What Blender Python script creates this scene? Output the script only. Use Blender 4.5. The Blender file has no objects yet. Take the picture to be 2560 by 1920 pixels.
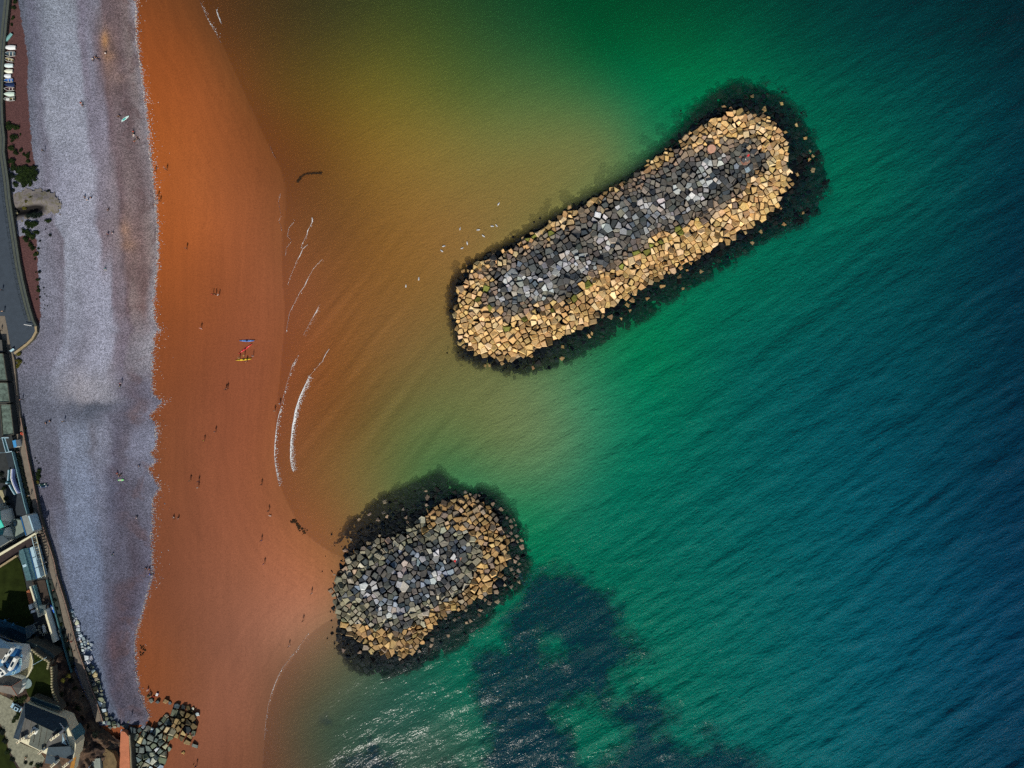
import bpy, bmesh, math, random
import numpy as np
from mathutils import Vector, Matrix, noise as mnoise

random.seed(7)
rng = np.random.default_rng(7)
SC = bpy.context.scene
COL = SC.collection
R = math.radians
PXM = 6.4          # photograph pixels (2560 wide) per metre at sea level
CAMH = 260.0       # drone height above the sea

# ------------------------------------------------------------------ camera
cam_d = bpy.data.cameras.new('camera'); cam = bpy.data.objects.new('camera', cam_d)
COL.objects.link(cam)
cam.location = (0, 0, CAMH); cam.rotation_euler = (0, 0, 0)
cam_d.sensor_fit = 'HORIZONTAL'; cam_d.sensor_width = 36.0
cam_d.lens = 36.0 * CAMH / (2560 / PXM)
cam_d.clip_start = 1.0; cam_d.clip_end = 20000
SC.camera = cam
SC.render.resolution_x = 1024; SC.render.resolution_y = 768

# ------------------------------------------------------------------ light
SUN_EL = 41.0; SUN_TW = -5.0
w = bpy.data.worlds.new('World'); SC.world = w; w.use_nodes = True
wn = w.node_tree; wn.nodes.clear()
sky = wn.nodes.new('ShaderNodeTexSky'); sky.sky_type = 'NISHITA'; sky.sun_disc = False
sky.sun_elevation = R(SUN_EL); sky.sun_rotation = R(180 + SUN_TW)
bg = wn.nodes.new('ShaderNodeBackground'); bg.inputs[1].default_value = 0.075
wo = wn.nodes.new('ShaderNodeOutputWorld')
wn.links.new(sky.outputs[0], bg.inputs[0]); wn.links.new(bg.outputs[0], wo.inputs[0])
sd = bpy.data.lights.new('sun', 'SUN'); sd.energy = 4.3; sd.angle = R(0.53); sd.color = (1.0, 0.94, 0.85)
sun = bpy.data.objects.new('sun', sd); COL.objects.link(sun)
sun.rotation_euler = (R(90 - SUN_EL), 0, R(SUN_TW)); sun.location = (0, 0, 300)
SC.view_settings.view_transform = 'Standard'; SC.view_settings.look = 'None'
SC.view_settings.exposure = 0.0; SC.view_settings.gamma = 1.0
SC.view_settings.use_curve_mapping = False
SC.render.engine = 'CYCLES'
SC.cycles.use_denoising = False
SC.cycles.max_bounces = 3; SC.cycles.diffuse_bounces = 2; SC.cycles.glossy_bounces = 1; SC.cycles.transparent_max_bounces = 6
SC.cycles.use_adaptive_sampling = True; SC.cycles.adaptive_threshold = 0.03; SC.cycles.adaptive_min_samples = 16
SC.cycles.sample_clamp_direct = 1.3; SC.cycles.sample_clamp_indirect = 2.0
WHITE = 1.14        # what a white matt surface reads under this light

# ------------------------------------------------------------------ helpers
def P(u, v, z=0.0):
    """photograph pixel seen at height z -> place in the world (metres)"""
    f = (CAMH - z) / CAMH
    return Vector(((u - 1280) / PXM * f, (960 - v) / PXM * f, z))

def lin(c):
    c = np.asarray(c, float) / 255.0
    return np.where(c <= 0.04045, c / 12.92, ((c + 0.055) / 1.055) ** 2.4)

def alb(c):
    return tuple(np.clip(lin(c) / WHITE, 0.002, 0.85)) + (1.0,)

WL = {}
def new_obj(name, me, parent=None):
    o = bpy.data.objects.new(name, me); COL.objects.link(o)
    if parent is not None:
        o.parent = parent
    return o

def org(parent):
    while parent is not None:
        if parent.name in WL: return WL[parent.name]
        parent = parent.parent
    return Vector((0, 0, 0))

def tag(o, label=None, cat=None, group=None, kind=None):
    if label: o['label'] = label
    if cat: o['category'] = cat
    if group: o['group'] = group
    if kind: o['kind'] = kind
    return o

def thing(name, label, cat, loc, group=None):
    o = bpy.data.objects.new(name, None); COL.objects.link(o)
    o.empty_display_size = 0.2
    o.location = loc; WL[o.name] = Vector(loc)
    return tag(o, label, cat, group)

def mk_mesh(name, verts, faces, mats, fmi=None, smooth=False, cols=None):
    me = bpy.data.meshes.new(name)
    me.from_pydata([tuple(v) for v in verts], [], faces)
    for m in (mats if isinstance(mats, (list, tuple)) else [mats]): me.materials.append(m)
    if fmi is not None: me.polygons.foreach_set('material_index', fmi)
    if smooth: me.polygons.foreach_set('use_smooth', [True] * len(me.polygons))
    if cols is not None:
        a = me.attributes.new('Col', 'FLOAT_COLOR', 'POINT')
        a.data.foreach_set('color', np.asarray(cols, np.float32).ravel())
    me.update()
    return me

def part(name, verts, faces, mats, parent=None, fmi=None, smooth=False, cols=None):
    """verts in world metres; a child keeps its root's origin; a top-level mesh gets its origin at its base centre"""
    vs = [Vector(v) for v in verts]
    if parent is None:
        n = len(vs)
        o0 = Vector((sum(v.x for v in vs) / n, sum(v.y for v in vs) / n, min(v.z for v in vs)))
    else:
        o0 = org(parent)
    me = mk_mesh(name, [v - o0 for v in vs], faces, mats, fmi, smooth, cols)
    o = new_obj(name, me, parent)
    if parent is None:
        o.location = o0; WL[o.name] = o0
    return o

def copy_tree(src, parent=None):
    c = src.copy(); COL.objects.link(c)
    if parent is not None: c.parent = parent
    for ch in list(src.children):
        copy_tree(ch, c)
    return c

class MB:
    """collects simple solids in world metres"""
    def __init__(s): s.v = []; s.f = []; s.m = []
    def add(s, verts, faces, mi=0):
        k = len(s.v); s.v += [Vector(x) for x in verts]
        s.f += [tuple(i + k for i in f) for f in faces]; s.m += [mi] * len(faces)
    def box(s, c, d, rz=0.0, mi=0, taper=1.0):
        cx, cy, cz = c; dx, dy, dz = d[0] / 2, d[1] / 2, d[2] / 2
        ca, sa = math.cos(rz), math.sin(rz); vs = []
        for z, t in ((-dz, 1.0), (dz, taper)):
            for x, y in ((-dx, -dy), (dx, -dy), (dx, dy), (-dx, dy)):
                x *= t; y *= t
                vs.append((cx + x * ca - y * sa, cy + x * sa + y * ca, cz + z))
        s.add(vs, [(3, 2, 1, 0), (4, 5, 6, 7), (0, 1, 5, 4), (1, 2, 6, 5), (2, 3, 7, 6), (3, 0, 4, 7)], mi)
    def tube(s, a, b, r, n=6, mi=0, r2=None):
        a = Vector(a); b = Vector(b); d = (b - a).normalized()
        up = Vector((0, 0, 1)) if abs(d.z) < 0.9 else Vector((1, 0, 0))
        e1 = d.cross(up).normalized(); e2 = d.cross(e1); r2 = r if r2 is None else r2
        vs = []
        for p, rr in ((a, r), (b, r2)):
            for i in range(n):
                t = 2 * math.pi * i / n
                vs.append(p + (e1 * math.cos(t) + e2 * math.sin(t)) * rr)
        fs = [(i, (i + 1) % n, n + (i + 1) % n, n + i) for i in range(n)]
        fs += [tuple(range(n - 1, -1, -1)), tuple(range(n, 2 * n))]
        s.add(vs, fs, mi)
    def prism(s, poly, z0, z1, mi=0, mi_side=None):
        """poly: list of (x, y) metres, counter-clockwise"""
        ar = sum(poly[i][0] * poly[(i + 1) % len(poly)][1] - poly[(i + 1) % len(poly)][0] * poly[i][1] for i in range(len(poly)))
        if ar < 0: poly = poly[::-1]
        n = len(poly); vs = [(x, y, z0) for x, y in poly] + [(x, y, z1) for x, y in poly]
        s.add(vs, [tuple(range(n, 2 * n))], mi)
        s.add(vs, [tuple(range(n - 1, -1, -1))] + [(i, (i + 1) % n, n + (i + 1) % n, n + i) for i in range(n)], mi if mi_side is None else mi_side)
    def build(s, name, mats, parent=None, smooth=False):
        return part(name, s.v, s.f, mats, parent, s.m, smooth)

def pp(pts, z):                 # pixel outline at height z -> metres
    return [tuple(P(u, v, z)[:2]) for u, v in pts]

# ------------------------------------------------------------------ materials
def mat(name):
    m = bpy.data.materials.new(name); m.use_nodes = True
    nt = m.node_tree; nt.nodes.clear()
    out = nt.nodes.new('ShaderNodeOutputMaterial')
    return m, nt, out

def nd(nt, typ, inputs=None, **props):
    n = nt.nodes.new(typ)
    for k, v in props.items(): setattr(n, k, v)
    for k, v in (inputs or {}).items():
        if hasattr(v, 'is_output') or hasattr(v, 'links'):
            nt.links.new(v, n.inputs[k])
        else:
            n.inputs[k].default_value = v
    return n

def math_(nt, op, a, b=None, clamp=False):
    n = nt.nodes.new('ShaderNodeMath'); n.operation = op; n.use_clamp = clamp
    for i, v in enumerate((a, b)):
        if v is None: continue
        if hasattr(v, 'links'): nt.links.new(v, n.inputs[i])
        else: n.inputs[i].default_value = v
    return n.outputs[0]

def mixc(nt, fac, a, b, blend='MIX'):
    n = nt.nodes.new('ShaderNodeMix'); n.data_type = 'RGBA'; n.blend_type = blend
    for idx, v in ((0, fac), (6, a), (7, b)):
        if hasattr(v, 'links'): nt.links.new(v, n.inputs[idx])
        else: n.inputs[idx].default_value = v
    return n.outputs[2]

def noise_(nt, vec, scale, detail=3.0, rough=0.55, dist=0.0):
    n = nd(nt, 'ShaderNodeTexNoise', {'Scale': scale, 'Detail': detail, 'Roughness': rough, 'Distortion': dist})
    if vec is not None: nt.links.new(vec, n.inputs['Vector'])
    return n.outputs[0]

def ramp(nt, fac, stops):
    n = nt.nodes.new('ShaderNodeValToRGB'); e = n.color_ramp.elements
    while len(e) < len(stops): e.new(0.5)
    for i, (p, c) in enumerate(stops):
        e[i].position = p; e[i].color = c if len(c) == 4 else tuple(c) + (1,)
    nt.links.new(fac, n.inputs[0]); return n.outputs[0]

def mrange(nt, v, a, b, c, d):
    n = nt.nodes.new('ShaderNodeMapRange'); n.clamp = True
    nt.links.new(v, n.inputs[0])
    for i, x in enumerate((a, b, c, d)): n.inputs[i + 1].default_value = x
    return n.outputs[0]

def simple(name, rgb, rough=0.7, var=0.25, scale=1.5, metal=0.0, spec=0.3, bump=0.0):
    """a plain surface with blotchy wear; rgb as it reads in sunlight"""
    m, nt, out = mat(name)
    tc = nd(nt, 'ShaderNodeTexCoord')
    n1 = noise_(nt, tc.outputs['Object'], scale, 4, 0.6)
    f = mrange(nt, n1, 0.3, 0.7, 1 - var, 1 + var)
    base = alb(rgb)
    v = nd(nt, 'ShaderNodeHueSaturation', {'Color': base, 'Value': f})
    b = nd(nt, 'ShaderNodeBsdfPrincipled', {'Base Color': v.outputs[0], 'Roughness': rough, 'Metallic': metal, 'Specular IOR Level': spec})
    if bump:
        bn = nd(nt, 'ShaderNodeBump', {'Strength': 0.6, 'Distance': bump, 'Height': noise_(nt, tc.outputs['Object'], scale * 3, 3)})
        nt.links.new(bn.outputs[0], b.inputs['Normal'])
    nt.links.new(b.outputs[0], out.inputs[0])
    return m

def colmat(name, rough=0.9, nscale=2.2, lo=0.65, hi=1.35, spec=0.25, bump=0.08):
    """stone whose own colour is stored per piece"""
    m, nt, out = mat(name)
    at = nd(nt, 'ShaderNodeAttribute', attribute_name='Col')
    geo = nd(nt, 'ShaderNodeNewGeometry')
    n1 = noise_(nt, geo.outputs['Position'], nscale, 5, 0.65)
    f = mrange(nt, n1, 0.28, 0.72, lo, hi)
    v = nd(nt, 'ShaderNodeHueSaturation', {'Color': at.outputs['Color'], 'Value': f})
    b = nd(nt, 'ShaderNodeBsdfPrincipled', {'Base Color': v.outputs[0], 'Roughness': rough, 'Specular IOR Level': spec})
    bn = nd(nt, 'ShaderNodeBump', {'Strength': 0.7, 'Distance': bump, 'Height': n1})
    nt.links.new(bn.outputs[0], b.inputs['Normal'])
    nt.links.new(b.outputs[0], out.inputs[0])
    return m

# ------------------------------------------------------------------ 2-D fields in photograph pixels
def seg_dist(px, py, pts, closed=False):
    pts = np.asarray(pts, float)
    if closed: pts = np.vstack([pts, pts[:1]])
    best = np.full(px.shape, 1e18)
    for (ax, ay), (bx, by) in zip(pts[:-1], pts[1:]):
        dx, dy = bx - ax, by - ay; L = dx * dx + dy * dy + 1e-9
        t = np.clip(((px - ax) * dx + (py - ay) * dy) / L, 0, 1)
        best = np.minimum(best, (px - ax - t * dx) ** 2 + (py - ay - t * dy) ** 2)
    return np.sqrt(best)

def inside(px, py, poly):
    poly = np.asarray(poly, float); res = np.zeros(px.shape, bool)
    n = len(poly)
    for i in range(n):
        x0, y0 = poly[i]; x1, y1 = poly[(i + 1) % n]
        if y0 == y1: continue
        c = ((y0 > py) != (y1 > py)) & (px < (x1 - x0) * (py - y0) / (y1 - y0) + x0)
        res ^= c
    return res

def sdf(px, py, poly):           # positive inside
    d = seg_dist(px, py, poly, True)
    return np.where(inside(px, py, poly), d, -d)

_vn = rng.random((256, 256))
def vnoise(x, y):
    xi = np.floor(x).astype(int); yi = np.floor(y).astype(int)
    fx = x - xi; fy = y - yi; fx = fx * fx * (3 - 2 * fx); fy = fy * fy * (3 - 2 * fy)
    g = lambda a, b: _vn[a % 256, b % 256]
    return (g(xi, yi) * (1 - fx) + g(xi + 1, yi) * fx) * (1 - fy) + (g(xi, yi + 1) * (1 - fx) + g(xi + 1, yi + 1) * fx) * fy

def fbm(x, y, o=4):
    s = 0; a = 0.5
    for i in range(o):
        s = s + a * vnoise(x * 2 ** i + 13 * i, y * 2 ** i + 7 * i); a *= 0.5
    return s / (1 - 0.5 ** o)

EDGE = [(320, -600), (336, -100), (340, 0), (343, 100), (352, 160), (362, 240), (371, 330), (378, 400), (385, 460), (388, 480), (394, 560),
        (396, 640), (390, 700), (384, 770), (386, 800), (400, 825), (386, 840), (382, 900), (380, 978), (384, 990), (408, 1003),
        (395, 1020), (374, 1037), (391, 1062), (390, 1118), (374, 1133), (390, 1150), (371, 1175), (386, 1200), (402, 1222),
        (383, 1245), (383, 1300), (379, 1340), (382, 1440), (370, 1480), (358, 1530), (345, 1570), (338, 1610), (341, 1680),
        (350, 1725), (362, 1765), (375, 1790), (360, 1815), (310, 1830), (290, 1900), (290, 2000), (280, 2600)]
BACK = [(30, -600), (40, -100), (45, 0), (55, 60), (66, 120), (71, 155), (68, 210), (73, 290), (80, 370), (90, 430), (60, 560), (92, 600),
        (95, 680), (100, 740), (102, 800), (70, 880), (40, 930), (42, 1000), (50, 1060), (62, 1110), (75, 1180), (90, 1260), (112, 1340),
        (138, 1440), (165, 1520), (182, 1590), (200, 1650), (222, 1720), (250, 1790), (270, 1820), (270, 1900), (270, 2600)]
WATERLINE = [(460, -600), (480, -150), (503, 0), (530, 55), (560, 120), (600, 210), (640, 295), (676, 375), (704, 425), (716, 470), (716, 515), (709, 570),
             (703, 640), (708, 720), (713, 800), (706, 880), (698, 960), (690, 1040), (687, 1120), (691, 1165), (700, 1215), (716, 1250),
             (738, 1292), (758, 1328), (792, 1358), (832, 1384), (900, 1420), (900, 1500), (838, 1545), (803, 1562), (768, 1592),
             (735, 1640), (702, 1690), (682, 1740), (668, 1790), (661, 1850), (657, 1920), (630, 2600)]
def chaikin(p):
    q = [p[0]]
    for x, y in zip(p[:-1], p[1:]): q += [(x[0] * .75 + y[0] * .25, x[1] * .75 + y[1] * .25), (x[0] * .25 + y[0] * .75, x[1] * .25 + y[1] * .75)]
    return q + [p[-1]]
WATERLINE = chaikin(chaikin(WATERLINE))
SEAPOLY = WATERLINE + [(200000, 2600), (200000, -600)]
BW1 = [(1134, 781), (1143, 722), (1177, 668), (1249, 628), (1317, 591), (1389, 546), (1484, 496), (1575, 447), (1642, 397), (1701, 356),
       (1778, 293), (1823, 273), (1869, 277), (1923, 288), (1959, 329), (1977, 383), (1973, 460), (1950, 515), (1887, 564), (1823, 600),
       (1751, 646), (1665, 686), (1579, 736), (1507, 786), (1444, 826), (1380, 858), (1326, 885), (1272, 899), (1190, 894), (1145, 849)]
BW1_WEED = [(1122, 780), (1126, 706), (1165, 660), (1245, 619), (1312, 583), (1382, 539), (1480, 487), (1568, 438), (1632, 388), (1686, 340),
            (1734, 284), (1784, 238), (1840, 212), (1900, 222), (1960, 252), (2000, 298), (2022, 340), (2046, 390), (2064, 440), (2062, 490),
            (2040, 532), (1990, 564), (1920, 594), (1850, 642), (1760, 697), (1680, 746), (1600, 800), (1520, 846), (1440, 890), (1370, 922),
            (1290, 934), (1200, 914), (1150, 892)]
BW1_GREY = [(1236, 668), (1371, 600), (1507, 515), (1642, 433), (1769, 374), (1869, 347), (1905, 397), (1869, 451), (1805, 496), (1688, 555),
            (1552, 637), (1462, 700), (1371, 750), (1272, 786), (1208, 759)]
BW2 = [(825, 1474), (844, 1437), (881, 1379), (949, 1349), (1003, 1329), (1057, 1288), (1097, 1258), (1141, 1246), (1185, 1240), (1225, 1261),
       (1256, 1305), (1269, 1349), (1269, 1403), (1249, 1450), (1219, 1484), (1165, 1518), (1111, 1538), (1077, 1579), (1057, 1612),
       (1016, 1639), (969, 1646), (922, 1629), (881, 1599), (851, 1565), (834, 1525)]
BW2_WEED = [(820, 1474), (828, 1417), (857, 1349), (878, 1305), (911, 1278), (955, 1241), (1009, 1221), (1063, 1197), (1097, 1184), (1124, 1204),
            (1168, 1224), (1205, 1221), (1242, 1238), (1273, 1275), (1300, 1315), (1312, 1369), (1322, 1410), (1306, 1464), (1273, 1491),
            (1232, 1531), (1198, 1575), (1144, 1616), (1090, 1643), (1050, 1668), (989, 1690), (928, 1688), (888, 1676), (861, 1645), (845, 1620), (830, 1540)]
BW2_GREY = [(868, 1464), (942, 1410), (1009, 1363), (1104, 1336), (1158, 1349), (1171, 1403), (1151, 1450), (1104, 1484), (1057, 1525),
            (1003, 1552), (942, 1548), (901, 1514)]
REEFS = [[(1306, 1425), (1403, 1410), (1475, 1456), (1556, 1512), (1556, 1562), (1622, 1610), (1646, 1644), (1609, 1651), (1533, 1680), (1584, 1712),
          (1642, 1734), (1694, 1778), (1700, 1808), (1656, 1822), (1710, 1864), (1790, 1858), (1850, 1864), (1902, 1888), (1950, 1925),
          (2000, 2200), (1150, 2200), (1196, 1920), (1213, 1830), (1180, 1720), (1180, 1626), (1260, 1622), (1262, 1546), (1305, 1497)],
         [(1744, 1834), (1752, 1822), (1778, 1812), (1800, 1814), (1802, 1826), (1784, 1838), (1760, 1842)],
         [(838, 1914), (879, 1890), (906, 1879), (925, 1855), (943, 1871), (976, 1892), (996, 1914), (1050, 1960), (1000, 2200), (840, 2200)],
         [(1085, 1925), (1102, 1908), (1112, 1900), (1122, 1910), (1150, 1918), (1160, 2200), (1080, 2200)],
         [(806, 1802), (815, 1797), (826, 1801), (816, 1806)]]
REEF_GAPS = [[(1399, 1776), (1468, 1764), (1526, 1794), (1566, 1823), (1548, 1866), (1497, 1902), (1450, 1913), (1432, 1830)],
             [(1530, 1690), (1570, 1710), (1560, 1760), (1535, 1745)],
             [(1360, 1600), (1400, 1590), (1420, 1620), (1380, 1640)]]

# what the sand and the sea look like, read off at points (2212-wide preview pixels); corner darkening of the lens baked into the sea
CP = [(480,60,95,60,30),(600,80,82,62,28),(700,40,66,62,30),(900,60,66,80,35),(1100,60,34,78,42),(1300,100,2,82,47),(1500,60,0,78,52),
(1700,60,0,67,58),(1900,60,0,56,62),(2150,60,0,42,52),(600,200,105,75,30),(800,180,106,96,36),(1000,200,85,100,46),(1200,150,46,96,52),
(1350,180,12,102,62),(1450,150,0,106,67),(1600,130,0,98,72),(1800,250,0,88,77),(2000,250,0,72,77),(2180,250,0,52,67),(650,320,116,72,29),
(800,320,130,100,40),(950,300,126,112,52),(1100,280,107,116,62),(1250,260,90,116,66),(1360,250,58,116,71),(700,420,120,80,36),(850,430,136,101,46),
(1000,420,132,110,56),(1150,400,126,113,60),(1300,330,110,119,70),(1400,260,20,112,72),(1500,200,0,108,72),(650,500,126,79,42),(800,550,131,89,40),(900,600,136,99,47),
(1000,520,140,106,57),(640,640,140,83,51),(750,700,135,88,43),(850,720,131,96,52),(950,780,112,102,57),(1000,850,101,106,62),(700,800,135,81,38),
(760,900,121,86,42),(850,900,101,96,52),(920,950,86,105,60),(1050,950,96,111,66),(1150,870,96,116,76),(1200,950,86,120,81),(1280,880,50,121,86),
(1320,800,20,116,78),(1400,750,0,117,82),(1450,850,0,106,86),(1500,700,0,106,86),(1650,650,0,96,86),(1600,800,0,91,91),(1750,500,0,97,86),
(1850,400,0,97,82),(1900,550,0,77,82),(2050,450,0,67,77),(2180,500,0,47,67),(1800,800,0,77,91),(2000,800,0,67,86),(2180,800,0,48,72),
(660,1050,131,86,47),(760,1030,116,96,52),(700,1120,140,91,51),(900,1040,70,101,57),(1000,1030,50,106,66),(1100,1030,76,116,76),(1200,1050,56,116,81),
(1250,1130,20,111,86),(1150,1130,8,117,82),(1350,1050,0,106,91),(1500,1100,0,97,96),(1700,1050,0,87,100),(1900,1100,0,77,101),(2150,1100,0,52,82),
(1300,1230,0,101,86),(1500,1350,0,101,96),(1700,1350,0,91,101),(1900,1400,0,81,106),(2150,1400,0,62,96),(1450,1500,0,101,91),(1650,1550,0,96,101),
(1850,1620,0,86,106),(2150,1620,0,57,87),(640,1430,125,90,66),(700,1420,106,93,66),(760,1480,80,91,69),(620,1500,110,81,56),(650,1560,86,81,59),
(720,1600,56,79,61),(820,1550,41,83,69),(900,1490,26,89,73),(980,1480,10,96,81),(1040,1400,0,101,86),(950,1600,56,89,73),(1080,1360,0,97,82),(1200,1600,0,96,82),
(660,380,108,67,34),(720,470,116,76,38),(560,250,116,68,32),(720,1230,152,98,58),(760,1180,130,100,60),(830,1090,100,100,58),
(320,50,135,72,32),(400,100,140,75,32),(450,200,150,82,40),(350,300,160,85,35),(450,400,165,92,48),(400,500,165,88,40),(550,500,150,85,50),
(400,650,145,78,38),(550,650,145,82,50),(400,800,131,72,40),(550,800,142,80,52),(400,950,132,76,48),(550,950,145,82,52),(400,1100,130,76,50),
(550,1100,150,88,58),(640,1200,165,102,68),(400,1250,128,76,52),(550,1250,148,92,65),(680,1300,165,108,80),(400,1400,125,76,52),(550,1400,145,95,72),
(640,1360,166,116,89),(350,1450,135,75,40),(450,1520,135,85,62),(540,1520,140,88,65),(480,1620,130,82,60),(545,1640,125,75,50),(330,1000,122,69,38)]
CP = np.array(CP, float)
_dp = CP[:, 2] < 12
CP[_dp, 4] *= 0.92; CP[_dp, 3] *= 1.02
_gp = (CP[:, 2] > 45) & (CP[:, 2] < 130) & (CP[:, 3] > 94) & (CP[:, 1] > 780) & (CP[:, 1] < 1150)
CP[_gp, 2:] *= 1.07
CPX = CP[:, 0] * 2560 / 2212; CPY = CP[:, 1] * 1920 / 1659; CPC = lin(CP[:, 2:])
_d = np.sqrt((CPX[:, None] - CPX[None]) ** 2 + (CPY[:, None] - CPY[None]) ** 2 + 70.0 ** 2)
_n = len(CPX); _S = np.sqrt(CPC)
_Amat = np.zeros((_n + 1, _n + 1)); _Amat[:_n, :_n] = -_d + np.eye(_n) * 26.0; _Amat[:_n, _n] = 1; _Amat[_n, :_n] = 1
_W = np.linalg.solve(_Amat, np.vstack([_S, np.zeros((1, 3))]))
def colour_map(u, v):
    r = np.broadcast_to(_W[_n], u.shape + (3,)).copy()
    for x, y, wt in zip(CPX, CPY, _W[:_n]):
        r -= np.sqrt((u - x) ** 2 + (v - y) ** 2 + 70.0 ** 2)[..., None] * wt
    return np.clip(r, 0.02, 0.9) ** 2 / WHITE

# shingle colours: rows of (v, [(u, colour) ...]) from back to sand edge
SH = [(0, [(45,(100,106,120)),(75,(112,114,130)),(110,(138,146,158)),(185,(140,146,158)),(200,(122,117,132)),(245,(130,130,142)),(258,(112,98,104)),(285,(118,102,104)),(315,(126,112,112)),(338,(142,140,150))]),
 (120, [(66,(100,105,118)),(95,(108,110,126)),(118,(142,148,162)),(195,(146,152,165)),(204,(122,116,130)),(225,(132,132,146)),(243,(112,98,104)),(262,(132,106,96)),(300,(112,96,98)),(325,(130,118,116)),(345,(140,136,144))]),
 (300, [(74,(112,116,130)),(105,(118,118,132)),(120,(150,155,168)),(212,(154,158,172)),(222,(132,128,142)),(262,(136,132,146)),(272,(108,92,98)),(290,(124,110,114)),(320,(106,92,95)),(345,(132,122,124)),(368,(142,138,146))]),
 (470, [(92,(128,130,144)),(115,(124,122,136)),(150,(146,148,164)),(230,(156,158,172)),(250,(136,130,142)),(290,(134,124,130)),(302,(112,94,98)),(325,(136,120,120)),(350,(112,96,98)),(386,(140,132,136))]),
 (600, [(94,(130,132,146)),(150,(124,120,132)),(157,(114,108,118)),(163,(152,156,170)),(248,(158,160,175)),(258,(128,116,124)),(300,(134,122,126)),(309,(100,84,88)),(318,(138,114,108)),(350,(126,104,102)),(375,(140,126,124)),(394,(150,144,148))]),
 (750, [(100,(122,124,138)),(148,(128,128,142)),(157,(118,114,126)),(165,(148,152,166)),(200,(136,138,152)),(215,(152,154,170)),(275,(156,158,174)),(284,(124,112,122)),(312,(128,118,126)),(318,(106,90,96)),(330,(134,118,116)),(360,(122,100,98)),(386,(152,150,158))]),
 (880, [(50,(112,112,126)),(145,(122,122,136)),(158,(146,150,166)),(205,(136,136,150)),(238,(156,158,174)),(275,(158,160,176)),(286,(126,118,130)),(312,(122,114,126)),(320,(130,124,132)),(380,(150,148,156))]),
 (985, [(45,(96,100,114)),(120,(118,122,136)),(200,(150,148,156)),(270,(150,150,160)),(300,(118,116,130)),(330,(104,96,108)),(385,(112,112,128))]),
 (1020, [(50,(98,102,116)),(150,(104,108,122)),(235,(92,98,112)),(280,(104,106,120)),(320,(98,96,110)),(345,(104,92,98)),(385,(120,120,136))]),
 (1100, [(60,(100,104,116)),(145,(104,106,120)),(155,(124,132,150)),(215,(126,134,152)),(230,(116,116,128)),(245,(130,134,150)),(275,(126,128,144)),(288,(98,96,112)),(318,(102,98,110)),(330,(124,126,144)),(390,(126,130,148))]),
 (1230, [(82,(92,94,108)),(120,(96,94,108)),(155,(100,100,114)),(165,(122,132,152)),(225,(126,136,158)),(265,(116,120,138)),(280,(94,96,114)),(310,(88,84,98)),(330,(98,96,110)),(395,(112,114,130))]),
 (1400, [(128,(104,108,122)),(155,(104,108,122)),(165,(118,128,150)),(235,(118,130,154)),(262,(102,106,124)),(300,(92,92,108)),(315,(98,98,114)),(335,(84,78,90)),(380,(104,104,122))]),
 (1520, [(165,(104,114,134)),(240,(108,120,144)),(268,(88,88,104)),(300,(86,78,90)),(330,(84,78,92)),(360,(104,104,122))]),
 (1620, [(190,(104,116,136)),(240,(104,116,138)),(262,(92,94,112)),(280,(92,78,88)),(300,(84,76,88)),(318,(98,94,108)),(340,(112,110,126))]),
 (1740, [(235,(98,108,128)),(270,(96,106,126)),(285,(84,80,94)),(310,(88,84,98)),(345,(98,94,106))]),
 (1900, [(280,(86,92,108)),(300,(86,82,96)),(345,(92,88,98))])]
def edge_u(line, v):
    l = np.array(line, float); return np.interp(v, l[:, 1], l[:, 0])
_s = np.linspace(0, 1, 48); _rows = []
for v0, lst in SH:
    b, e = edge_u(BACK, v0), edge_u(EDGE, v0)
    su = np.array([(q[0] - b) / (e - b) for q in lst]); cc = np.array([lin(q[1]) for q in lst])
    _rows.append(np.stack([np.interp(_s, su, cc[:, k]) for k in range(3)], 1))
_rows = np.array(_rows); _rv = np.array([q[0] for q in SH], float)
def shingle_map(u, v):
    b, e = edge_u(BACK, v), edge_u(EDGE, v)
    wob = (fbm(u / 60, v / 90) - 0.5) * 14 + (fbm(u / 18 + 50, v / 30) - 0.5) * 6
    s = np.clip((u + wob - b) / np.maximum(e - b, 30), 0, 1) * 47
    vv = np.clip(v + (fbm(u / 40, v / 40) - .5) * 40, 0, 1899)
    k = np.clip(np.searchsorted(_rv, vv) - 1, 0, len(_rv) - 2); t = np.clip((vv - _rv[k]) / (_rv[k + 1] - _rv[k]), 0, 1)
    t = t * t * (3 - 2 * t)
    i = np.clip(s.astype(int), 0, 46); f = s - i
    a = _rows[k, i] * (1 - f)[..., None] + _rows[k, i + 1] * f[..., None]
    b2 = _rows[k + 1, i] * (1 - f)[..., None] + _rows[k + 1, i + 1] * f[..., None]
    c = (a * (1 - t)[..., None] + b2 * t[..., None]) / WHITE
    for x, y, rx, ry, col, k in ((262, 100, 9, 20, (186, 138, 88), .75), (272, 140, 16, 12, (160, 122, 92), .5), (312, 575, 14, 22, (176, 138, 112), .5), (320, 612, 18, 14, (170, 132, 106), .45), (300, 195, 18, 14, (150, 124, 112), .35), (232, 1014, 46, 4, (78, 84, 96), .55), (262, 1022, 22, 5, (80, 86, 98), .5)):
        g = k * np.exp(-((u - x) / rx) ** 2 - ((v - y) / ry) ** 2); c = c * (1 - g)[..., None] + g[..., None] * lin(col) / WHITE
    return c

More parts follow.
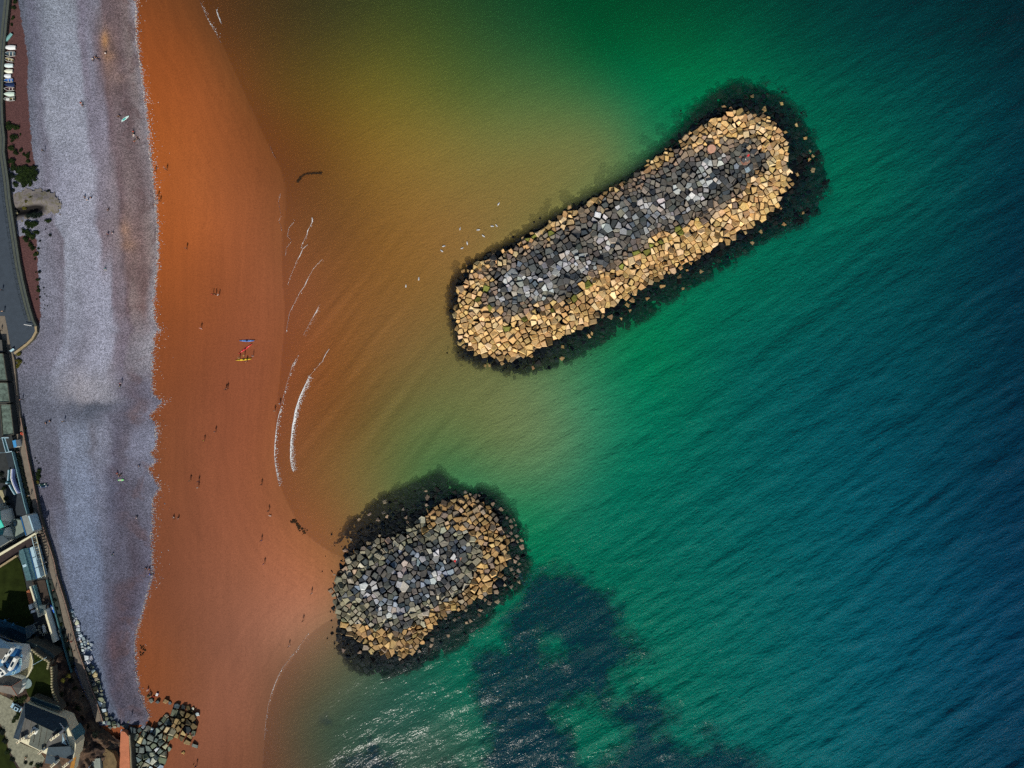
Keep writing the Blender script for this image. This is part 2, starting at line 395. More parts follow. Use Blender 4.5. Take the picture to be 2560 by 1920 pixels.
def mound(u, v, which):          # smooth height of a breakwater, metres
    bw, wd = (BW1, BW1_WEED) if which == 1 else (BW2, BW2_WEED)
    d = sdf(u, v, bw); top = 3.3 if which == 1 else 2.7
    up = top * (1 - np.exp(-np.maximum(d, 0) / 34.0))
    dw = np.maximum(sdf(u, v, wd), -60)
    fr = np.where(dw > 0, dw / np.maximum(dw - d, 1e-3), 0)       # 1 at the rock edge, 0 at the outer edge of the weed
    lo = -0.85 * (1 - np.clip(fr, 0, 1)) ** 1.3 - 0.05 + np.minimum(dw, 0) * 0.09
    return np.where(d > 0, up + 0.05, lo)

def reef_d(u, v):
    d = np.full(u.shape, -1e9)
    for r in REEFS: d = np.maximum(d, sdf(u, v, r))
    for g in REEF_GAPS: d = np.minimum(d, -sdf(u, v, g))
    return d

def gully_ch(u, v):
    return np.exp(-((v - (530 - (u - 40) * .16)) / 10.0) ** 2) * np.clip((122 - u) / 34, 0, 1) * (u > -60)

def ground_z(u, v):
    u = np.asarray(u, float); v = np.asarray(v, float)
    dW = seg_dist(u, v, WATERLINE); sea = inside(u, v, SEAPOLY)
    dE = seg_dist(u, v, EDGE); dB = seg_dist(u, v, BACK)
    ue = edge_u(EDGE, v); ub = edge_u(BACK, v)
    bed = -3.6 * (1 - np.exp(-dW / 420.0))
    t = dW / (dW + dE + 1e-6); sand = 1.3 * t
    t2 = np.clip(dE / (dE + dB + 1e-6), 0, 1)
    ter = 0.14 * np.sin(t2 * 22 + 3 * fbm(u / 80, v / 160)) + 0.12 * (fbm(u / 25, v / 25) - .5)
    sh = 1.3 + 2.1 * t2 ** 0.8 + ter * np.minimum(1, np.minimum(dE, dB) / 12)
    land = 3.4 + 0.15 * np.clip((ub - u) / 40, 0, 1)
    z = np.where(sea, bed, np.where(u > ue, sand, np.where(u > ub, sh, land)))
    z = z + np.where(~sea & (u > ue), 0.05 * (fbm(u / 40, v / 70) - .5) * np.minimum(dW, 60) / 60, 0)
    return z - 1.5 * gully_ch(u, v)

def gz(u, v):
    return float(ground_z(np.array([float(u)]), np.array([float(v)]))[0])

# ================================================================== the setting
def attr_f(me, name, arr):
    a = me.attributes.new(name, 'FLOAT', 'POINT'); a.data.foreach_set('value', np.asarray(arr, np.float32).ravel())
def attr_c(me, name, arr):
    a = me.attributes.new(name, 'FLOAT_COLOR', 'POINT')
    arr = np.asarray(arr, np.float32).reshape(-1, 3)
    a.data.foreach_set('color', np.hstack([arr, np.ones((len(arr), 1), np.float32)]).ravel())

def sheet(name, U, V, Z, keep, mtl, attrs, cattrs):
    """a sheet from grids of pixel coordinates and heights; keep: which cells belong to it"""
    h, wd = U.shape
    f = (CAMH - Z) / CAMH
    co = np.stack([(U - 1280) / PXM * f, (960 - V) / PXM * f, Z], -1).reshape(-1, 3)
    ii = np.arange(h * wd).reshape(h, wd)
    q = np.stack([ii[1:, :-1], ii[1:, 1:], ii[:-1, 1:], ii[:-1, :-1]], -1)[keep].reshape(-1, 4)
    used = np.unique(q); mp = np.full(h * wd, -1); mp[used] = np.arange(len(used))
    q = mp[q]; co = co[used]
    me = bpy.data.meshes.new(name)
    me.vertices.add(len(co)); me.vertices.foreach_set('co', co.astype(np.float32).ravel())
    me.loops.add(q.size); me.loops.foreach_set('vertex_index', q.astype(np.int32).ravel())
    me.polygons.add(len(q)); me.polygons.foreach_set('loop_start', np.arange(0, q.size, 4, dtype=np.int32))
    me.polygons.foreach_set('use_smooth', np.ones(len(q), bool))
    me.update(calc_edges=True)
    for k, a in attrs.items(): attr_f(me, k, a.reshape(-1)[used])
    for k, a in cattrs.items(): attr_c(me, k, a.reshape(-1, 3)[used])
    me.materials.append(mtl)
    return new_obj(name, me)

# ---------------------------------------------------------------- ground material
def ground_material():
    m, nt, out = mat('beach_ground')
    geo = nd(nt, 'ShaderNodeNewGeometry'); pos = geo.outputs['Position']
    A = lambda n: nd(nt, 'ShaderNodeAttribute', attribute_name=n)
    sand = A('ColA').outputs['Color']; shc = A('ColB').outputs['Color']
    sE = A('sE').outputs['Fac']; sB = A('sB').outputs['Fac']; reef = A('reef').outputs['Fac']; dsh = A('dsh').outputs['Fac']
    # sand: fine grain and faint lines along the shore
    g = noise_(nt, pos, 1.9, 4, 0.75)
    st = nd(nt, 'ShaderNodeMapping', {'Vector': pos, 'Rotation': (0, 0, R(-8)), 'Scale': (0.35, 0.02, 0.3)})
    ln = noise_(nt, st.outputs[0], 1.0, 4, 0.6)
    big = noise_(nt, pos, 0.035, 3, 0.5)
    f = math_(nt, 'MULTIPLY', mrange(nt, g, 0.25, 0.75, 0.76, 1.24), mrange(nt, ln, 0.3, 0.7, 0.95, 1.05))
    f = math_(nt, 'MULTIPLY', f, mrange(nt, big, 0.3, 0.7, 0.94, 1.06))
    # old swash lines left parallel to the water, strongest on the lower beach
    xyz = nd(nt, 'ShaderNodeSeparateXYZ', {0: pos})
    wob = math_(nt, 'MULTIPLY', noise_(nt, pos, 0.05, 3, 0.5), 3.0)
    cv = nd(nt, 'ShaderNodeCombineXYZ', {'X': math_(nt, 'ADD', math_(nt, 'MULTIPLY', dsh, 0.075), wob), 'Y': math_(nt, 'MULTIPLY', xyz.outputs[1], 0.012)})
    sw = mrange(nt, noise_(nt, cv.outputs[0], 1.0, 5, 0.65), 0.3, 0.7, -1.0, 1.0)
    sw = math_(nt, 'ADD', math_(nt, 'MULTIPLY', sw, mrange(nt, dsh, -260.0, -20.0, 0.035, 0.085)), 1.0)
    # trodden sand: scattered darker dents
    dent = mrange(nt, noise_(nt, pos, 0.9, 2, 0.5), 0.68, 0.74, 1.0, 0.86)
    f = math_(nt, 'MULTIPLY', f, math_(nt, 'MULTIPLY', sw, dent))
    sandc = nd(nt, 'ShaderNodeHueSaturation', {'Color': sand, 'Value': f}).outputs[0]
    # shingle: speckle of pale and dark stones
    v1 = nd(nt, 'ShaderNodeTexVoronoi', {'Vector': pos, 'Scale': 2.7, 'Randomness': 1.0})
    sp = nd(nt, 'ShaderNodeSeparateColor', {'Color': v1.outputs['Color']}).outputs[0]
    v2 = nd(nt, 'ShaderNodeTexVoronoi', {'Vector': pos, 'Scale': 5.5, 'Randomness': 1.0})
    sp2 = nd(nt, 'ShaderNodeSeparateColor', {'Color': v2.outputs['Color']}).outputs[1]
    n3 = noise_(nt, pos, 0.16, 5, 0.62)
    k = math_(nt, 'ADD', math_(nt, 'MULTIPLY', sp, 0.5), math_(nt, 'MULTIPLY', sp2, 0.5))
    fs = math_(nt, 'MULTIPLY', mrange(nt, k, 0.15, 0.95, 0.52, 1.6), mrange(nt, n3, 0.3, 0.7, 0.84, 1.14))
    shc2 = nd(nt, 'ShaderNodeHueSaturation', {'Color': shc, 'Value': fs}).outputs[0]
    patch = ramp(nt, noise_(nt, pos, 0.11, 4, 0.6, 0.6), [(0.52, (0, 0, 0)), (0.64, (1, 1, 1))])
    nearE = mrange(nt, sE, 20.0, 110.0, 0.55, 0.0)
    patch = math_(nt, 'MULTIPLY', patch, nearE)
    shc2 = mixc(nt, patch, shc2, nd(nt, 'ShaderNodeHueSaturation', {'Color': alb((98, 76, 76)), 'Value': fs}).outputs[0])
    # ragged edge between the two, single stones strewn beyond it
    rag = math_(nt, 'MULTIPLY', math_(nt, 'SUBTRACT', noise_(nt, pos, 0.35, 5, 0.7), 0.5), 22.0)
    rag2 = math_(nt, 'MULTIPLY', math_(nt, 'SUBTRACT', noise_(nt, pos, 1.6, 2, 0.5), 0.5), 26.0)
    e = math_(nt, 'ADD', sE, math_(nt, 'ADD', rag, rag2))
    mk = mrange(nt, e, -0.8, 0.8, 0.0, 1.0)
    c = mixc(nt, mk, sandc, shc2)
    # red earth at the back of the beach
    soil = nd(nt, 'ShaderNodeHueSaturation', {'Color': alb((92, 64, 62)), 'Value': mrange(nt, k, 0.1, 0.9, 0.75, 1.25)}).outputs[0]
    e2 = math_(nt, 'ADD', sB, math_(nt, 'MULTIPLY', math_(nt, 'SUBTRACT', noise_(nt, pos, 0.7, 4, 0.6), 0.5), 14.0))
    mk2 = mrange(nt, e2, -1.0, 1.0, 0.0, 1.0)
    c = mixc(nt, mk2, c, soil)
    b = nd(nt, 'ShaderNodeBsdfPrincipled', {'Base Color': c, 'Roughness': 0.9, 'Specular IOR Level': 0.15})
    hgt = math_(nt, 'MULTIPLY', math_(nt, 'ADD', math_(nt, 'MULTIPLY', sp, mk), math_(nt, 'MULTIPLY', g, 0.15)), 0.12)
    bn = nd(nt, 'ShaderNodeBump', {'Strength': 0.8, 'Distance': 1.0, 'Height': hgt})
    nt.links.new(bn.outputs[0], b.inputs['Normal'])
    nt.links.new(b.outputs[0], out.inputs[0])
    return m

def seabed_material():
    m, nt, out = mat('seabed_sand')
    geo = nd(nt, 'ShaderNodeNewGeometry'); pos = geo.outputs['Position']
    sand = nd(nt, 'ShaderNodeAttribute', attribute_name='ColA').outputs['Color']
    reef = nd(nt, 'ShaderNodeAttribute', attribute_name='reef').outputs['Fac']
    n1 = noise_(nt, pos, 0.12, 6, 0.74, 0.6)
    e3 = math_(nt, 'ADD', reef, math_(nt, 'MULTIPLY', math_(nt, 'SUBTRACT', n1, 0.5), 90.0))
    mk3 = mrange(nt, e3, -14.0, 2.0, 0.0, 1.0)
    wv = mixc(nt, noise_(nt, pos, 0.6, 3, 0.6), (0.001, 0.005, 0.014, 1), (0.002, 0.022, 0.056, 1))
    c = mixc(nt, mk3, sand, wv)
    b = nd(nt, 'ShaderNodeBsdfDiffuse', {'Color': c})
    nt.links.new(b.outputs[0], out.inputs[0])
    return m

def sea_material():
    m, nt, out = mat('sea_water')
    geo = nd(nt, 'ShaderNodeNewGeometry'); pos = geo.outputs['Position']
    A = lambda n: nd(nt, 'ShaderNodeAttribute', attribute_name=n)
    tint = A('tint').outputs['Color']; opac = A('opac').outputs['Fac']; expo = A('expo').outputs['Fac']
    r = nd(nt, 'ShaderNodeVectorRotate', {'Vector': pos, 'Angle': R(-30)}, rotation_type='Z_AXIS')
    mp = nd(nt, 'ShaderNodeMapping', {'Vector': r.outputs[0], 'Scale': (0.42, 1.15, 1.0)})
    rip = noise_(nt, mp.outputs[0], 1.0, 2.5, 0.62, 0.2)
    h = math_(nt, 'MULTIPLY', rip, math_(nt, 'ADD', math_(nt, 'MULTIPLY', expo, 0.30), 0.068))
    bn = nd(nt, 'ShaderNodeBump', {'Strength': 1.0, 'Distance': 1.0, 'Height': h})
    bd = nd(nt, 'ShaderNodeBump', {'Strength': 1.0, 'Distance': 2.6, 'Height': h})
    dif = nd(nt, 'ShaderNodeBsdfDiffuse', {'Color': tint, 'Normal': bd.outputs[0]})
    tr = nd(nt, 'ShaderNodeBsdfTransparent')
    body = nd(nt, 'ShaderNodeMixShader', {0: opac, 1: tr.outputs[0], 2: dif.outputs[0]})
    gl = nd(nt, 'ShaderNodeBsdfGlossy', {'Color': (1, 1, 1, 1), 'Roughness': 0.10, 'Normal': bn.outputs[0]})
    # reflectance of water, the same from above and below (no total reflection from beneath)
    dt_ = nd(nt, 'ShaderNodeVectorMath', {0: geo.outputs['Incoming'], 1: bn.outputs[0]}, operation='DOT_PRODUCT').outputs['Value']
    fz = math_(nt, 'POWER', math_(nt, 'SUBTRACT', 1.0, math_(nt, 'ABSOLUTE', dt_), True), 5.0)
    fr_ = math_(nt, 'ADD', math_(nt, 'MULTIPLY', fz, 0.98), 0.02)
    top = nd(nt, 'ShaderNodeMixShader', {0: fr_, 1: body.outputs[0], 2: gl.outputs[0]})
    nt.links.new(top.outputs[0], out.inputs[0])
    return m

GROUND = ground_material(); SEABED = seabed_material(); SEA = sea_material()

us = np.concatenate([[-60000, -8000, -2000, -900], np.arange(-480, 900, 4.0), np.arange(900, 3000, 10.0), [3200, 4500, 9000, 60000]])
vs = np.concatenate([[-60000, -8000, -2000, -900], np.arange(-400, 2330, 4.0), [2800, 4500, 9000, 60000]])
U, V = np.meshgrid(us, vs)
Zg = ground_z(U, V)
rd = reef_d(U, V); near_reef = np.clip((rd + (fbm(U / 26, V / 26) - .5) * 80) / 50.0 + .3, 0, 1) * (rd > -60)
sea_in = inside(U, V, SEAPOLY)
Zg = np.where(sea_in, np.minimum(Zg + near_reef * 1.9, np.maximum(Zg, -0.8)), Zg)
dW = seg_dist(U, V, WATERLINE)
ue = edge_u(EDGE, V); ub = edge_u(BACK, V)
sE = seg_dist(U, V, EDGE) * np.where(U < ue, 1, -1)
sE = np.where((V > 1815) , -60.0, sE)
# earth only where the photograph shows it: behind the boats, by the shrubs and along the wall
swin = np.maximum(np.maximum(420 - V, np.minimum(V - 590, 815 - V)), np.minimum(V - 985, 1060 - V))
sB = np.minimum(ub - U, swin * 0.8)
far = (np.abs(U - 1280) > 4000) | (np.abs(V - 960) > 4000)
M = colour_map(np.clip(U, -100, 2700), np.clip(V, -100, 2050))
SHM = shingle_map(U, V)
attrs = {'sE': sE, 'sB': sB, 'reef': np.where(sea_in, np.clip(rd, -400, 400), -400), 'dsh': np.where(sea_in, dW, -dW)}
M = M * np.where(sea_in, 1 - .10 * np.exp(-dW / 130.0), 1.04)[..., None]
cattrs = {'ColA': M, 'ColB': SHM}
cu = (U[:-1, :-1] + U[1:, 1:]) / 2; cv = (V[:-1, :-1] + V[1:, 1:]) / 2
c_sea = inside(cu, cv, SEAPOLY); c_sh = (cu < edge_u(EDGE, cv)) & ~c_sea & (cv < 1815)
sheet('seabed', U, V, Zg, c_sea, SEABED, attrs, cattrs)['kind'] = 'structure'
sheet('shingle_bank', U, V, Zg, c_sh, GROUND, attrs, cattrs)['kind'] = 'structure'
sheet('sand_beach', U, V, Zg, ~c_sea & ~c_sh, GROUND, attrs, cattrs)['kind'] = 'structure'

# ---------------------------------------------------------------- the sea
us2 = np.concatenate([np.arange(440, 2990, 5.0), [3200, 4500, 9000, 60000]])
vs2 = np.concatenate([[-60000, -8000, -2000, -900], np.arange(-380, 2330, 5.0), [2800, 4500, 9000, 60000]])
U2, V2 = np.meshgrid(us2, vs2)
bed = ground_z(U2, V2); rd2 = reef_d(U2, V2)
in2 = inside(U2, V2, SEAPOLY)
nr2 = np.clip((rd2 + (fbm(U2 / 26, V2 / 26) - .5) * 80) / 50.0 + .3, 0, 1) * (rd2 > -60)
bed = np.where(in2, np.minimum(bed + nr2 * 1.9, np.maximum(bed, -0.8)), bed)
bed = np.maximum(bed, np.maximum(mound(U2, V2, 1), mound(U2, V2, 2)))
d2 = seg_dist(U2, V2, WATERLINE)
kk = 0.27 + 1.3 * np.exp(-d2 / 160.0)
nb = np.exp(-np.maximum(0, -np.maximum(sdf(U2, V2, BW1_WEED), sdf(U2, V2, BW2_WEED))) / 25.0)
kk = kk * (1 - nb) + 0.10 * nb
kk = kk * (1 - 0.62 * nr2)
op = 1 - np.exp(-kk * np.maximum(-bed, 0.0))
op = np.clip(op, 0.03, 0.97)
ex = np.clip((U2 - 1150) / 1000.0 + (V2 - 700) / 1800.0, 0.1, 1.0)
ex = ex * np.clip(d2 / 250, 0.1, 1)
nw = np.exp(-((U2 - 860) / 210) ** 2 - ((V2 - 850) / 280) ** 2) + 0.5 * np.exp(-((U2 - 1120) / 230) ** 2 - ((V2 - 1080) / 160) ** 2)
M2 = colour_map(np.clip(U2, -100, 2700), np.clip(V2, -100, 2050))
_x = (U2 - 1280) / PXM; _y = (960 - V2) / PXM
def crest(ang, sx, sy, o):
    ca, sa = math.cos(R(ang)), math.sin(R(ang))
    return fbm((_x * ca + _y * sa) * sx + 40, (-_x * sa + _y * ca) * sy + 70, o) - 0.5
Z2 = ex * (2.4 * crest(37, 0.03, 0.15, 3) + 1.1 * crest(32, 0.13, 0.45, 2)) + nw * np.clip(d2 / 70, 0.12, 1) * 1.5 * crest(52, 0.03, 0.30, 3)
Z2 = np.where((np.abs(_x) > 260) | (np.abs(_y) > 220), 0, Z2)
sea = sheet('sea', U2, V2, Z2, np.ones((U2.shape[0] - 1, U2.shape[1] - 1), bool), SEA,
            {'opac': op, 'expo': ex}, {'tint': 1.06 * M2 * ((2 - op) * (1 - .10 * np.exp(-d2 / 130.0)))[..., None]})
sea['kind'] = 'structure'

# ================================================================== rock armour
def clip_half(poly, mx, my, nx, ny):
    out = []; n = len(poly)
    for i in range(n):
        ax, ay = poly[i]; bx, by = poly[(i + 1) % n]
        da = (ax - mx) * nx + (ay - my) * ny; db = (bx - mx) * nx + (by - my) * ny
        if da <= 0: out.append((ax, ay))
        if (da < 0 and db > 0) or (da > 0 and db < 0):
            t = da / (da - db); out.append((ax + t * (bx - ax), ay + t * (by - ay)))
    return out

def cells(pts, wts, rmax):
    """Voronoi cells (weighted) of 2-D points"""
    pts = np.asarray(pts); res = []
    for i, (x, y) in enumerate(pts):
        d = (pts[:, 0] - x) ** 2 + (pts[:, 1] - y) ** 2
        nb_ = np.argsort(d)[1:22]
        poly = [(x - rmax, y - rmax), (x + rmax, y - rmax), (x + rmax, y + rmax), (x - rmax, y + rmax)]
        for j in nb_:
            if d[j] > (2.4 * rmax) ** 2: break
            L = math.sqrt(d[j]) + 1e-6; nx, ny = (pts[j, 0] - x) / L, (pts[j, 1] - y) / L
            s = L * (0.5 + 0.5 * (wts[i] - wts[j]))
            poly = clip_half(poly, x + nx * s, y + ny * s, nx, ny)
            if len(poly) < 3: break
        res.append(poly)
    return res

def row_points(poly, ang, row, lo, hi, jit, margin=30):
    """points in uneven rows across the outline"""
    p = np.array(poly, float); c = p.mean(0); ca, sa = math.cos(ang), math.sin(ang)
    q = np.stack([(p[:, 0] - c[0]) * ca + (p[:, 1] - c[1]) * sa, -(p[:, 0] - c[0]) * sa + (p[:, 1] - c[1]) * ca], 1)
    x0, y0 = q.min(0) - margin; x1, y1 = q.max(0) + margin
    pts = []; y = y0
    while y < y1:
        x = x0 + random.uniform(0, hi)
        while x < x1:
            xx = x; yy = y + random.gauss(0, jit)
            rot = (mnoise.noise(Vector((xx * 0.006, yy * 0.006, 3.1)))) * 26
            yy += rot; xx += mnoise.noise(Vector((xx * 0.008, yy * 0.008, 9.4))) * 18
            pts.append((c[0] + xx * ca - yy * sa, c[1] + xx * sa + yy * ca))
            x += random.uniform(lo, hi)
        y += row * random.uniform(0.85, 1.15)
    return pts

def rock_mesh(poly, zc, hgt, color, shrink=0.9, tilt=0.22, sink=0.9, top=0.74, rz=0.2):
    """one quarried block over a pixel cell: (verts in world, faces, colours)"""
    n = len(poly); cx = sum(p[0] for p in poly) / n; cy = sum(p[1] for p in poly) / n
    size = math.sqrt(max(1e-6, abs(sum(poly[i][0] * poly[(i + 1) % n][1] - poly[(i + 1) % n][0] * poly[i][1] for i in range(n))) / 2)) / PXM
    # merge very short sides, drop slivers
    pl = []
    for i in range(n):
        a = poly[i]; b = poly[(i + 1) % n]
        if math.hypot(a[0] - b[0], a[1] - b[1]) > 2.2: pl.append(a)
    if len(pl) < 3: pl = poly
    mx = 4 if random.random() < 0.45 else 5
    while len(pl) > mx:
        n = len(pl); k = min(range(n), key=lambda i: math.hypot(pl[i][0] - pl[(i + 1) % n][0], pl[i][1] - pl[(i + 1) % n][1]))
        a, b = pl[k], pl[(k + 1) % n]; mid = ((a[0] + b[0]) / 2, (a[1] + b[1]) / 2)
        pl[k] = mid; del pl[(k + 1) % n]
    jv = 0.10
    pl = [(cx + (x - cx) * random.uniform(1 - jv, 1 + jv), cy + (y - cy) * random.uniform(1 - jv, 1 + jv)) for x, y in pl]
    n = len(pl)
    tx, ty = random.gauss(0, tilt), random.gauss(0, tilt)
    vs_ = []; h = hgt * random.uniform(0.8, 1.25)
    rings = ((-sink, shrink, 0.0), (0.55 * h, shrink * random.uniform(0.94, 1.0), 0.35), (h, shrink * top * random.uniform(0.9, 1.12), 1.0))
    for dz, sc, tl in rings:
        for (x, y) in pl:
            k = sc * random.uniform(0.95, 1.04)
            px_, py_ = cx + (x - cx) * k, cy + (y - cy) * k
            lx, ly = (px_ - cx) / PXM, -(py_ - cy) / PXM
            vs_.append(P(px_, py_, zc + dz + tl * (lx * tx + ly * ty) + random.uniform(-1, 1) * 0.05 * size))
    fs_ = [tuple(range(n - 1, -1, -1))]
    fs_ = []
    for r_ in range(2):
        for i in range(n):
            a, b = r_ * n + i, r_ * n + (i + 1) % n
            fs_.append((b, a, a + n, b + n))
    fs_.append(tuple(range(3 * n - 1, 2 * n - 1, -1)))
    # orientation: pixel v runs downwards, so outlines given clockwise in pixels are counter-clockwise in metres
    ar = sum(pl[i][0] * pl[(i + 1) % n][1] - pl[(i + 1) % n][0] * pl[i][1] for i in range(n))
    if ar < 0: fs_ = [f[::-1] for f in fs_]
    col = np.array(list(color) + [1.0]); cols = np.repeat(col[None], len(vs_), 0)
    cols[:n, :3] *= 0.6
    return vs_, fs_, cols, size

ROCK = colmat('quarried_stone'); WEEDROCK = colmat('weedy_stone', rough=0.55, nscale=1.2, lo=0.5, hi=1.7, spec=0.05, bump=0.25)

def rock_set(root, name, rocks, mtl, limit=300):
    """rocks: list of rock_mesh results; the biggest become parts of their own, the rest one part"""
    rocks = sorted(rocks, key=lambda r: -r[3]); o0 = org(root)
    for vs_, fs_, cs, sz in rocks[:limit]:
        c = sum((Vector(v) for v in vs_), Vector()) / len(vs_)
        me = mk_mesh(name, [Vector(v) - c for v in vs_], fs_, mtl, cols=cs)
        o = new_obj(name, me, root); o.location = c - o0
    rest = rocks[limit:]
    if rest:
        V_, F_, C_ = [], [], []
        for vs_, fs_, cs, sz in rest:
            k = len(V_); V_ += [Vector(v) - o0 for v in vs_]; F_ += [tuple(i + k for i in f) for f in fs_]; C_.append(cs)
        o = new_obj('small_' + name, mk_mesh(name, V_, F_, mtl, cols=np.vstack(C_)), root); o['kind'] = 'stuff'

def jitter_col(c, s=0.12, hue=0.03):
    k = 1 + random.gauss(0, s)
    return [max(0.004, x * k * (1 + random.gauss(0, hue))) for x in c]

def A3(c): return list(alb(c)[:3])
TANS = [A3((224, 188, 134)), A3((214, 176, 118)), A3((198, 160, 108)), A3((232, 202, 154)), A3((206, 172, 112))]
GREYS = [A3((88, 91, 88)), A3((104, 102, 97)), A3((76, 80, 82)), A3((128, 122, 112)), A3((98, 94, 87))]
PALES = [A3((180, 183, 184)), A3((194, 194, 192)), A3((154, 156, 154)), A3((172, 166, 154))]
BLUES = [A3((66, 76, 84)), A3((100, 112, 124)), A3((50, 57, 64)), A3((140, 150, 162))]
MIDS = [A3((150, 130, 108)), A3((134, 120, 104)), A3((160, 140, 116)), A3((120, 110, 98))]
GOLD = [A3((184, 150, 98)), A3((170, 138, 92)), A3((196, 164, 112)), A3((156, 132, 94))]
SAGE = [A3((140, 136, 112)), A3((158, 152, 128)), A3((118, 116, 98)), A3((170, 164, 144))]
MOSS = A3((128, 130, 60))
WEEDC = [(0.003, 0.005, 0.008), (0.005, 0.008, 0.010), (0.002, 0.005, 0.009), (0.008, 0.009, 0.009)]

def breakwater(which, label):
    bw, wd, gr = (BW1, BW1_WEED, BW1_GREY) if which == 1 else (BW2, BW2_WEED, BW2_GREY)
    c = np.mean(np.array(bw), 0)
    root = thing('breakwater', label, 'breakwater', P(c[0], c[1], -2.5))
    # the dark rubble core under the armour
    xs = np.arange(min(p[0] for p in wd) - 30, max(p[0] for p in wd) + 30, 4.0)
    ys = np.arange(min(p[1] for p in wd) - 30, max(p[1] for p in wd) + 30, 4.0)
    gx, gy = np.meshgrid(xs, ys); m_ = mound(gx, gy, which)
    zz = m_ - np.where(sdf(gx, gy, bw) > 0, 0.75, 0.35) - 0.5 * (fbm(gx / 14, gy / 14) - .5)
    qx, qy = (gx[:-1, :-1] + gx[1:, 1:]) / 2, (gy[:-1, :-1] + gy[1:, 1:]) / 2
    keep = (sdf(qx, qy, wd) + (fbm(qx / 20 + 3, qy / 20) - 0.5) * 110 + (fbm(qx / 6, qy / 6) - 0.5) * 60 > 9) | (sdf(qx, qy, bw) > -4)
    core = sheet('core', gx, gy, zz, keep, CORE, {}, {})
    core.parent = root; core.location = -Vector(root.location)
    ang = R(-30) if which == 1 else R(-35)
    row, lo, hi = (12.8, 8.5, 19) if which == 1 else (12.6, 8.5, 18.5)
    pts = row_points(wd, ang, row, lo, hi, 2.4)
    wts = [random.uniform(-0.22, 0.22) for _ in pts]
    cl = cells(pts, wts, 15)
    pa = np.array(pts); dbw = sdf(pa[:, 0], pa[:, 1], bw); dwd = sdf(pa[:, 0], pa[:, 1], wd); dgr = sdf(pa[:, 0], pa[:, 1], gr)
    hm = mound(pa[:, 0], pa[:, 1], which)
    nz = fbm(pa[:, 0] / 55, pa[:, 1] / 55); nz2 = fbm(pa[:, 0] / 38 + 90, pa[:, 1] / 38 + 20)
    greys, tans, weeds = [], [], []
    if which == 1:
        pale_c = [(1611, 528), (1650, 524), (1507, 578), (1498, 555), (1425, 650), (1457, 659), (1308, 704), (1340, 727), (1765, 447), (1778, 402), (1728, 501), (1751, 460), (1236, 727), (1520, 610), (1580, 540), (1376, 690), (1270, 710)]
    else:
        pale_c = [(950, 1500), (985, 1535), (1000, 1450), (1106, 1383), (1040, 1400), (930, 1470), (960, 1540), (1080, 1440), (900, 1480)]
    pc = np.array(pale_c, float)
    for i, poly in enumerate(cl):
        x, y = pts[i]
        if len(poly) < 3: continue
        if dbw[i] > 0:
            dp = np.min(np.hypot(pc[:, 0] - x, pc[:, 1] - y))
            g = dgr[i] + (nz[i] - 0.5) * 46
            mossy = False
            if which == 1:
                if g > 8:
                    if random.random() < 0.8 * math.exp(-(dp / 29) ** 2): c_ = random.choice(PALES)
                    else: c_ = random.choice(GREYS if random.random() < 0.94 else BLUES)
                elif g > -10: c_ = random.choice(MIDS if random.random() < 0.7 else GREYS)
                elif g > -24: c_ = random.choice(TANS if random.random() < 0.55 else MIDS)
                else: c_ = random.choice(TANS)
                mossy = (-32 < g < -8) and y > 560 and random.random() < 0.10
            else:
                if g > 10:
                    if random.random() < 0.7 * math.exp(-(dp / 22) ** 2): c_ = random.choice(PALES + BLUES[3:])
                    else: c_ = random.choice(BLUES if random.random() < 0.4 else GREYS)
                elif g > -22: c_ = random.choice(SAGE if random.random() < 0.75 else GREYS)
                else:
                    east = x > 1060 or y > 1560
                    c_ = random.choice((GOLD if east else SAGE) if random.random() < 0.8 else MIDS)
            if mossy: c_ = MOSS
            # stones near the waterline carry weed stains
            if dbw[i] < 9 and random.random() < 0.5: c_ = [q * 0.55 for q in c_]
            edge_ = max(0.0, 1 - dbw[i] / 40)
            rm = rock_mesh(poly, float(hm[i]) - 0.5 + random.gauss(0, 0.34), 0.75 + 0.5 * random.random(), jitter_col(c_, 0.17), shrink=random.uniform(0.88, 1.16),
                           tilt=0.26 if g > 0 else 0.42, top=random.uniform(0.7, 0.9) if g > 0 else random.uniform(0.58, 0.86))
            (greys if g > 0 else tans).append(rm)
        elif dwd[i] > -4 + (nz2[i] - 0.5) * 34:
            f = dwd[i] / max(1.0, dwd[i] - dbw[i])
            if nz2[i] < 0.36 and f < 0.6: continue
            exposed = f > 0.1 and random.random() < (0.10 if which == 1 else 0.13) + (0.25 if (which == 2 and x > 1200) else 0)
            c_ = jitter_col(random.choice(GOLD) if which == 1 else random.choice(MIDS), 0.15) if exposed else list(random.choice(WEEDC))
            if exposed: c_ = [q * 0.75 for q in c_]
            z0 = float(hm[i]) - 0.42 + (0.5 if exposed else 0)
            sub = poly
            if not exposed:       # bladder wrack makes them lumpy and wider
                s_ = random.uniform(0.9, 1.25); cx = sum(p[0] for p in poly) / len(poly); cy = sum(p[1] for p in poly) / len(poly)
                sub = [(cx + (p[0] - cx) * s_ * random.uniform(.8, 1.15), cy + (p[1] - cy) * s_ * random.uniform(.8, 1.15)) for p in poly]
            rm = rock_mesh(sub, z0, random.uniform(0.5, 1.0), c_, shrink=0.92 if not exposed else 0.7, tilt=0.25, top=random.uniform(.45, .8))
            if exposed: tans.append(rm)
            else: weeds.append(rm)
    rock_set(root, 'grey_block', greys, ROCK); rock_set(root, 'tan_boulder', tans, ROCK); rock_set(root, 'weedy_boulder', weeds, WEEDROCK)
    # bladder wrack hanging in tufts between and beyond the stones
    n = 5200 if which == 1 else 4600
    bx0, by0 = np.min(np.array(wd), 0) - 24; bx1, by1 = np.max(np.array(wd), 0) + 24
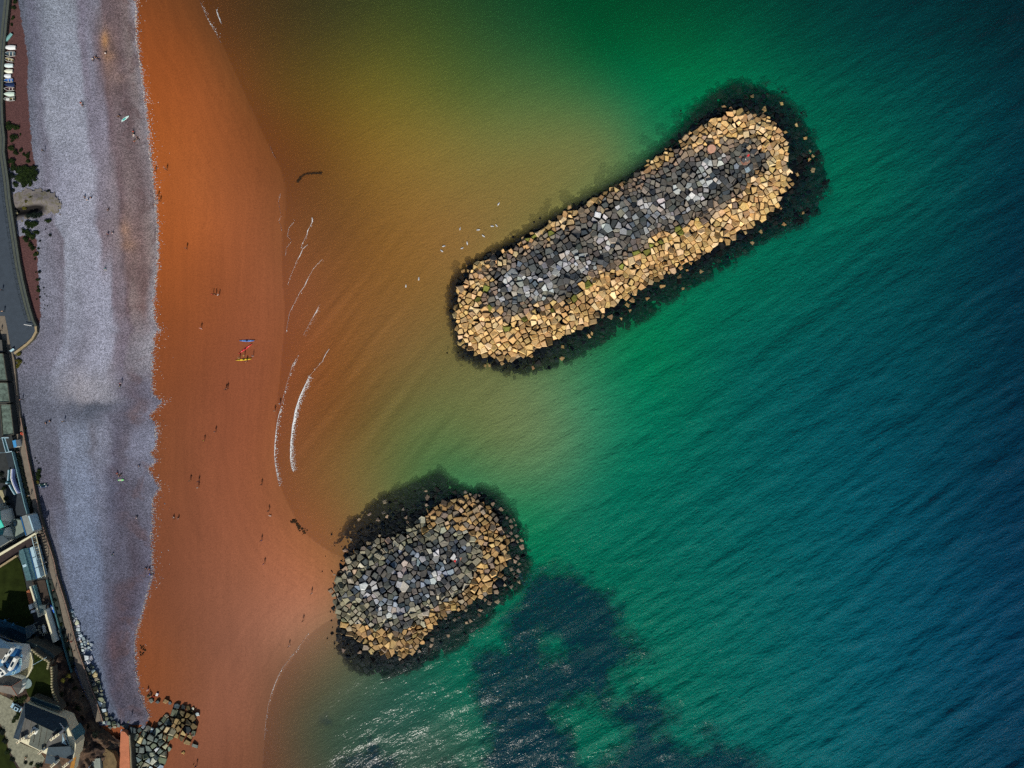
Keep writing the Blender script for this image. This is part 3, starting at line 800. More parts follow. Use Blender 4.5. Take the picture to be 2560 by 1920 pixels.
    tu = rng.uniform(bx0, bx1, n * 4); tv = rng.uniform(by0, by1, n * 4)
    d1 = sdf(tu, tv, bw); d2_ = sdf(tu, tv, wd) + (fbm(tu / 20 + 3, tv / 20) - 0.5) * 120 + (fbm(tu / 7, tv / 7) - 0.5) * 60 - 2
    ok = (d1 < 3) & (d2_ > 0); tu, tv = tu[ok][:n], tv[ok][:n]; tz = mound(tu, tv, which)
    mb = MB()
    for a, b, z in zip(tu, tv, tz):
        c0 = P(a, b, float(z) + random.uniform(-0.1, 0.35)); r = random.uniform(0.3, 1.2); t0 = random.uniform(0, 6.28)
        k = random.choice((4, 5))
        ring = [c0 + Vector((math.cos(t0 + 6.283 * j / k) * r * random.uniform(.5, 1.2), math.sin(t0 + 6.283 * j / k) * r * random.uniform(.5, 1.2), -random.uniform(.1, .35))) for j in range(k)]
        mb.add([c0 + Vector((0, 0, 0.1))] + ring, [(0, j + 1, (j + 1) % k + 1) for j in range(k)])
    CL1 = [(570,790),(590,750),(560,820),(510,830),(690,700),(720,720),(800,690),(830,690),(870,600),(900,620),(950,570),(900,550),(990,545),(1070,500),(1120,490),(1130,390),(1160,420),(1200,440),(1190,470),(1230,330),(1260,380),(1310,280),(1330,330),(1320,240),(1380,220),(1370,280),(1420,180),(1480,170),(1500,130),(1550,100),(1440,230),(1290,340),(1240,420),(1100,510),(1020,550),(80,1090),(100,1150),(70,1200),(60,1260),(60,1390),(190,1590),(780,1480),(600,1620),(1800,60),(1900,110),(2010,230),(2110,480),(2130,620),(1990,820),(1870,900),(1480,1080)]
    CL2 = [(880, 80), (820, 110), (700, 150), (560, 200), (460, 250), (360, 330), (240, 420), (180, 520), (110, 600), (150, 560), (90, 690), (200, 470), (160, 1400), (190, 1470), (240, 1510), (210, 1380), (260, 1350), (300, 1540), (150, 1350), (500, 1590), (1290, 200), (1430, 330)]
    for (cx, cy) in (CL1 if which == 1 else CL2):
        cu0, cv0 = (1100 + cx / 2.212, 180 + cy / 2.212) if which == 1 else (800 + cx / 2.9625, 1160 + cy / 2.9625)
        R0 = random.uniform(5, 12)
        for _ in range(int(R0 * 4)):
            a, b = cu0 + random.gauss(0, R0 * .55), cv0 + random.gauss(0, R0 * .45); c0 = P(a, b, random.uniform(-.45, -.12)); r = random.uniform(.3, 1.0); t0 = random.uniform(0, 6.28)
            mb.add([c0 + Vector((0, 0, .1))] + [c0 + Vector((math.cos(t0 + 6.283 * j / 5) * r * random.uniform(.5, 1.2), math.sin(t0 + 6.283 * j / 5) * r * random.uniform(.5, 1.2), -random.uniform(.1, .35))) for j in range(5)], [(0, j + 1, (j + 1) % 5 + 1) for j in range(5)])
    o = mb.build('bladder_wrack', WRACK, root); o['kind'] = 'stuff'
    return root

CORE = simple('rubble_core', (12, 16, 19), 0.95, 0.4, 0.8, spec=0.1)
WRACK = simple('wet_wrack', (11, 17, 21), 0.8, 0.6, 0.6, spec=0.1)
BWA = breakwater(1, 'long rock breakwater offshore with grey crest and tan boulder slopes')
BWB = breakwater(2, 'short rounded rock breakwater joined to the beach by a spit of sand')

# ================================================================== small things of the shore and the sea
_gu = np.arange(-60, 1320, 4.0); _gv = np.arange(-60, 2040, 4.0)
_G = ground_z(*np.meshgrid(_gu, _gv))
def gzf(u, v):
    if not (-60 <= u < 1312 and -60 <= v < 2030): return gz(u, v)
    x = (u + 60) / 4; y = (v + 60) / 4; i, j = int(x), int(y); fx, fy = x - i, y - j
    return float((_G[j, i] * (1 - fx) + _G[j, i + 1] * fx) * (1 - fy) + (_G[j + 1, i] * (1 - fx) + _G[j + 1, i + 1] * fx) * fy)
WHITEFOAM = simple('foam_white', (236, 238, 236), 0.9, 0.08, 2.0)
def shore_z(u, v): return max(gzf(u, v), 0.0)

def foam(pts, label, flecks=0, spread=(0, 0), seed=1):
    """pts: (u, v, left half-width px, right half-width px) along a breaking edge"""
    rnd = random.Random(seed); mb = MB(); prev = None
    P0 = []
    for (a, b) in zip(pts[:-1], pts[1:]):
        L = max(1, int(math.hypot(b[0] - a[0], b[1] - a[1]) / 2.2))
        for i in range(L): P0.append([a[k] + (b[k] - a[k]) * i / L for k in range(4)])
    P0.append(list(pts[-1]))
    for i, (u, v, wl, wr) in enumerate(P0):
        q = P0[min(i + 1, len(P0) - 1)]; p = P0[max(i - 1, 0)]
        dx, dy = q[0] - p[0], q[1] - p[1]; L = math.hypot(dx, dy) + 1e-6; nx, ny = -dy / L, dx / L
        if nx < 0: nx, ny = -nx, -ny
        z = shore_z(u, v) + 0.10
        wl *= .7; wr *= .62
        a = P(u - nx * wl * rnd.uniform(.6, 1.3), v - ny * wl * rnd.uniform(.6, 1.3), z); c = P(u + nx * wr * rnd.uniform(.3, 1.5), v + ny * wr * rnd.uniform(.3, 1.5), z)
        mid = (a + c) / 2 + Vector((0, 0, 0.10 + 0.02 * (wl + wr)))
        cur = (a, mid, c)
        if prev: mb.add([prev[0], prev[1], prev[2], cur[0], cur[1], cur[2]], [(0, 3, 4, 1), (1, 4, 5, 2)])
        prev = cur
    for _ in range(flecks):
        u, v, wl, wr = P0[rnd.randrange(len(P0))]
        t = rnd.random() ** 1.6; du = spread[0] + t * (spread[1] - spread[0]) * rnd.uniform(.4, 1)
        uu, vv = u + du, v + rnd.uniform(-5, 5); c0 = P(uu, vv, shore_z(uu, vv) + 0.12); r = rnd.uniform(0.05, 0.22) * (1 - 0.5 * t)
        k = 5; t0 = rnd.uniform(0, 6)
        mb.add([c0 + Vector((0, 0, 0.06))] + [c0 + Vector((math.cos(t0 + 6.283 * j / k) * r * rnd.uniform(.5, 1.2), math.sin(t0 + 6.283 * j / k) * r * rnd.uniform(.5, 1.2), 0)) for j in range(k)], [(0, j + 1, (j + 1) % k + 1) for j in range(k)])
    o = mb.build('foam', WHITEFOAM); tag(o, label, 'foam', kind='stuff'); return o

foam([(771, 944, .5, 1), (764, 960, .8, 1.8), (756, 976, .9, 2.4), (749, 992, 1, 3), (743, 1010, 1, 4), (738, 1026, 1, 5.5), (735, 1045, 1, 6), (731, 1064, 1, 5.5),
      (729, 1084, 1, 4), (727, 1104, 1, 3.6), (726, 1125, 1, 3.2), (726, 1145, 1, 3), (728, 1162, .8, 1.8), (731, 1178, .4, .6)], 'long white breaker curling toward the sand', 900, (2, 15), 3)
foam([(704, 1014, .3, .6), (697, 1036, .4, 1), (692, 1060, .4, 1.2), (689, 1085, .5, 1.6), (687, 1110, .5, 1.8), (686, 1135, .6, 1.6), (688, 1160, .6, 1.4), (692, 1185, .6, 1.0), (698, 1213, .3, .6)],
     'thin lacy edge of swash on the sand behind the breaker', 300, (1, 13), 4)
foam([(797, 764, .6, 1.5), (792, 774, .8, 7), (787, 784, .8, 4), (781, 796, .5, 1), (770, 816, .25, .35), (758, 838, .2, .3)], 'small white triangular breaker above the long one', 60, (2, 12), 5)
foam([(780, 544, 1.2, 1.6), (781, 549, 2, 2.4), (780, 556, .6, .8), (774, 568, .25, .3), (769, 577, 1.2, 2), (767, 588, .4, .5), (758, 606, .25, .3), (753, 616, .25, .3)], 'two dabs of white foam at the seaward tip of the swash', 20, (0, 5), 6)
foam([(770, 611, .2, .3), (757, 622, .6, .9), (750, 638, .8, 1.6), (742, 652, .3, .4), (733, 676, .2, .3), (726, 692, .2, .25), (719, 712, .2, .2)], 'broken streak of foam between the swash lines', 10, (0, 4), 7)
foam([(806, 648, .2, .25), (792, 662, .25, .3), (782, 674, .3, .35), (770, 696, .3, .5), (765, 706, 1, 2.2), (762, 714, .6, 1), (748, 734, .25, .3), (738, 755, .25, .3), (724, 782, .2, .25), (715, 832, .2, .25)], 'fine foam line with one white tuft in the shallows', 14, (1, 8), 8)
foam([(541, 24, .8, 1), (544, 36, 1.2, 2), (549, 48, 1.3, 2.2), (553, 59, .5, .8)], 'short white breaker at the edge of the brown shallows', 20, (0, 6), 9)
foam([(500, 2, .2, .3), (508, 22, .3, .5), (516, 40, .4, .6), (524, 56, .5, .7), (538, 79, .3, .3), (552, 108, .15, .2)], 'pale swash line on the sand beside the short breaker', 50, (1, 10), 10)
foam([(823, 872, .4, .5), (815, 884, .9, 1.2), (809, 896, .6, .9), (806, 903, .3, .3), (793, 918, .2, .25), (781, 932, .2, .25), (770, 945, .3, .4)], 'slender foam streak leading into the long breaker', 8, (0, 4), 11)
foam([(744, 892, .2, .3), (738, 902, .3, .6), (731, 913, .5, 1), (726, 930, .2, .3), (718, 955, .2, .25), (709, 990, .2, .2), (704, 1010, .2, .3)], 'dotted swash line on soaked sand by the kayaks', 60, (1, 9), 12)
foam([(771, 1584, .15, .2), (745, 1620, .2, .25), (722, 1650, .2, .3), (706, 1670, .3, .4), (696, 1690, .5, .7), (689, 1706, .6, .8), (683, 1722, .6, .9), (679, 1732, .3, .4), (670, 1765, .2, .3), (665, 1800, .2, .25), (661, 1850, .15, .2)], 'white lapping edge of the calm bay beside the spit', 40, (1, 6), 13)
foam([(675, 365, .15, .2), (680, 378, .3, .35), (684, 386, .3, .35), (690, 397, .15, .2)], 'tiny pale lap of water by the dark shore step', 0, (0, 0), 14)
foam([(735, 555, .2, .25), (722, 570, .2, .25), (718, 590, .25, .3), (726, 597, .2, .2), (728, 605, .15, .2), (716, 620, .15, .2), (713, 640, .15, .2)], 'thread of foam looping over the soaked sand', 6, (0, 3), 15)
foam([(701, 484, .3, .4), (699, 492, .3, .4), (696, 504, .15, .2), (703, 540, .15, .2), (697, 552, .2, .25), (702, 566, .3, .4), (704, 578, .2, .2)], 'faint foam squiggle at the top of the swash', 4, (0, 3), 16)

def weed_patch(pts, wd, n, label, seed):
    rnd = random.Random(seed); mb = MB()
    for _ in range(n):
        k = rnd.random() * (len(pts) - 1); i = int(k); f = k - i
        u = pts[i][0] + (pts[i + 1][0] - pts[i][0]) * f + rnd.gauss(0, wd); v = pts[i][1] + (pts[i + 1][1] - pts[i][1]) * f + rnd.gauss(0, wd)
        c0 = P(u, v, shore_z(u, v) + 0.14); r = rnd.uniform(.12, .4); t0 = rnd.uniform(0, 6); q = 4
        mb.add([c0 + Vector((0, 0, .08))] + [c0 + Vector((math.cos(t0 + 6.283 * j / q) * r * rnd.uniform(.4, 1.6), math.sin(t0 + 6.283 * j / q) * r * rnd.uniform(.4, 1.3), -.03)) for j in range(q)], [(0, j + 1, (j + 1) % q + 1) for j in range(q)])
    tag(mb.build('seaweed', DRIFT), label, 'seaweed', kind='stuff')
DRIFT = simple('drift_weed', (52, 38, 24), 0.8, 0.5, 1.0, spec=0.1)
weed_patch([(744, 455), (752, 442), (766, 435), (785, 433), (806, 433)], 1.1, 150, 'curved line of dark seaweed in the shallows where the shore turns', 31)
weed_patch([(727, 1306), (734, 1301), (740, 1306), (745, 1314), (748, 1326)], 1.8, 110, 'dark crescent of seaweed in the pool by the spit', 32)
weed_patch([(748, 1318), (758, 1325), (764, 1332)], 4.0, 30, 'loose scraps of seaweed beside the dark crescent', 33)
weed_patch([(352, 1612), (358, 1622), (350, 1640), (362, 1624)], 2.5, 26, 'scattered brown seaweed on the sand below the shingle', 34)

# kelp standing on the reef
KELP = simple('kelp', (9, 30, 56), 0.8, 0.6, 0.5, spec=0.1)
n = 60000; tu = rng.uniform(830, 1960, n); tv = rng.uniform(1395, 2080, n); rr = reef_d(tu, tv) + (fbm(tu / 24 + 9, tv / 24) - 0.5) * 90
sel = rr > 0; tu, tv = tu[sel][:9000], tv[sel][:9000]; tz = ground_z(tu, tv)
mb = MB()
for a, b, z in zip(tu, tv, tz):
    z = float(z) + random.uniform(1.3, 2.1); c0 = P(a, b, min(z, -0.45)); r = random.uniform(.35, 1.3); t0 = random.uniform(0, 6)
    mb.add([c0] + [c0 + Vector((math.cos(t0 + 6.283 * j / 4) * r * random.uniform(.3, 1.2), math.sin(t0 + 6.283 * j / 4) * r * random.uniform(.3, 1.2), -random.uniform(.2, .6))) for j in range(4)], [(0, j + 1, (j + 1) % 4 + 1) for j in range(4)])
tag(mb.build('kelp_bed', KELP), 'dark kelp growing over the submerged reef', 'kelp', kind='stuff')

# pebbles strewn along the foot of the shingle
PEB = colmat('pebble', 0.9, 3.0, 0.8, 1.2, bump=0.02)
Vv, Ff, Cc = [], [], []
el = np.array(EDGE, float)
_pv = rng.uniform(-20, 1800, 3600); _pd = ((_pv > 200) & (_pv < 470)) | ((_pv > 760) & (_pv < 1480))
_pu = edge_u(EDGE, _pv) + rng.exponential(1, 3600) * np.where(_pd, 7.0, 4.0) - 4; _pz = ground_z(_pu, _pv)
for u, v, z in zip(_pu, _pv, _pz):
    r = random.uniform(.08, .26) * (1.0 if random.random() < .9 else 1.5)
    c0 = P(u, v, float(z)); k = len(Vv); t0 = random.uniform(0, 6)
    Vv += [c0 + Vector((math.cos(t0 + 1.5708 * j) * r, math.sin(t0 + 1.5708 * j) * r * random.uniform(.6, 1), 0)) for j in range(4)] + [c0 + Vector((0, 0, r * .8))]
    Ff += [(k + j, k + (j + 1) % 4, k + 4) for j in range(4)]
    c = random.choice([A3((205, 200, 196)), A3((170, 168, 172)), A3((130, 122, 124)), A3((196, 176, 160))]); Cc += [c + [1]] * 5
o = part('pebbles', Vv, Ff, PEB, cols=Cc); tag(o, 'pale pebbles strewn along the foot of the shingle', 'pebbles', kind='stuff')

# ---------------------------------------------------------------- gulls on the water
GULLW = simple('gull_white', (238, 238, 234), 0.8, 0.06); GULLG = simple('gull_grey', (150, 156, 164), 0.8, 0.08); BEAK = simple('gull_beak', (214, 160, 40), 0.6, 0.1)
def ellipsoid(mb, c, r, n=8, m=5, mi=0, rz=0.0):
    vs_ = []; fs_ = []
    ca, sa = math.cos(rz), math.sin(rz)
    def q(x, y, z): return (c[0] + x * ca - y * sa, c[1] + x * sa + y * ca, c[2] + z)
    vs_.append(q(0, 0, -r[2]))
    for i in range(1, m):
        p = math.pi * i / m - math.pi / 2
        for j in range(n):
            t = 2 * math.pi * j / n; vs_.append(q(r[0] * math.cos(p) * math.cos(t), r[1] * math.cos(p) * math.sin(t), r[2] * math.sin(p)))
    vs_.append(q(0, 0, r[2]))
    for j in range(n): fs_.append((0, 1 + (j + 1) % n, 1 + j))
    for i in range(m - 2):
        for j in range(n):
            a = 1 + i * n + j; b = 1 + i * n + (j + 1) % n; fs_.append((a, b, b + n, a + n))
    top = len(vs_) - 1
    for j in range(n): fs_.append((1 + (m - 2) * n + j, 1 + (m - 2) * n + (j + 1) % n, top))
    mb.add(vs_, fs_, mi)
def make_gull():
    g = thing('gull', 'white gull floating on the brown water beside the long breakwater', 'gull', (0, 0, 0), 'gulls resting on the water')
    m_ = MB(); ellipsoid(m_, (0, 0, .08), (.30, .14, .12)); m_.build('body', GULLW, g, True)
    m_ = MB(); ellipsoid(m_, (.27, 0, .26), (.085, .07, .075)); m_.tube((.2, 0, .14), (.26, 0, .24), .06, 8); m_.build('head', GULLW, g, True)
    m_ = MB(); m_.tube((.34, 0, .255), (.43, 0, .24), .022, 6, r2=.006); m_.build('beak', BEAK, g)
    for s in (-1, 1):
        m_ = MB(); ellipsoid(m_, (-.08, s * .11, .13), (.32, .06, .08), 8, 5, 0, s * .06); m_.build('wing', GULLG, g, True)
    m_ = MB(); m_.add([(-.24, -.06, .12), (-.24, .06, .12), (-.44, .05, .13), (-.44, -.05, .13), (-.24, 0, .07)], [(0, 3, 2, 1), (0, 4, 3), (4, 1, 2), (4, 2, 3), (0, 1, 4)]); m_.build('tail', GULLW, g)
    return g
gull = make_gull()
spots = [(1150, 573), (1196, 575), (1230, 566), (1241, 564), (1246, 511), (1168, 608), (1155, 621), (1109, 616), (1105, 628), (1015, 715), (1047, 698), (1208, 590)]
for i, (u, v) in enumerate(spots):
    g = gull if i == 0 else copy_tree(gull)
    g.location = P(u, v, 0.02); g.rotation_euler.z = random.uniform(0, 6.28); g.scale = (1.7,) * 3 if i % 3 else (1.5,) * 3

# ---------------------------------------------------------------- marks on the breakwaters
CONC = simple('pink_concrete', (206, 158, 132), 0.9, 0.12, 0.8); CONC2 = simple('concrete_rubble', (150, 110, 92), 0.95, 0.3, 0.9)
REDP = simple('red_paint', (226, 62, 62), 0.5, 0.05); STEEL = simple('galvanised', (150, 152, 150), 0.5, 0.1, metal=0.4); WHT = simple('white_paint', (232, 232, 226), 0.5, 0.05)
def beacon(u, v, z, rad, label):
    b = P(u, v, z); t = thing('navigation_mark', label, 'navigation mark', b)
    rnd = random.Random(int(u)); m_ = MB()
    pl = [(b.x + math.cos(6.283 * j / 11) * rad * rnd.uniform(.7, 1.15), b.y + math.sin(6.283 * j / 11) * rad * rnd.uniform(.8, 1.2)) for j in range(11)]
    m_.prism(pl, z - 1.6, z + 0.15); m_.build('base', CONC2, t)
    m_ = MB(); m_.tube((b.x, b.y, z + .1), (b.x, b.y, z + 4.2), .11, 8, r2=.07); m_.build('post', STEEL, t)
    m_ = MB(); m_.tube((b.x, b.y, z + 3.7), (b.x, b.y, z + 4.6), .38, 10); m_.build('topmark', REDP, t)
    m_ = MB(); m_.box((b.x, b.y - .4, z + .45), (.8, .6, .6)); m_.build('lamp_box', WHT, t)
beacon(1861, 398, 3.55, 2.3, 'red topped navigation post on a concrete base at the far end of the long breakwater')
beacon(1140, 1395, 2.95, 2.1, 'red topped navigation post on a concrete base amid the short breakwater')
b = P(1778, 373, 3.3); m_ = MB(); pl = [(b.x + math.cos(6.283 * j / 28) * 1.62, b.y + math.sin(6.283 * j / 28) * 1.62) for j in range(28)]
m_.prism(pl, 2.4, 4.0); m_.prism([(b.x + (x - b.x) * .94, b.y + (y - b.y) * .94) for x, y in pl], 4.0, 4.06)
tag(m_.build('concrete_disc', CONC), 'round pink concrete slab set among the grey blocks of the long breakwater', 'concrete slab')

# ================================================================== loose rocks: groyne, riprap, single boulders
COOLS = [A3((112, 122, 112)), A3((134, 140, 124)), A3((92, 104, 100)), A3((84, 96, 98)), A3((150, 148, 124)), A3((72, 84, 84)), A3((168, 158, 120)), A3((104, 112, 92))]
LIGHTS = [A3((196, 204, 206)), A3((180, 190, 196)), A3((210, 206, 186)), A3((160, 176, 182))]
BROWN = [A3((120, 100, 66)), A3((104, 90, 60)), A3((138, 118, 80)), A3((92, 84, 60))]
def pile(name, label, poly, row, lo, hi, hz, colf, part_name, ang=0.4, core=True, hgt=.7):
    pts = row_points(poly, ang, row, lo, hi, row * .16, 14); pa = np.array(pts); d = sdf(pa[:, 0], pa[:, 1], poly)
    cl = cells(pts, [random.uniform(-.25, .25) for _ in pts], row * .85)
    c = np.mean(np.array(poly), 0); root = thing(name, label, name.replace('_', ' '), P(c[0], c[1], gz(c[0], c[1])))
    rocks = []
    for i, pl in enumerate(cl):
        if d[i] < -1 or len(pl) < 3: continue
        u, v = pts[i]; z = gzf(u, v) + hz(u, v, d[i])
        rocks.append(rock_mesh(pl, z - .4 + random.gauss(0, .2), hgt * random.uniform(.8, 1.4), jitter_col(colf(u, v), .16), shrink=random.uniform(.82, 1.05), tilt=.34, top=random.uniform(.55, .85), sink=1.1))
    rock_set(root, part_name, rocks, ROCK)
    return root
GROYNE = [(300, 1822), (330, 1812), (366, 1818), (395, 1812), (412, 1795), (440, 1760), (462, 1757), (480, 1775), (486, 1800), (488, 1850), (478, 1880), (452, 1860), (440, 1852), (418, 1880), (412, 1900), (404, 1925), (392, 1990), (322, 1990), (326, 1900), (322, 1850), (300, 1845)]
def gcol(u, v):
    if v > 1868 and u > 365 and random.random() < .75: return random.choice(LIGHTS)
    if v < 1830 and u < 400 and random.random() < .3: return random.choice(LIGHTS)
    if u > 430 and random.random() < .7: return random.choice(BROWN)
    return random.choice(COOLS)
pile('rock_groyne', 'rock groyne of big grey and olive boulders running onto the sand', GROYNE, 14.5, 10, 21, lambda u, v, d: min(2.2, .15 + max(d, 0) * .05), gcol, 'boulder', hgt=1.0)
RIP = [(170, 1512), (180, 1510), (190, 1545), (200, 1580), (222, 1600), (230, 1612), (228, 1625), (205, 1640), (196, 1612), (188, 1580), (176, 1545)]
RIP2 = [(208, 1642), (230, 1640), (236, 1660), (246, 1690), (252, 1720), (262, 1745), (266, 1775), (280, 1800), (300, 1812), (300, 1826), (268, 1822), (250, 1795), (238, 1760), (228, 1720), (216, 1680)]
def rcol(u, v): return random.choice(LIGHTS if (v < 1660 or random.random() < .2) else COOLS)
pile('rock_armour', 'pale rubble stones heaped on the shingle at the foot of the promenade wall', RIP, 8.5, 6, 12, lambda u, v, d: .25, rcol, 'stone', 1.2, hgt=.5)
pile('rock_armour', 'dark green grey boulders banked against the wall toward the groyne', RIP2, 10.5, 8, 15, lambda u, v, d: .4, rcol, 'boulder', 1.2, hgt=.7)
def boulder(u, v, r, c, label, hz=0.0):
    n = random.choice((5, 6, 7)); pl = [(u + math.cos(6.283 * j / n) * r * random.uniform(.75, 1.2), v + math.sin(6.283 * j / n) * r * random.uniform(.7, 1.1)) for j in range(n)]
    vs_, fs_, cs, _ = rock_mesh(pl, gz(u, v) - .2 + hz, r / PXM * .9, jitter_col(c, .1), 1.0, .3, .6, random.uniform(.55, .8))
    tag(part('boulder', vs_, fs_, ROCK, cols=cs), label, 'boulder')
boulder(379, 1751, 8, COOLS[0], 'grey green boulder half sunk in the sand beside the seated group')
boulder(393, 1755, 6.5, COOLS[2], 'dark wedge shaped boulder next to the half sunk grey one')
boulder(413, 1752, 8, BROWN[2], 'yellow brown boulder standing alone on sand before the groyne tip')
boulder(424, 1758, 5, COOLS[3], 'low blue grey slab against the yellow brown boulder')
boulder(483, 1772, 5, LIGHTS[2], 'small pale block on sand at the groyne corner')
boulder(493, 1787, 7, LIGHTS[0], 'pale notched stone lying out from the groyne side')
boulder(458, 1882, 6, A3((196, 160, 96)), 'lone tan stone on sand south of the groyne')
boulder(485, 1806, 5, COOLS[2], 'narrow teal grey stone leaning on the groyne side')
boulder(370, 1741, 5, A3((120, 100, 60)), 'mossy brown stone under the seated group')
for k, (u, v, r) in enumerate([(826, 1530, 2.5), (829, 1552, 3), (829, 1585, 5.5), (818, 1597, 3), (835, 1609, 2.5), (831, 1570, 1.5), (814, 1391, 1.8), (806, 1429, 1.6), (829, 1336, 3), (1118, 882, 3.5), (1145, 882, 4), (1158, 895, 3), (1372, 920, 7), (1283, 592, 5), (1335, 556, 4), (1350, 545, 5)]):
    n_ = 6; pl = [(u + math.cos(6.283 * j / n_) * r * random.uniform(.6, 1.3), v + math.sin(6.283 * j / n_) * r * random.uniform(.6, 1.2)) for j in range(n_)]
    vs_, fs_, cs, _ = rock_mesh(pl, shore_z(u, v) - .25, .5, random.choice(WEEDC), 1.0, .3, .6, .6)
    nb2 = u < 1090
    tag(part('boulder', vs_, fs_, WEEDROCK, cols=cs), 'small black weed covered rock lying off the ' + ('short' if nb2 else 'long') + ' breakwater', 'boulder', 'weedy rocks strewn off the ' + ('short' if nb2 else 'long') + ' breakwater')

# ================================================================== people
_pm = {}
def pmat(rgb, rough=0.8):
    k = tuple(rgb)
    if k not in _pm: _pm[k] = simple('cloth_%02x%02x%02x' % k, rgb, rough, 0.12, 6.0)
    return _pm[k]
SKIN = simple('skin', (206, 152, 120), 0.6, 0.08, 5.0); SHOE = simple('shoe_leather', (40, 36, 34), 0.7, 0.1)

def figure(name, J, extra):
    """J: joints {name: (pos, radius)}; a body grown over the skeleton, one continuous surface"""
    names = list(J); idx = {n: i for i, n in enumerate(names)}
    E = [('pelvis', 'spine'), ('spine', 'chest'), ('chest', 'neck'), ('neck', 'jaw'), ('jaw', 'head'), ('head', 'crown'), ('head', 'nose')]
    for s in 'LR':
        E += [('chest', 'sho' + s), ('sho' + s, 'elb' + s), ('elb' + s, 'wri' + s), ('wri' + s, 'pal' + s), ('head', 'ear' + s),
              ('pelvis', 'hip' + s), ('hip' + s, 'kne' + s), ('kne' + s, 'ank' + s), ('ank' + s, 'toe' + s)]
        for f in range(5): E += [(('wri' if f == 0 else 'pal') + s, 'f%da' % f + s), ('f%da' % f + s, 'f%db' % f + s)]
    me = bpy.data.meshes.new(name + '_skeleton')
    me.from_pydata([J[n][0] for n in names], [(idx[a], idx[b]) for a, b in E], [])
    o = bpy.data.objects.new(name + '_skeleton', me); COL.objects.link(o)
    sk = o.modifiers.new('Skin', 'SKIN'); sk.use_smooth_shade = True
    sv = me.skin_vertices[0].data if me.skin_vertices else None
    if sv is None:
        bm = bmesh.new(); bm.from_mesh(me); lay = bm.verts.layers.skin.verify(); bm.to_mesh(me); bm.free(); sv = me.skin_vertices[0].data
    for n in names:
        d = sv[idx[n]]; d.radius = (J[n][1], J[n][1]); d.use_root = (n == 'pelvis')
    ss = o.modifiers.new('Sub', 'SUBSURF'); ss.levels = 1; ss.render_levels = 1
    bpy.context.view_layer.update(); dg = bpy.context.evaluated_depsgraph_get()
    body = bpy.data.meshes.new_from_object(o.evaluated_get(dg)); bpy.data.objects.remove(o)
    body.name = name
    body.materials.clear()
    for m in (SKIN, SKIN, SKIN, SHOE): body.materials.append(m)
    bones = []
    for a, b in E:
        if a[:3] in ('pel', 'hip', 'kne') and b[:3] in ('hip', 'kne', 'ank'): r = 2
        elif (a, b) in (('pelvis', 'spine'), ('spine', 'chest')) or b[:3] in ('sho', 'elb'): r = 1
        elif b[:3] == 'toe': r = 3
        else: r = 0
        bones.append((Vector(J[a][0]), Vector(J[b][0]), r))
    mi = []
    for p in body.polygons:
        c = p.center; best = (1e9, 0)
        for a, b, r in bones:
            ab = b - a; t = max(0, min(1, (c - a).dot(ab) / (ab.length_squared + 1e-9))); d = (c - a - ab * t).length
            if d < best[0]: best = (d, r)
        mi.append(best[1])
    body.polygons.foreach_set('material_index', mi)
    # eyes and mouth
    bm = bmesh.new(); bm.from_mesh(body)
    h = Vector(J['head'][0]); nz_ = Vector(J['nose'][0]); fw = (nz_ - h).normalized(); up = (Vector(J['crown'][0]) - h).normalized(); sd_ = fw.cross(up)
    for q, sz in ((h + fw * .088 + up * .022 + sd_ * .033, .010), (h + fw * .088 + up * .022 - sd_ * .033, .010), (h + fw * .088 - up * .05, .011)):
        r = bmesh.ops.create_icosphere(bm, subdivisions=1, radius=sz, matrix=Matrix.Translation(q))
        for v in r['verts']:
            for f in v.link_faces: f.material_index = 3
    bm.to_mesh(body); bm.free()
    return body, h, up, fw

def hand(J, s, wri, d, side):
    d = Vector(d).normalized(); wri = Vector(wri); side = Vector(side).normalized()
    pal = wri + d * .075; J['pal' + s] = (tuple(pal), .030)
    J['f0a' + s] = (tuple(wri + d * .05 + side * .045), .011); J['f0b' + s] = (tuple(wri + d * .09 + side * .06), .009)
    curl = d.cross(side) * .012
    for f, (o_, l) in enumerate(((.03, .075), (.010, .085), (-.010, .078), (-.03, .06)), 1):
        J['f%da' % f + s] = (tuple(pal + side * o_ + d * l * .55 + curl), .0095); J['f%db' % f + s] = (tuple(pal + side * o_ + d * l + curl * 2.2), .008)

def base_head(J, neck, lean=(0, .02, 0)):
    n = Vector(neck); l = Vector(lean)
    J['neck'] = (tuple(n), .052); J['jaw'] = (tuple(n + Vector((0, .015, .075)) + l), .062); J['head'] = (tuple(n + Vector((0, .01, .15)) + l), .088)
    J['crown'] = (tuple(n + Vector((0, -.005, .235)) + l), .060); J['nose'] = (tuple(n + Vector((0, .112, .135)) + l), .014)
    for s, x in (('L', -1), ('R', 1)): J['ear' + s] = (tuple(n + Vector((x * .09, 0, .145)) + l), .016)

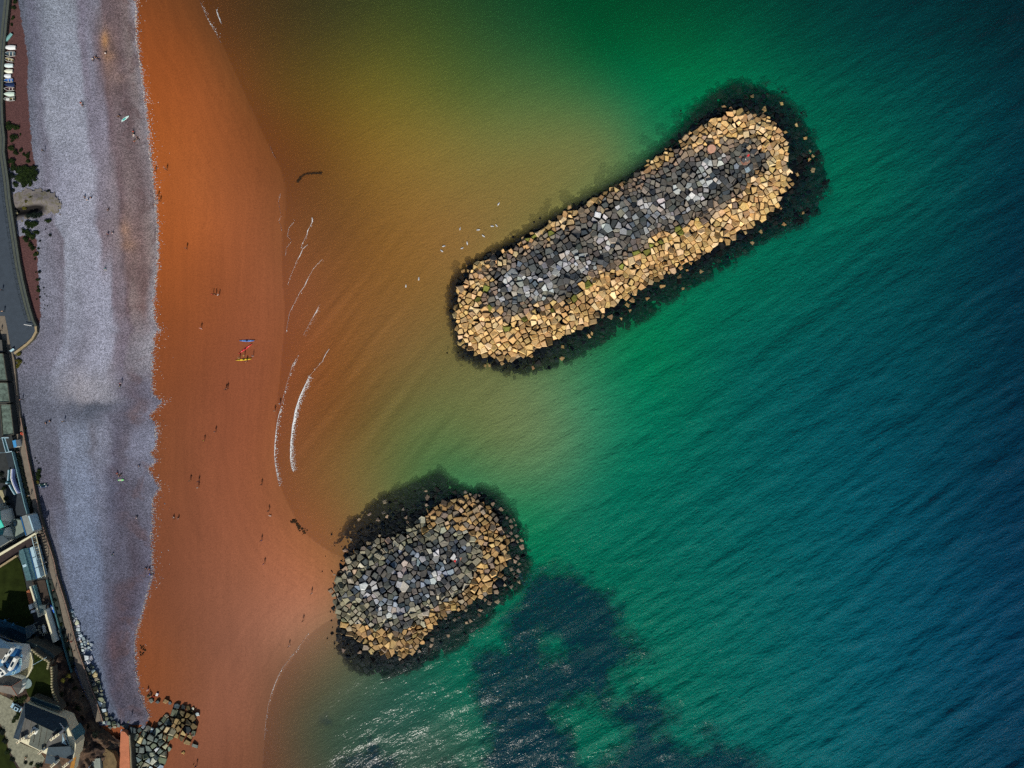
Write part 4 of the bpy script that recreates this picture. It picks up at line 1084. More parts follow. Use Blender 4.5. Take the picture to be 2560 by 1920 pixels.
def pose_walk():
    J = {'pelvis': ((0, 0, .93), .135), 'spine': ((0, 0, 1.13), .12), 'chest': ((0, .01, 1.34), .135)}
    base_head(J, (0, .01, 1.49))
    for s, x, k in (('L', -1, 1), ('R', 1, -1)):
        J['sho' + s] = ((x * .18, 0, 1.41), .062); J['elb' + s] = ((x * .25, -.06 * k, 1.14), .045); J['wri' + s] = ((x * .26, .06 - .1 * k, .91), .03)
        hand(J, s, J['wri' + s][0], (0, .25, -1), (-x, .5, 0))
        J['hip' + s] = ((x * .095, 0, .89), .095); J['kne' + s] = ((x * .10, .05 + .12 * k, .49), .062); J['ank' + s] = ((x * .10, -.03 + .2 * k, .09), .042); J['toe' + s] = ((x * .11, .12 + .2 * k, .035), .036)
    return J
def pose_stand():
    J = {'pelvis': ((0, 0, .93), .14), 'spine': ((0, 0, 1.13), .125), 'chest': ((0, .0, 1.34), .14)}
    base_head(J, (0, 0, 1.49))
    for s, x in (('L', -1), ('R', 1)):
        J['sho' + s] = ((x * .18, 0, 1.41), .063); J['elb' + s] = ((x * .27, -.03, 1.14), .046); J['wri' + s] = ((x * .22, .16, 1.0), .031)
        hand(J, s, J['wri' + s][0], (-x * .3, 1, -.2), (-x, 0, .4))
        J['hip' + s] = ((x * .1, 0, .89), .098); J['kne' + s] = ((x * .12, .02, .49), .063); J['ank' + s] = ((x * .13, -.01, .09), .043); J['toe' + s] = ((x * .15, .14, .035), .037)
    return J
def pose_sit():
    J = {'pelvis': ((0, -.05, .13), .145), 'spine': ((0, -.1, .33), .125), 'chest': ((0, -.08, .54), .14)}
    base_head(J, (0, -.05, .69), (0, .04, 0))
    for s, x in (('L', -1), ('R', 1)):
        J['sho' + s] = ((x * .18, -.08, .61), .062); J['elb' + s] = ((x * .26, -.02, .36), .045); J['wri' + s] = ((x * .16, .2, .38), .03)
        hand(J, s, J['wri' + s][0], (-x * .2, 1, -.1), (-x, 0, .4))
        J['hip' + s] = ((x * .1, .0, .12), .1); J['kne' + s] = ((x * .16, .38, .36), .062); J['ank' + s] = ((x * .15, .62, .07), .043); J['toe' + s] = ((x * .16, .78, .09), .036)
    return J
def pose_lie():
    J = {'pelvis': ((0, 0, .13), .135), 'spine': ((0, .2, .13), .12), 'chest': ((0, .41, .15), .135)}
    n = Vector((0, .56, .17))
    J['neck'] = (tuple(n), .052); J['jaw'] = (tuple(n + Vector((0, .075, .01))), .062); J['head'] = (tuple(n + Vector((0, .15, .0))), .088)
    J['crown'] = (tuple(n + Vector((0, .235, -.01))), .06); J['nose'] = (tuple(n + Vector((0, .135, .105))), .014)
    for s, x in (('L', -1), ('R', 1)):
        J['ear' + s] = (tuple(n + Vector((x * .09, .145, 0))), .016)
        J['sho' + s] = ((x * .18, .48, .13), .062); J['elb' + s] = ((x * .34, .28, .07), .045); J['wri' + s] = ((x * .38, .05, .05), .03)
        hand(J, s, J['wri' + s][0], (0, -1, -.05), (-x, 0, .3))
        J['hip' + s] = ((x * .1, -.05, .12), .098); J['kne' + s] = ((x * .14, -.46, .14 + (.16 if s == 'L' else 0)), .062); J['ank' + s] = ((x * .15, -.84, .06), .043); J['toe' + s] = ((x * .2, -.9, .18), .036)
    return J
POSES = {}
for nm, fn in (('walk', pose_walk), ('stand', pose_stand), ('sit', pose_sit), ('lie', pose_lie)):
    body, h, up, fw = figure('person_' + nm, fn(), None)
    # hair: a cap over the crown and the back of the head
    m_ = MB(); ellipsoid(m_, (0, 0, 0), (.102, .108, .098), 10, 8)
    mt = Matrix((fw.cross(up), fw, up)).transposed(); vs_ = [h + mt @ (v + Vector((0, -.022, .038))) for v in m_.v]
    hair = mk_mesh('hair_' + nm, vs_, m_.f, pmat((40, 30, 24)), smooth=True)
    POSES[nm] = (body, hair)

def person(u, v, pose, face, top, legs, hair, label, z=None, sc=1.0, shoe=None, group=None):
    body, hr = POSES[pose]
    o = new_obj('person', body); z = gzf(u, v) if z is None else z
    o.location = P(u, v, z); o.rotation_euler = (0, 0, R(face)); o.scale = (sc * 1.26,) * 3
    for i, m in enumerate((SKIN, pmat(top), pmat(legs), pmat(shoe) if shoe else SHOE)):
        o.material_slots[i].link = 'OBJECT'; o.material_slots[i].material = m
    tag(o, label, 'person', group)
    c = new_obj('hair', hr, o); c.material_slots[0].link = 'OBJECT'; c.material_slots[0].material = pmat(hair)
    return o
BLK = (34, 34, 38); NAVY = (30, 40, 70); DK = (52, 50, 52); RED = (190, 50, 48); WHI = (232, 230, 226); TEAL = (50, 150, 150); BLU = (50, 90, 170); PINK = (220, 140, 150)
YEL = (226, 196, 70); GRY = (130, 130, 132); TANC = (196, 164, 120); ORA = (216, 110, 60); PUR = (110, 84, 130); GRN = (60, 110, 70); BRN = (52, 36, 26); BLO = (190, 156, 100); LBL = (150, 180, 210)
PEOPLE = [
 (233, 149, 'sit', 200, WHI, BLK, BRN, 'person in white top and black trousers sitting on shingle above the ochre patch'),
 (240, 144, 'sit', 120, BLK, BLK, BLK, 'person in black seated on shingle leaning toward a companion in white'),
 (246, 147, 'lie', 60, BLK, NAVY, BRN, 'person in black lying on shingle beside two seated companions'),
 (265, 134, 'sit', 20, WHI, DK, BRN, 'person in white sitting alone on the ochre patch of shingle'),
 (204, 258, 'sit', 250, RED, WHI, BRN, 'person in red top and white trousers seated on upper shingle'),
 (207, 264, 'sit', 200, BLK, BLK, BLK, 'person in black sitting beside a red topped companion on upper shingle'),
 (297, 292, 'sit', 300, BLK, BLK, BRN, 'person in black wetsuit sitting next to the turquoise paddleboard'),
 (334, 330, 'sit', 180, RED, BLK, BLK, 'person in red seated at the edge of the shingle'),
 (336, 338, 'sit', 150, WHI, WHI, BLO, 'person in white sitting among friends at the shingle edge'),
 (345, 346, 'lie', 40, BLK, BLK, BRN, 'person in black lying on the reddish shingle'),
 (337, 354, 'sit', 330, (170, 70, 66), TANC, BRN, 'person in faded red sitting below the group at the shingle edge'),
 (390, 430, 'walk', 10, BLK, ORA, BLK, 'person in black top and orange trousers at the top of the sand'),
 (418, 425, 'walk', 190, DK, BLK, BRN, 'person in dark clothes walking on sand just below the shingle'),
 (113, 379, 'stand', 90, (40, 70, 72), DK, BLK, 'person in dark teal standing on shingle near the shrubs'),
 (213, 492, 'sit', 180, (30, 60, 66), BLK, BLK, 'person in dark teal sitting in a huddle on pale shingle'),
 (221, 501, 'sit', 150, WHI, LBL, BLO, 'person in white seated in a huddle on pale shingle'),
 (229, 495, 'sit', 80, BLK, NAVY, BRN, 'person in black and navy sitting at the side of the huddle'),
 (272, 526, 'sit', 0, BLK, DK, BLK, 'person in black sitting alone between two bands of shingle'),
 (271, 585, 'sit', 170, PUR, NAVY, BRN, 'person in purple seated on the grey shingle'),
 (283, 583, 'sit', 100, WHI, PUR, BRN, 'person in white beside a purple clad companion on grey shingle'),
 (264, 673, 'sit', 200, TEAL, WHI, BLK, 'person in turquoise sitting on the crest of the shingle'),
 (397, 491, 'walk', 30, BLK, BLK, BRN, 'person in black strolling along the upper edge of the sand'),
 (402, 503, 'walk', 20, BLK, DK, BLK, 'person in black trailing a companion along the upper sand'),
 (468, 622, 'walk', 5, BLK, DK, BLK, 'person in dark clothes alone on the open orange sand'),
 (534, 736, 'stand', 90, RED, BLK, BRN, 'person with a red jacket standing in a row of three on sand'),
 (541, 736, 'stand', 120, BLK, BLK, BLK, 'person in black in the middle of three on the sand'),
 (549, 738, 'stand', 60, WHI, BLK, BRN, 'person in a white top at the end of three on the sand'),
 (504, 821, 'walk', 0, PINK, WHI, BLO, 'person in pink walking alone above the kayaks'),
 (600, 895, 'stand', 300, (222, 186, 120), TANC, BLO, 'person in a sandy yellow top at the bow of the yellow kayak'),
 (612, 889, 'stand', 240, YEL, TANC, BRN, 'person in yellow between the red and yellow kayaks'),
 (634, 890, 'stand', 100, GRY, WHI, BRN, 'person in grey and white standing apart from the kayaks'),
 (618, 904, 'stand', 200, BLK, BLK, BLK, 'person in black bending over the stern of the yellow kayak'),
 (305, 958, 'walk', 160, PINK, WHI, BRN, 'person in pink on shingle above the bulldozed track'),
 (301, 966, 'sit', 10, TEAL, BLK, BLK, 'person in turquoise next to a pink clad companion on shingle'),
 (566, 974, 'walk', 15, BLK, BLK, BRN, 'person in black strolling on sand below the yellow kayak'),
 (570, 971, 'walk', 15, DK, DK, BLK, 'person in charcoal walking close to a companion in black'),
 (540, 1079, 'walk', 10, GRY, BLK, BRN, 'person in grey walking on open sand toward the water'),
 (512, 1101, 'walk', 350, YEL, BLK, BRN, 'person in bright yellow on the open sand'),
 (477, 1201, 'walk', 5, BLK, TANC, BRN, 'person in black top and tan trousers on mid beach sand'),
 (498, 1203, 'walk', 10, NAVY, NAVY, BLK, 'person in navy on mid beach sand ahead of a white topped walker'),
 (497, 1218, 'walk', 5, WHI, TANC, BLO, 'person in white top and tan trousers on mid beach sand'),
 (435, 1293, 'sit', 200, WHI, BLK, BRN, 'person in white sitting on sand as one of a pair'),
 (447, 1294, 'sit', 140, BLK, GRY, BLK, 'person in black sitting on sand beside a companion in white'),
 (58, 999, 'walk', 30, NAVY, BLK, BRN, 'person in navy crossing shingle beside the promenade'),
 (117, 1058, 'sit', 70, BLK, BLK, BLK, 'person in black sitting on upper shingle near the bulldozed track'),
 (127, 1053, 'sit', 80, DK, BLK, BRN, 'person in charcoal sitting behind a companion on upper shingle'),
 (163, 1053, 'walk', 10, (110, 100, 50), BLK, BRN, 'person in olive walking on pale shingle'),
 (294, 1183, 'sit', 200, RED, BLK, BRN, 'person in red sitting beside the green surfboard'),
 (301, 1187, 'lie', 130, BLK, DK, BRN, 'person in black lying beside the green surfboard'),
 (349, 1166, 'sit', 60, BLK, LBL, BRN, 'person in black and pale blue sitting near the sand edge'),
 (343, 1294, 'sit', 20, WHI, BLK, BLK, 'person in white top sitting alone on dark shingle'),
 (283, 1386, 'sit', 340, TEAL, LBL, BRN, 'person in turquoise sitting alone on dark shingle'),
 (374, 1422, 'sit', 200, RED, BLK, BLK, 'person in red sitting where shingle meets sand'),
 (377, 1436, 'lie', 80, BLU, NAVY, BRN, 'person in bright blue lying where shingle meets sand'),
 (367, 1420, 'sit', 100, BLK, BLK, BRN, 'person in black leaning toward a red clad friend'),
 (701, 1009, 'walk', 340, WHI, BLU, BLO, 'person in white top wading at the swash edge'),
 (688, 1027, 'walk', 350, GRY, TANC, BRN, 'person in grey paddling behind a white topped wader'),
 (655, 1211, 'walk', 5, BLK, DK, BLK, 'person in black walking parallel to the swash edge'),
 (673, 1276, 'walk', 320, BLK, BLK, BRN, 'person in black with a white dog near the seaweed crescent'),
 (655, 1350, 'walk', 10, NAVY, BLU, BRN, 'person in navy and blue on sand beside the spit'),
 (662, 1408, 'walk', 5, PINK, BLK, BRN, 'person in pink top and black trousers on the spit'),
 (780, 1482, 'walk', 20, BLK, WHI, BLK, 'person in black and white approaching the short breakwater'),
 (759, 1550, 'walk', 15, DK, TANC, BRN, 'person in charcoal on the pale dry part of the spit'),
 (724, 1613, 'walk', 30, NAVY, WHI, BRN, 'person in navy walking at the edge of the calm bay'),
 (371, 1722, 'sit', 160, PINK, WHI, BLO, 'person in pink seated at a picnic by the groyne boulders'),
 (376, 1731, 'sit', 240, (40, 60, 90), BLK, BRN, 'person in slate blue seated at a picnic by the groyne boulders'),
 (379, 1738, 'sit', 60, BLK, DK, BLK, 'person in black with back to the boulders at the picnic'),
 (493, 1911, 'walk', 10, NAVY, BLK, BRN, 'person in navy with a dog on sand past the groyne'),
]
for q in PEOPLE: person(*q)
# those up on stone or paving
person(478, 1832, 'sit', 120, RED, NAVY, BLK, 'person in red and navy sitting on the seaward boulders of the groyne', gzf(478, 1832) + 1.5)
person(484, 1838, 'sit', 60, WHI, BLK, BRN, 'person in white sitting lower on the seaward boulders of the groyne', gzf(484, 1838) + 1.3)
person(326, 1800, 'stand', 40, (170, 220, 60), PINK, BRN, 'person in lime green climbing over the landward boulders', gzf(326, 1800) + 1.0)

# ---------------------------------------------------------------- dogs, bags
DOGW = simple('dog_white', (232, 226, 214), 0.8, .1); DOGB = simple('dog_tan', (150, 100, 50), 0.8, .1)
def dog(u, v, face, m, label):
    t = thing('dog', label, 'dog', (0, 0, 0)); mb = MB()
    verts = [(0, .30, .42), (0, .1, .42), (0, -.12, .43), (0, -.32, .43), (0, .42, .56), (0, .56, .58), (0, .66, .55), (0, -.46, .55), (0, -.52, .68)]
    rad = [.10, .12, .10, .095, .065, .07, .035, .03, .018]; ed = [(0, 1), (1, 2), (2, 3), (0, 4), (4, 5), (5, 6), (3, 7), (7, 8)]
    for x in (-.07, .07):
        k = len(verts); verts += [(x, .28, .30), (x, .25, .16), (x, .28, .03), (x, .33, .02)]; rad += [.055, .032, .026, .026]; ed += [(0, k), (k, k + 1), (k + 1, k + 2), (k + 2, k + 3)]
        k = len(verts); verts += [(x, -.26, .32), (x, -.42, .18), (x, -.38, .03), (x, -.32, .02)]; rad += [.07, .032, .026, .026]; ed += [(3, k), (k, k + 1), (k + 1, k + 2), (k + 2, k + 3)]
        k = len(verts); verts += [(x * .8, .52, .66)]; rad += [.022]; ed += [(5, k)]
    me = bpy.data.meshes.new('dog_skeleton'); me.from_pydata(verts, ed, []); o = bpy.data.objects.new('dog_skeleton', me); COL.objects.link(o)
    o.modifiers.new('Skin', 'SKIN')
    if not me.skin_vertices:
        bm = bmesh.new(); bm.from_mesh(me); bm.verts.layers.skin.verify(); bm.to_mesh(me); bm.free()
    for i, r in enumerate(rad): me.skin_vertices[0].data[i].radius = (r, r); me.skin_vertices[0].data[i].use_root = i == 1
    ss = o.modifiers.new('Sub', 'SUBSURF'); ss.levels = 1
    bpy.context.view_layer.update(); bd = bpy.data.meshes.new_from_object(o.evaluated_get(bpy.context.evaluated_depsgraph_get())); bpy.data.objects.remove(o)
    bd.materials.clear(); bd.materials.append(m)
    new_obj('body', bd, t); t.location = P(u, v, gzf(u, v)); t.rotation_euler.z = R(face); WL[t.name] = Vector(t.location)
    mb.tube((0, .36, .49), (0, .40, .53), .085, 8); c = mk_mesh('collar', mb.v, mb.f, pmat(RED)); new_obj('collar', c, t)
dog(676, 1289, 80, DOGW, 'white dog on the sand by a walker in black')
dog(484, 1913, 150, DOGB, 'tan dog on the sand past the groyne')

def box_thing(name, label, cat, u, v, d, face, m, lidm, z=None):
    z = gzf(u, v) if z is None else z; b = P(u, v, z); t = thing(name, label, cat, b)
    m_ = MB(); m_.box((b.x, b.y, z + d[2] * .42), (d[0], d[1], d[2] * .84), R(face), taper=1.04); m_.build('body', m, t)
    m_ = MB(); m_.box((b.x, b.y, z + d[2] * .92), (d[0] * 1.08, d[1] * 1.08, d[2] * .16), R(face), taper=.92); m_.build('lid', lidm, t)
    m_ = MB(); m_.tube((b.x - d[0] * .4, b.y, z + d[2] * 1.0), (b.x + d[0] * .4, b.y, z + d[2] * 1.0), .03, 6); m_.build('handle', SHOE, t)
box_thing('cool_box', 'blue and white cool box on sand by the picnic', 'cool box', 394, 1735, (1.0, .8, .6), 70, pmat((70, 90, 190)), WHT)
box_thing('beach_bag', 'red bag on sand by the picnic', 'bag', 385, 1741, (.6, .4, .4), 20, pmat(RED), pmat((150, 40, 40)))

# ================================================================== boats, kayaks, boards
def loft(sections, closed_ends=True):
    vs_, fs_ = [], []; n = len(sections[0])
    for s in sections: vs_ += list(s)
    for i in range(len(sections) - 1):
        for j in range(n - 1):
            a = i * n + j; fs_.append((a, a + 1, a + n + 1, a + n))
    return vs_, fs_

def place(t, u, v, z, ang):
    t.location = P(u, v, z); t.rotation_euler = (0, 0, R(ang)); WL[t.name] = Vector(t.location)

def dinghy(u, v, Lpx, Wpx, ang, hullc, insc, label, cover=None, thw=2, extra=None):
    """open or covered rowing boat, bow along +x"""
    L, W = Lpx / PXM, Wpx / PXM; D = .62
    t = thing('dinghy', label, 'boat', (0, 0, 0), 'dinghies drawn up below the promenade')
    WL[t.name] = Vector((0, 0, 0))
    def half(s): return W / 2 * (.80 + .20 * min(1, s / .4)) * (1 - max(0, (s - .42) / .58) ** 2.3)
    st = [0, .08, .2, .35, .5, .62, .74, .84, .92, .97, 1]
    sec, ins, gun = [], [], []
    for s in st:
        x = (s - .5) * L; w = max(.012, half(s)); sh = D + .22 * s * s
        sec.append([(x, w, sh), (x, w * .86, sh * .45), (x, w * .45, .06), (x, 0, .0 + .10 * s ** 6), (x, -w * .45, .06), (x, -w * .86, sh * .45), (x, -w, sh)])
        w2 = max(.006, w - .07); ins.append([(x, w2, sh - .02), (x, w2 * .82, sh * .45 + .06), (x, 0, .16), (x, -w2 * .82, sh * .45 + .06), (x, -w2, sh - .02)])
    hv, hf = loft(sec); hf = [f[::-1] for f in hf]; hf.append(tuple(range(7)))
    part('hull', hv, hf, pmat(hullc, .4), t)
    gv, gf = [], []
    for i, s in enumerate(st):
        for sg in (0, 6):
            x, y, z = sec[i][sg]; k = 1 if y > 0 else -1
            gv += [(x, y + k * .035, z + .035), (x, max(0, abs(y) - .085) * k, z + .035), (x, y + k * .035, z - .05)]
    for i in range(len(st) - 1):
        for g in range(2):
            a = i * 6 + g * 3; b = a + 6
            gf += [(a, b, b + 1, a + 1), (a, a + 2, b + 2, b)]
    gf.append((0, 1, 4, 3)); part('gunwale', gv, gf, pmat(hullc if cover else (222, 222, 214), .5), t)
    if cover:
        cs = []
        for i, s in enumerate(st):
            x, w, z = sec[i][0]; rise = .20 * math.sin(math.pi * min(1, s * .9 + .12))
            cs.append([(x, w * 1.03, z + .04), (x, w * .5, z + .04 + rise * .72), (x, 0, z + .05 + rise), (x, -w * .5, z + .04 + rise * .72), (x, -w * 1.03, z + .04)])
        cv, cf = loft(cs); cf.append((4, 3, 2, 1, 0)); part('cover', cv, [f[::-1] for f in cf], pmat(cover, .6), t)
    else:
        iv, jf = loft(ins); jf.append((0, 1, 2, 3, 4)); part('inner_shell', iv, jf, pmat(insc, .7), t)
        for k in range(thw):
            s = (.22, .52, .76)[k]; w = half(s) * 1.8; m_ = MB(); m_.box(((s - .5) * L, 0, D * .66), (.30, w, .05)); m_.build('thwart', pmat((214, 208, 190)), t)
        m_ = MB(); m_.box(((.92 - .5) * L, 0, D * 1.02), (.16 * L, half(.86) * 1.5, .05), taper=.8); m_.build('foredeck', pmat(hullc), t)
    m_ = MB(); m_.box((-L * .5 - .04, 0, D * .55), (.05, .28, .7)); m_.build('rudder', pmat((120, 90, 60)), t)
    if extra: extra(t, L, W, D)
    place(t, u, v, gzf(u, v) + .02, ang); return t
dinghy(23, 97, 28, 7.5, 232, (128, 176, 170), (90, 130, 126), 'slim pale teal covered boat lying askew beside the promenade wall', cover=(126, 176, 172))
dinghy(28, 121, 27, 11, 180, WHI, GRY, 'big white covered dinghy next to the askew teal boat', cover=(240, 244, 240))
dinghy(26, 137, 28, 12, 181, WHI, (60, 84, 96), 'open white dinghy with a dark well and grey thwarts')
dinghy(24, 151, 23, 9, 168, (214, 216, 190), (138, 128, 84), 'old cream dinghy with a weathered olive brown inside')
dinghy(23, 166, 24, 10, 179, WHI, GRY, 'white covered dinghy beside the old cream one', cover=(224, 240, 236))
dinghy(24, 180, 20, 10, 180, WHI, GRY, 'short white dinghy with a yellowish cover', cover=(242, 244, 220))
dinghy(21, 192, 18, 9.5, 180, WHI, GRY, 'smallest white covered dinghy beside the bright blue boat', cover=(232, 238, 240))
dinghy(23, 203, 24, 9.5, 182, (60, 150, 200), (30, 100, 180), 'bright blue open dinghy with white gunwale')
dinghy(27, 214, 24, 9.5, 179, (24, 40, 70), NAVY, 'navy dinghy under a dark blue tarpaulin', cover=(24, 44, 84))
dinghy(26, 224, 25, 9, 180, (22, 44, 70), (70, 40, 52), 'open dark navy dinghy with maroon boards inside')
dinghy(26, 237, 25, 10.5, 180, (220, 232, 216), GRY, 'pale mint covered dinghy with mildew on its cover', cover=(212, 230, 214))
def tarp(t, L, W, D):
    m_ = MB(); m_.box((L * .12, W * .12, D + .12), (L * .32, W * .5, .06)); m_.build('tarpaulin', WHT, t)
    m_ = MB(); m_.tube((-L * .3, -W * .2, D + .05), (L * .0, W * .12, D + .08), .05, 6); m_.build('oar', pmat((210, 180, 90)), t)
dinghy(26, 249, 27, 10.5, 181, (70, 110, 96), (60, 74, 72), 'green dinghy with a folded white sheet and an oar inside', extra=tarp)

def kayak(u, v, Lpx, Wm, ang, c, label, z=None, dark=BLK, group=None, hatch=WHI):
    L = Lpx / PXM; t = thing('kayak', label, 'kayak', (0, 0, 0), group); WL[t.name] = Vector((0, 0, 0))
    sec = []
    for i in range(15):
        s = i / 14; x = (s - .5) * L; w = max(.02, Wm / 2 * (math.sin(math.pi * s)) ** .8); k = abs(2 * s - 1) ** 3 * .18
        sec.append([(x, w, .17 + k), (x, w * .75, .06 + k), (x, 0, .0 + k), (x, -w * .75, .06 + k), (x, -w, .17 + k), (x, -w * .6, .27 + k), (x, 0, .31 + k), (x, w * .6, .27 + k), (x, w, .17 + k)])
    hv, hf = loft(sec); part('hull', hv, [f[::-1] for f in hf], pmat(c, .35), t, smooth=True)
    m_ = MB(); pl = [(math.cos(6.283 * j / 14) * .42 * 1.0, math.sin(6.283 * j / 14) * Wm * .34) for j in range(14)]; m_.prism(pl, .22, .345)
    m_.build('cockpit', pmat(dark), t)
    m_ = MB(); m_.box((-.30, 0, .40), (.10, Wm * .5, .22)); m_.build('seat_back', pmat(dark), t)
    for x in (-L * .28, L * .25):
        m_ = MB(); m_.prism([(x + math.cos(6.283 * j / 10) * .22, math.sin(6.283 * j / 10) * .16) for j in range(10)], .26, .335); m_.build('hatch', pmat(hatch), t)
    place(t, u, v, gzf(u, v) if z is None else z, ang); return t
kayak(618, 852, 39, .72, 0, (84, 130, 200), 'pale blue kayak with dark deck lying on the sand', dark=NAVY, hatch=(150, 190, 240))
kayak(614, 872, 41, .62, 36, (226, 54, 62), 'red kayak lying at an angle on the sand', hatch=(240, 150, 150), dark=(90, 20, 24))
kayak(610, 899, 40, .66, 5, (232, 200, 40), 'yellow kayak on the sand with people around it', hatch=(60, 60, 30))
kayak(107, 1211, 25, .8, 8, (30, 70, 70), 'dark green kayak with white seat on shingle below the wall', dark=(20, 40, 40))
kayak(110, 1216, 26, .8, 8, (24, 60, 96), 'dark blue kayak alongside a green one on shingle', dark=(16, 30, 50))

def board(u, v, Lpx, Wm, ang, c, label, cat='paddleboard', stripe=None):
    L = Lpx / PXM; t = thing(cat.replace(' ', '_'), label, cat, (0, 0, 0)); WL[t.name] = Vector((0, 0, 0)); n = 13; top, bot = [], []
    for i in range(n):
        s = i / (n - 1); x = (s - .5) * L; w = max(.01, Wm / 2 * (math.sin(math.pi * (s * .94 + .04))) ** .55); r = .10 * s ** 4
        top.append([(x, w, .12 + r), (x, 0, .15 + r), (x, -w, .12 + r)]); bot.append([(x, -w, .12 + r), (x, -w * .7, .02 + r), (x, w * .7, .02 + r), (x, w, .12 + r)])
    tv, tf = loft(top); part('deck', tv, [f[::-1] for f in tf], pmat(c, .4), t); bv, bf = loft(bot); part('hull', bv, [f[::-1] for f in bf], pmat(stripe or c, .4), t)
    m_ = MB(); m_.box((-L * .1, 0, .165), (L * .35, Wm * .6, .02)); m_.build('deck_pad', pmat(stripe or (150, 200, 200)), t)
    m_ = MB(); m_.add([(-L * .42, -.015, .03), (-L * .42, .015, .03), (-L * .36, 0, .03), (-L * .44, 0, -.05)], [(0, 1, 2), (0, 3, 1), (1, 3, 2), (2, 3, 0)]); m_.build('fin', SHOE, t)
    place(t, u, v, gzf(u, v) + .03, ang); return t
board(313, 297, 24, .95, 35, (214, 240, 232), 'white and turquoise paddleboard lying on the shingle', stripe=(60, 190, 180))
board(303, 1200, 15, .7, 3, (150, 236, 150), 'small green surfboard with a pink nose on the shingle', 'surfboard', stripe=(220, 160, 190))

# ================================================================== promenade, walls, terraces
ASPH = simple('asphalt', (62, 72, 82), 0.9, 0.12, 0.5); PAVE = simple('path_paving', (122, 112, 98), 0.9, 0.14, 0.6); STONEW = simple('wall_stone', (82, 80, 70), 0.9, 0.25, 1.2)
COPE = simple('coping_stone', (164, 146, 112), 0.85, 0.15, 1.5); KERBM = simple('kerb_stone', (78, 84, 76), 0.9, 0.15, 1.0); DARKT = simple('terrace_dark', (50, 54, 54), 0.9, 0.25, 0.6)
RAILM = simple('rail_paint', (36, 44, 48), 0.5, 0.1); LAWN = simple('lawn', (38, 47, 17), 0.95, 0.35, 0.35, spec=0.05, bump=0.05)
MOSSY = simple('mossy_roof', (92, 108, 98), 0.95, 0.55, 0.9); SLATE = simple('slate', (40, 58, 68), 0.7, 0.2, 0.8); SLATE2 = simple('slate_grey', (84, 84, 80), 0.8, 0.2, 0.8)
CREAM = simple('cream_render', (226, 220, 186), 0.8, 0.08, 1.0); PALEB = simple('pale_blue_roof', (176, 206, 216), 0.6, 0.1, 1.0); TEALM = simple('teal_metal', (70, 120, 130), 0.5, 0.15, 0.8)
BLUER = simple('blue_metal_roof', (40, 104, 160), 0.45, 0.15, 1.2); GLASS = simple('dark_glass', (24, 44, 58), 0.12, 0.1, 1.0, spec=0.6); BRTEAL = simple('bright_teal_roof', (40, 176, 156), 0.5, 0.15, 0.8)
BROWND = simple('brown_deck', (62, 52, 44), 0.9, 0.25, 1.2); ORANGED = simple('orange_deck', (150, 92, 60), 0.9, 0.2, 1.0); TANP = simple('tan_paving', (160, 152, 118), 0.9, 0.2, 0.9); GRAVEL = simple('gravel_drive', (132, 132, 112), 0.95, 0.3, 1.2)
BRICKM = simple('brick_stack', (140, 84, 60), 0.9, 0.25, 2.0); TIMB = simple('pergola_timber', (126, 140, 138), 0.8, 0.1, 2.0); ORPATH = simple('orange_path', (190, 118, 84), 0.9, 0.15, 0.7); WHITEW = simple('white_render', (232, 234, 224), 0.8, 0.06, 1.0)

def offset(pts, d):
    """shift a pixel line sideways (positive: to the sea side)"""
    out = []
    for i, (u, v) in enumerate(pts):
        a = pts[max(0, i - 1)]; b = pts[min(len(pts) - 1, i + 1)]; dx, dy = b[0] - a[0], b[1] - a[1]; L = math.hypot(dx, dy) + 1e-6
        out.append((u + dy / L * d, v - dx / L * d))
    return out
def ribbon(mb, left, right, z0, z1, mi=0):
    """solid strip between two pixel lines, top at z1"""
    n = len(left); vs_ = []
    for (a, b) in zip(left, right): vs_ += [P(a[0], a[1], z1), P(b[0], b[1], z1), Vector((*P(a[0], a[1], z1)[:2], z0)), Vector((*P(b[0], b[1], z1)[:2], z0))]
    fs_ = []
    for i in range(n - 1):
        k = 4 * i; fs_ += [(k, k + 4, k + 5, k + 1), (k + 1, k + 5, k + 7, k + 3), (k + 4, k, k + 2, k + 6)]
    fs_ += [(0, 1, 3, 2), (4 * n - 3, 4 * n - 4, 4 * n - 2, 4 * n - 1)]
    mb.add(vs_, fs_, mi)
def slab(name, pts, z0, z1, m, parent=None, kind=None):
    mb = MB(); mb.prism(pp(pts, z1), z0, z1); o = mb.build(name, m, parent)
    if kind: o['kind'] = kind
    return o
def line_pts(pts, step):
    out = []; acc = 0
    for a, b in zip(pts[:-1], pts[1:]):
        L = math.hypot(b[0] - a[0], b[1] - a[1]); s = (step - acc) % step if acc else 0
        s = (step - acc) if acc else 0
        while s < L:
            out.append((a[0] + (b[0] - a[0]) * s / L, a[1] + (b[1] - a[1]) * s / L, math.atan2(-(b[1] - a[1]), b[0] - a[0]))); s += step
        acc = (L - (s - step)) if s - step >= 0 else acc + L
    return out

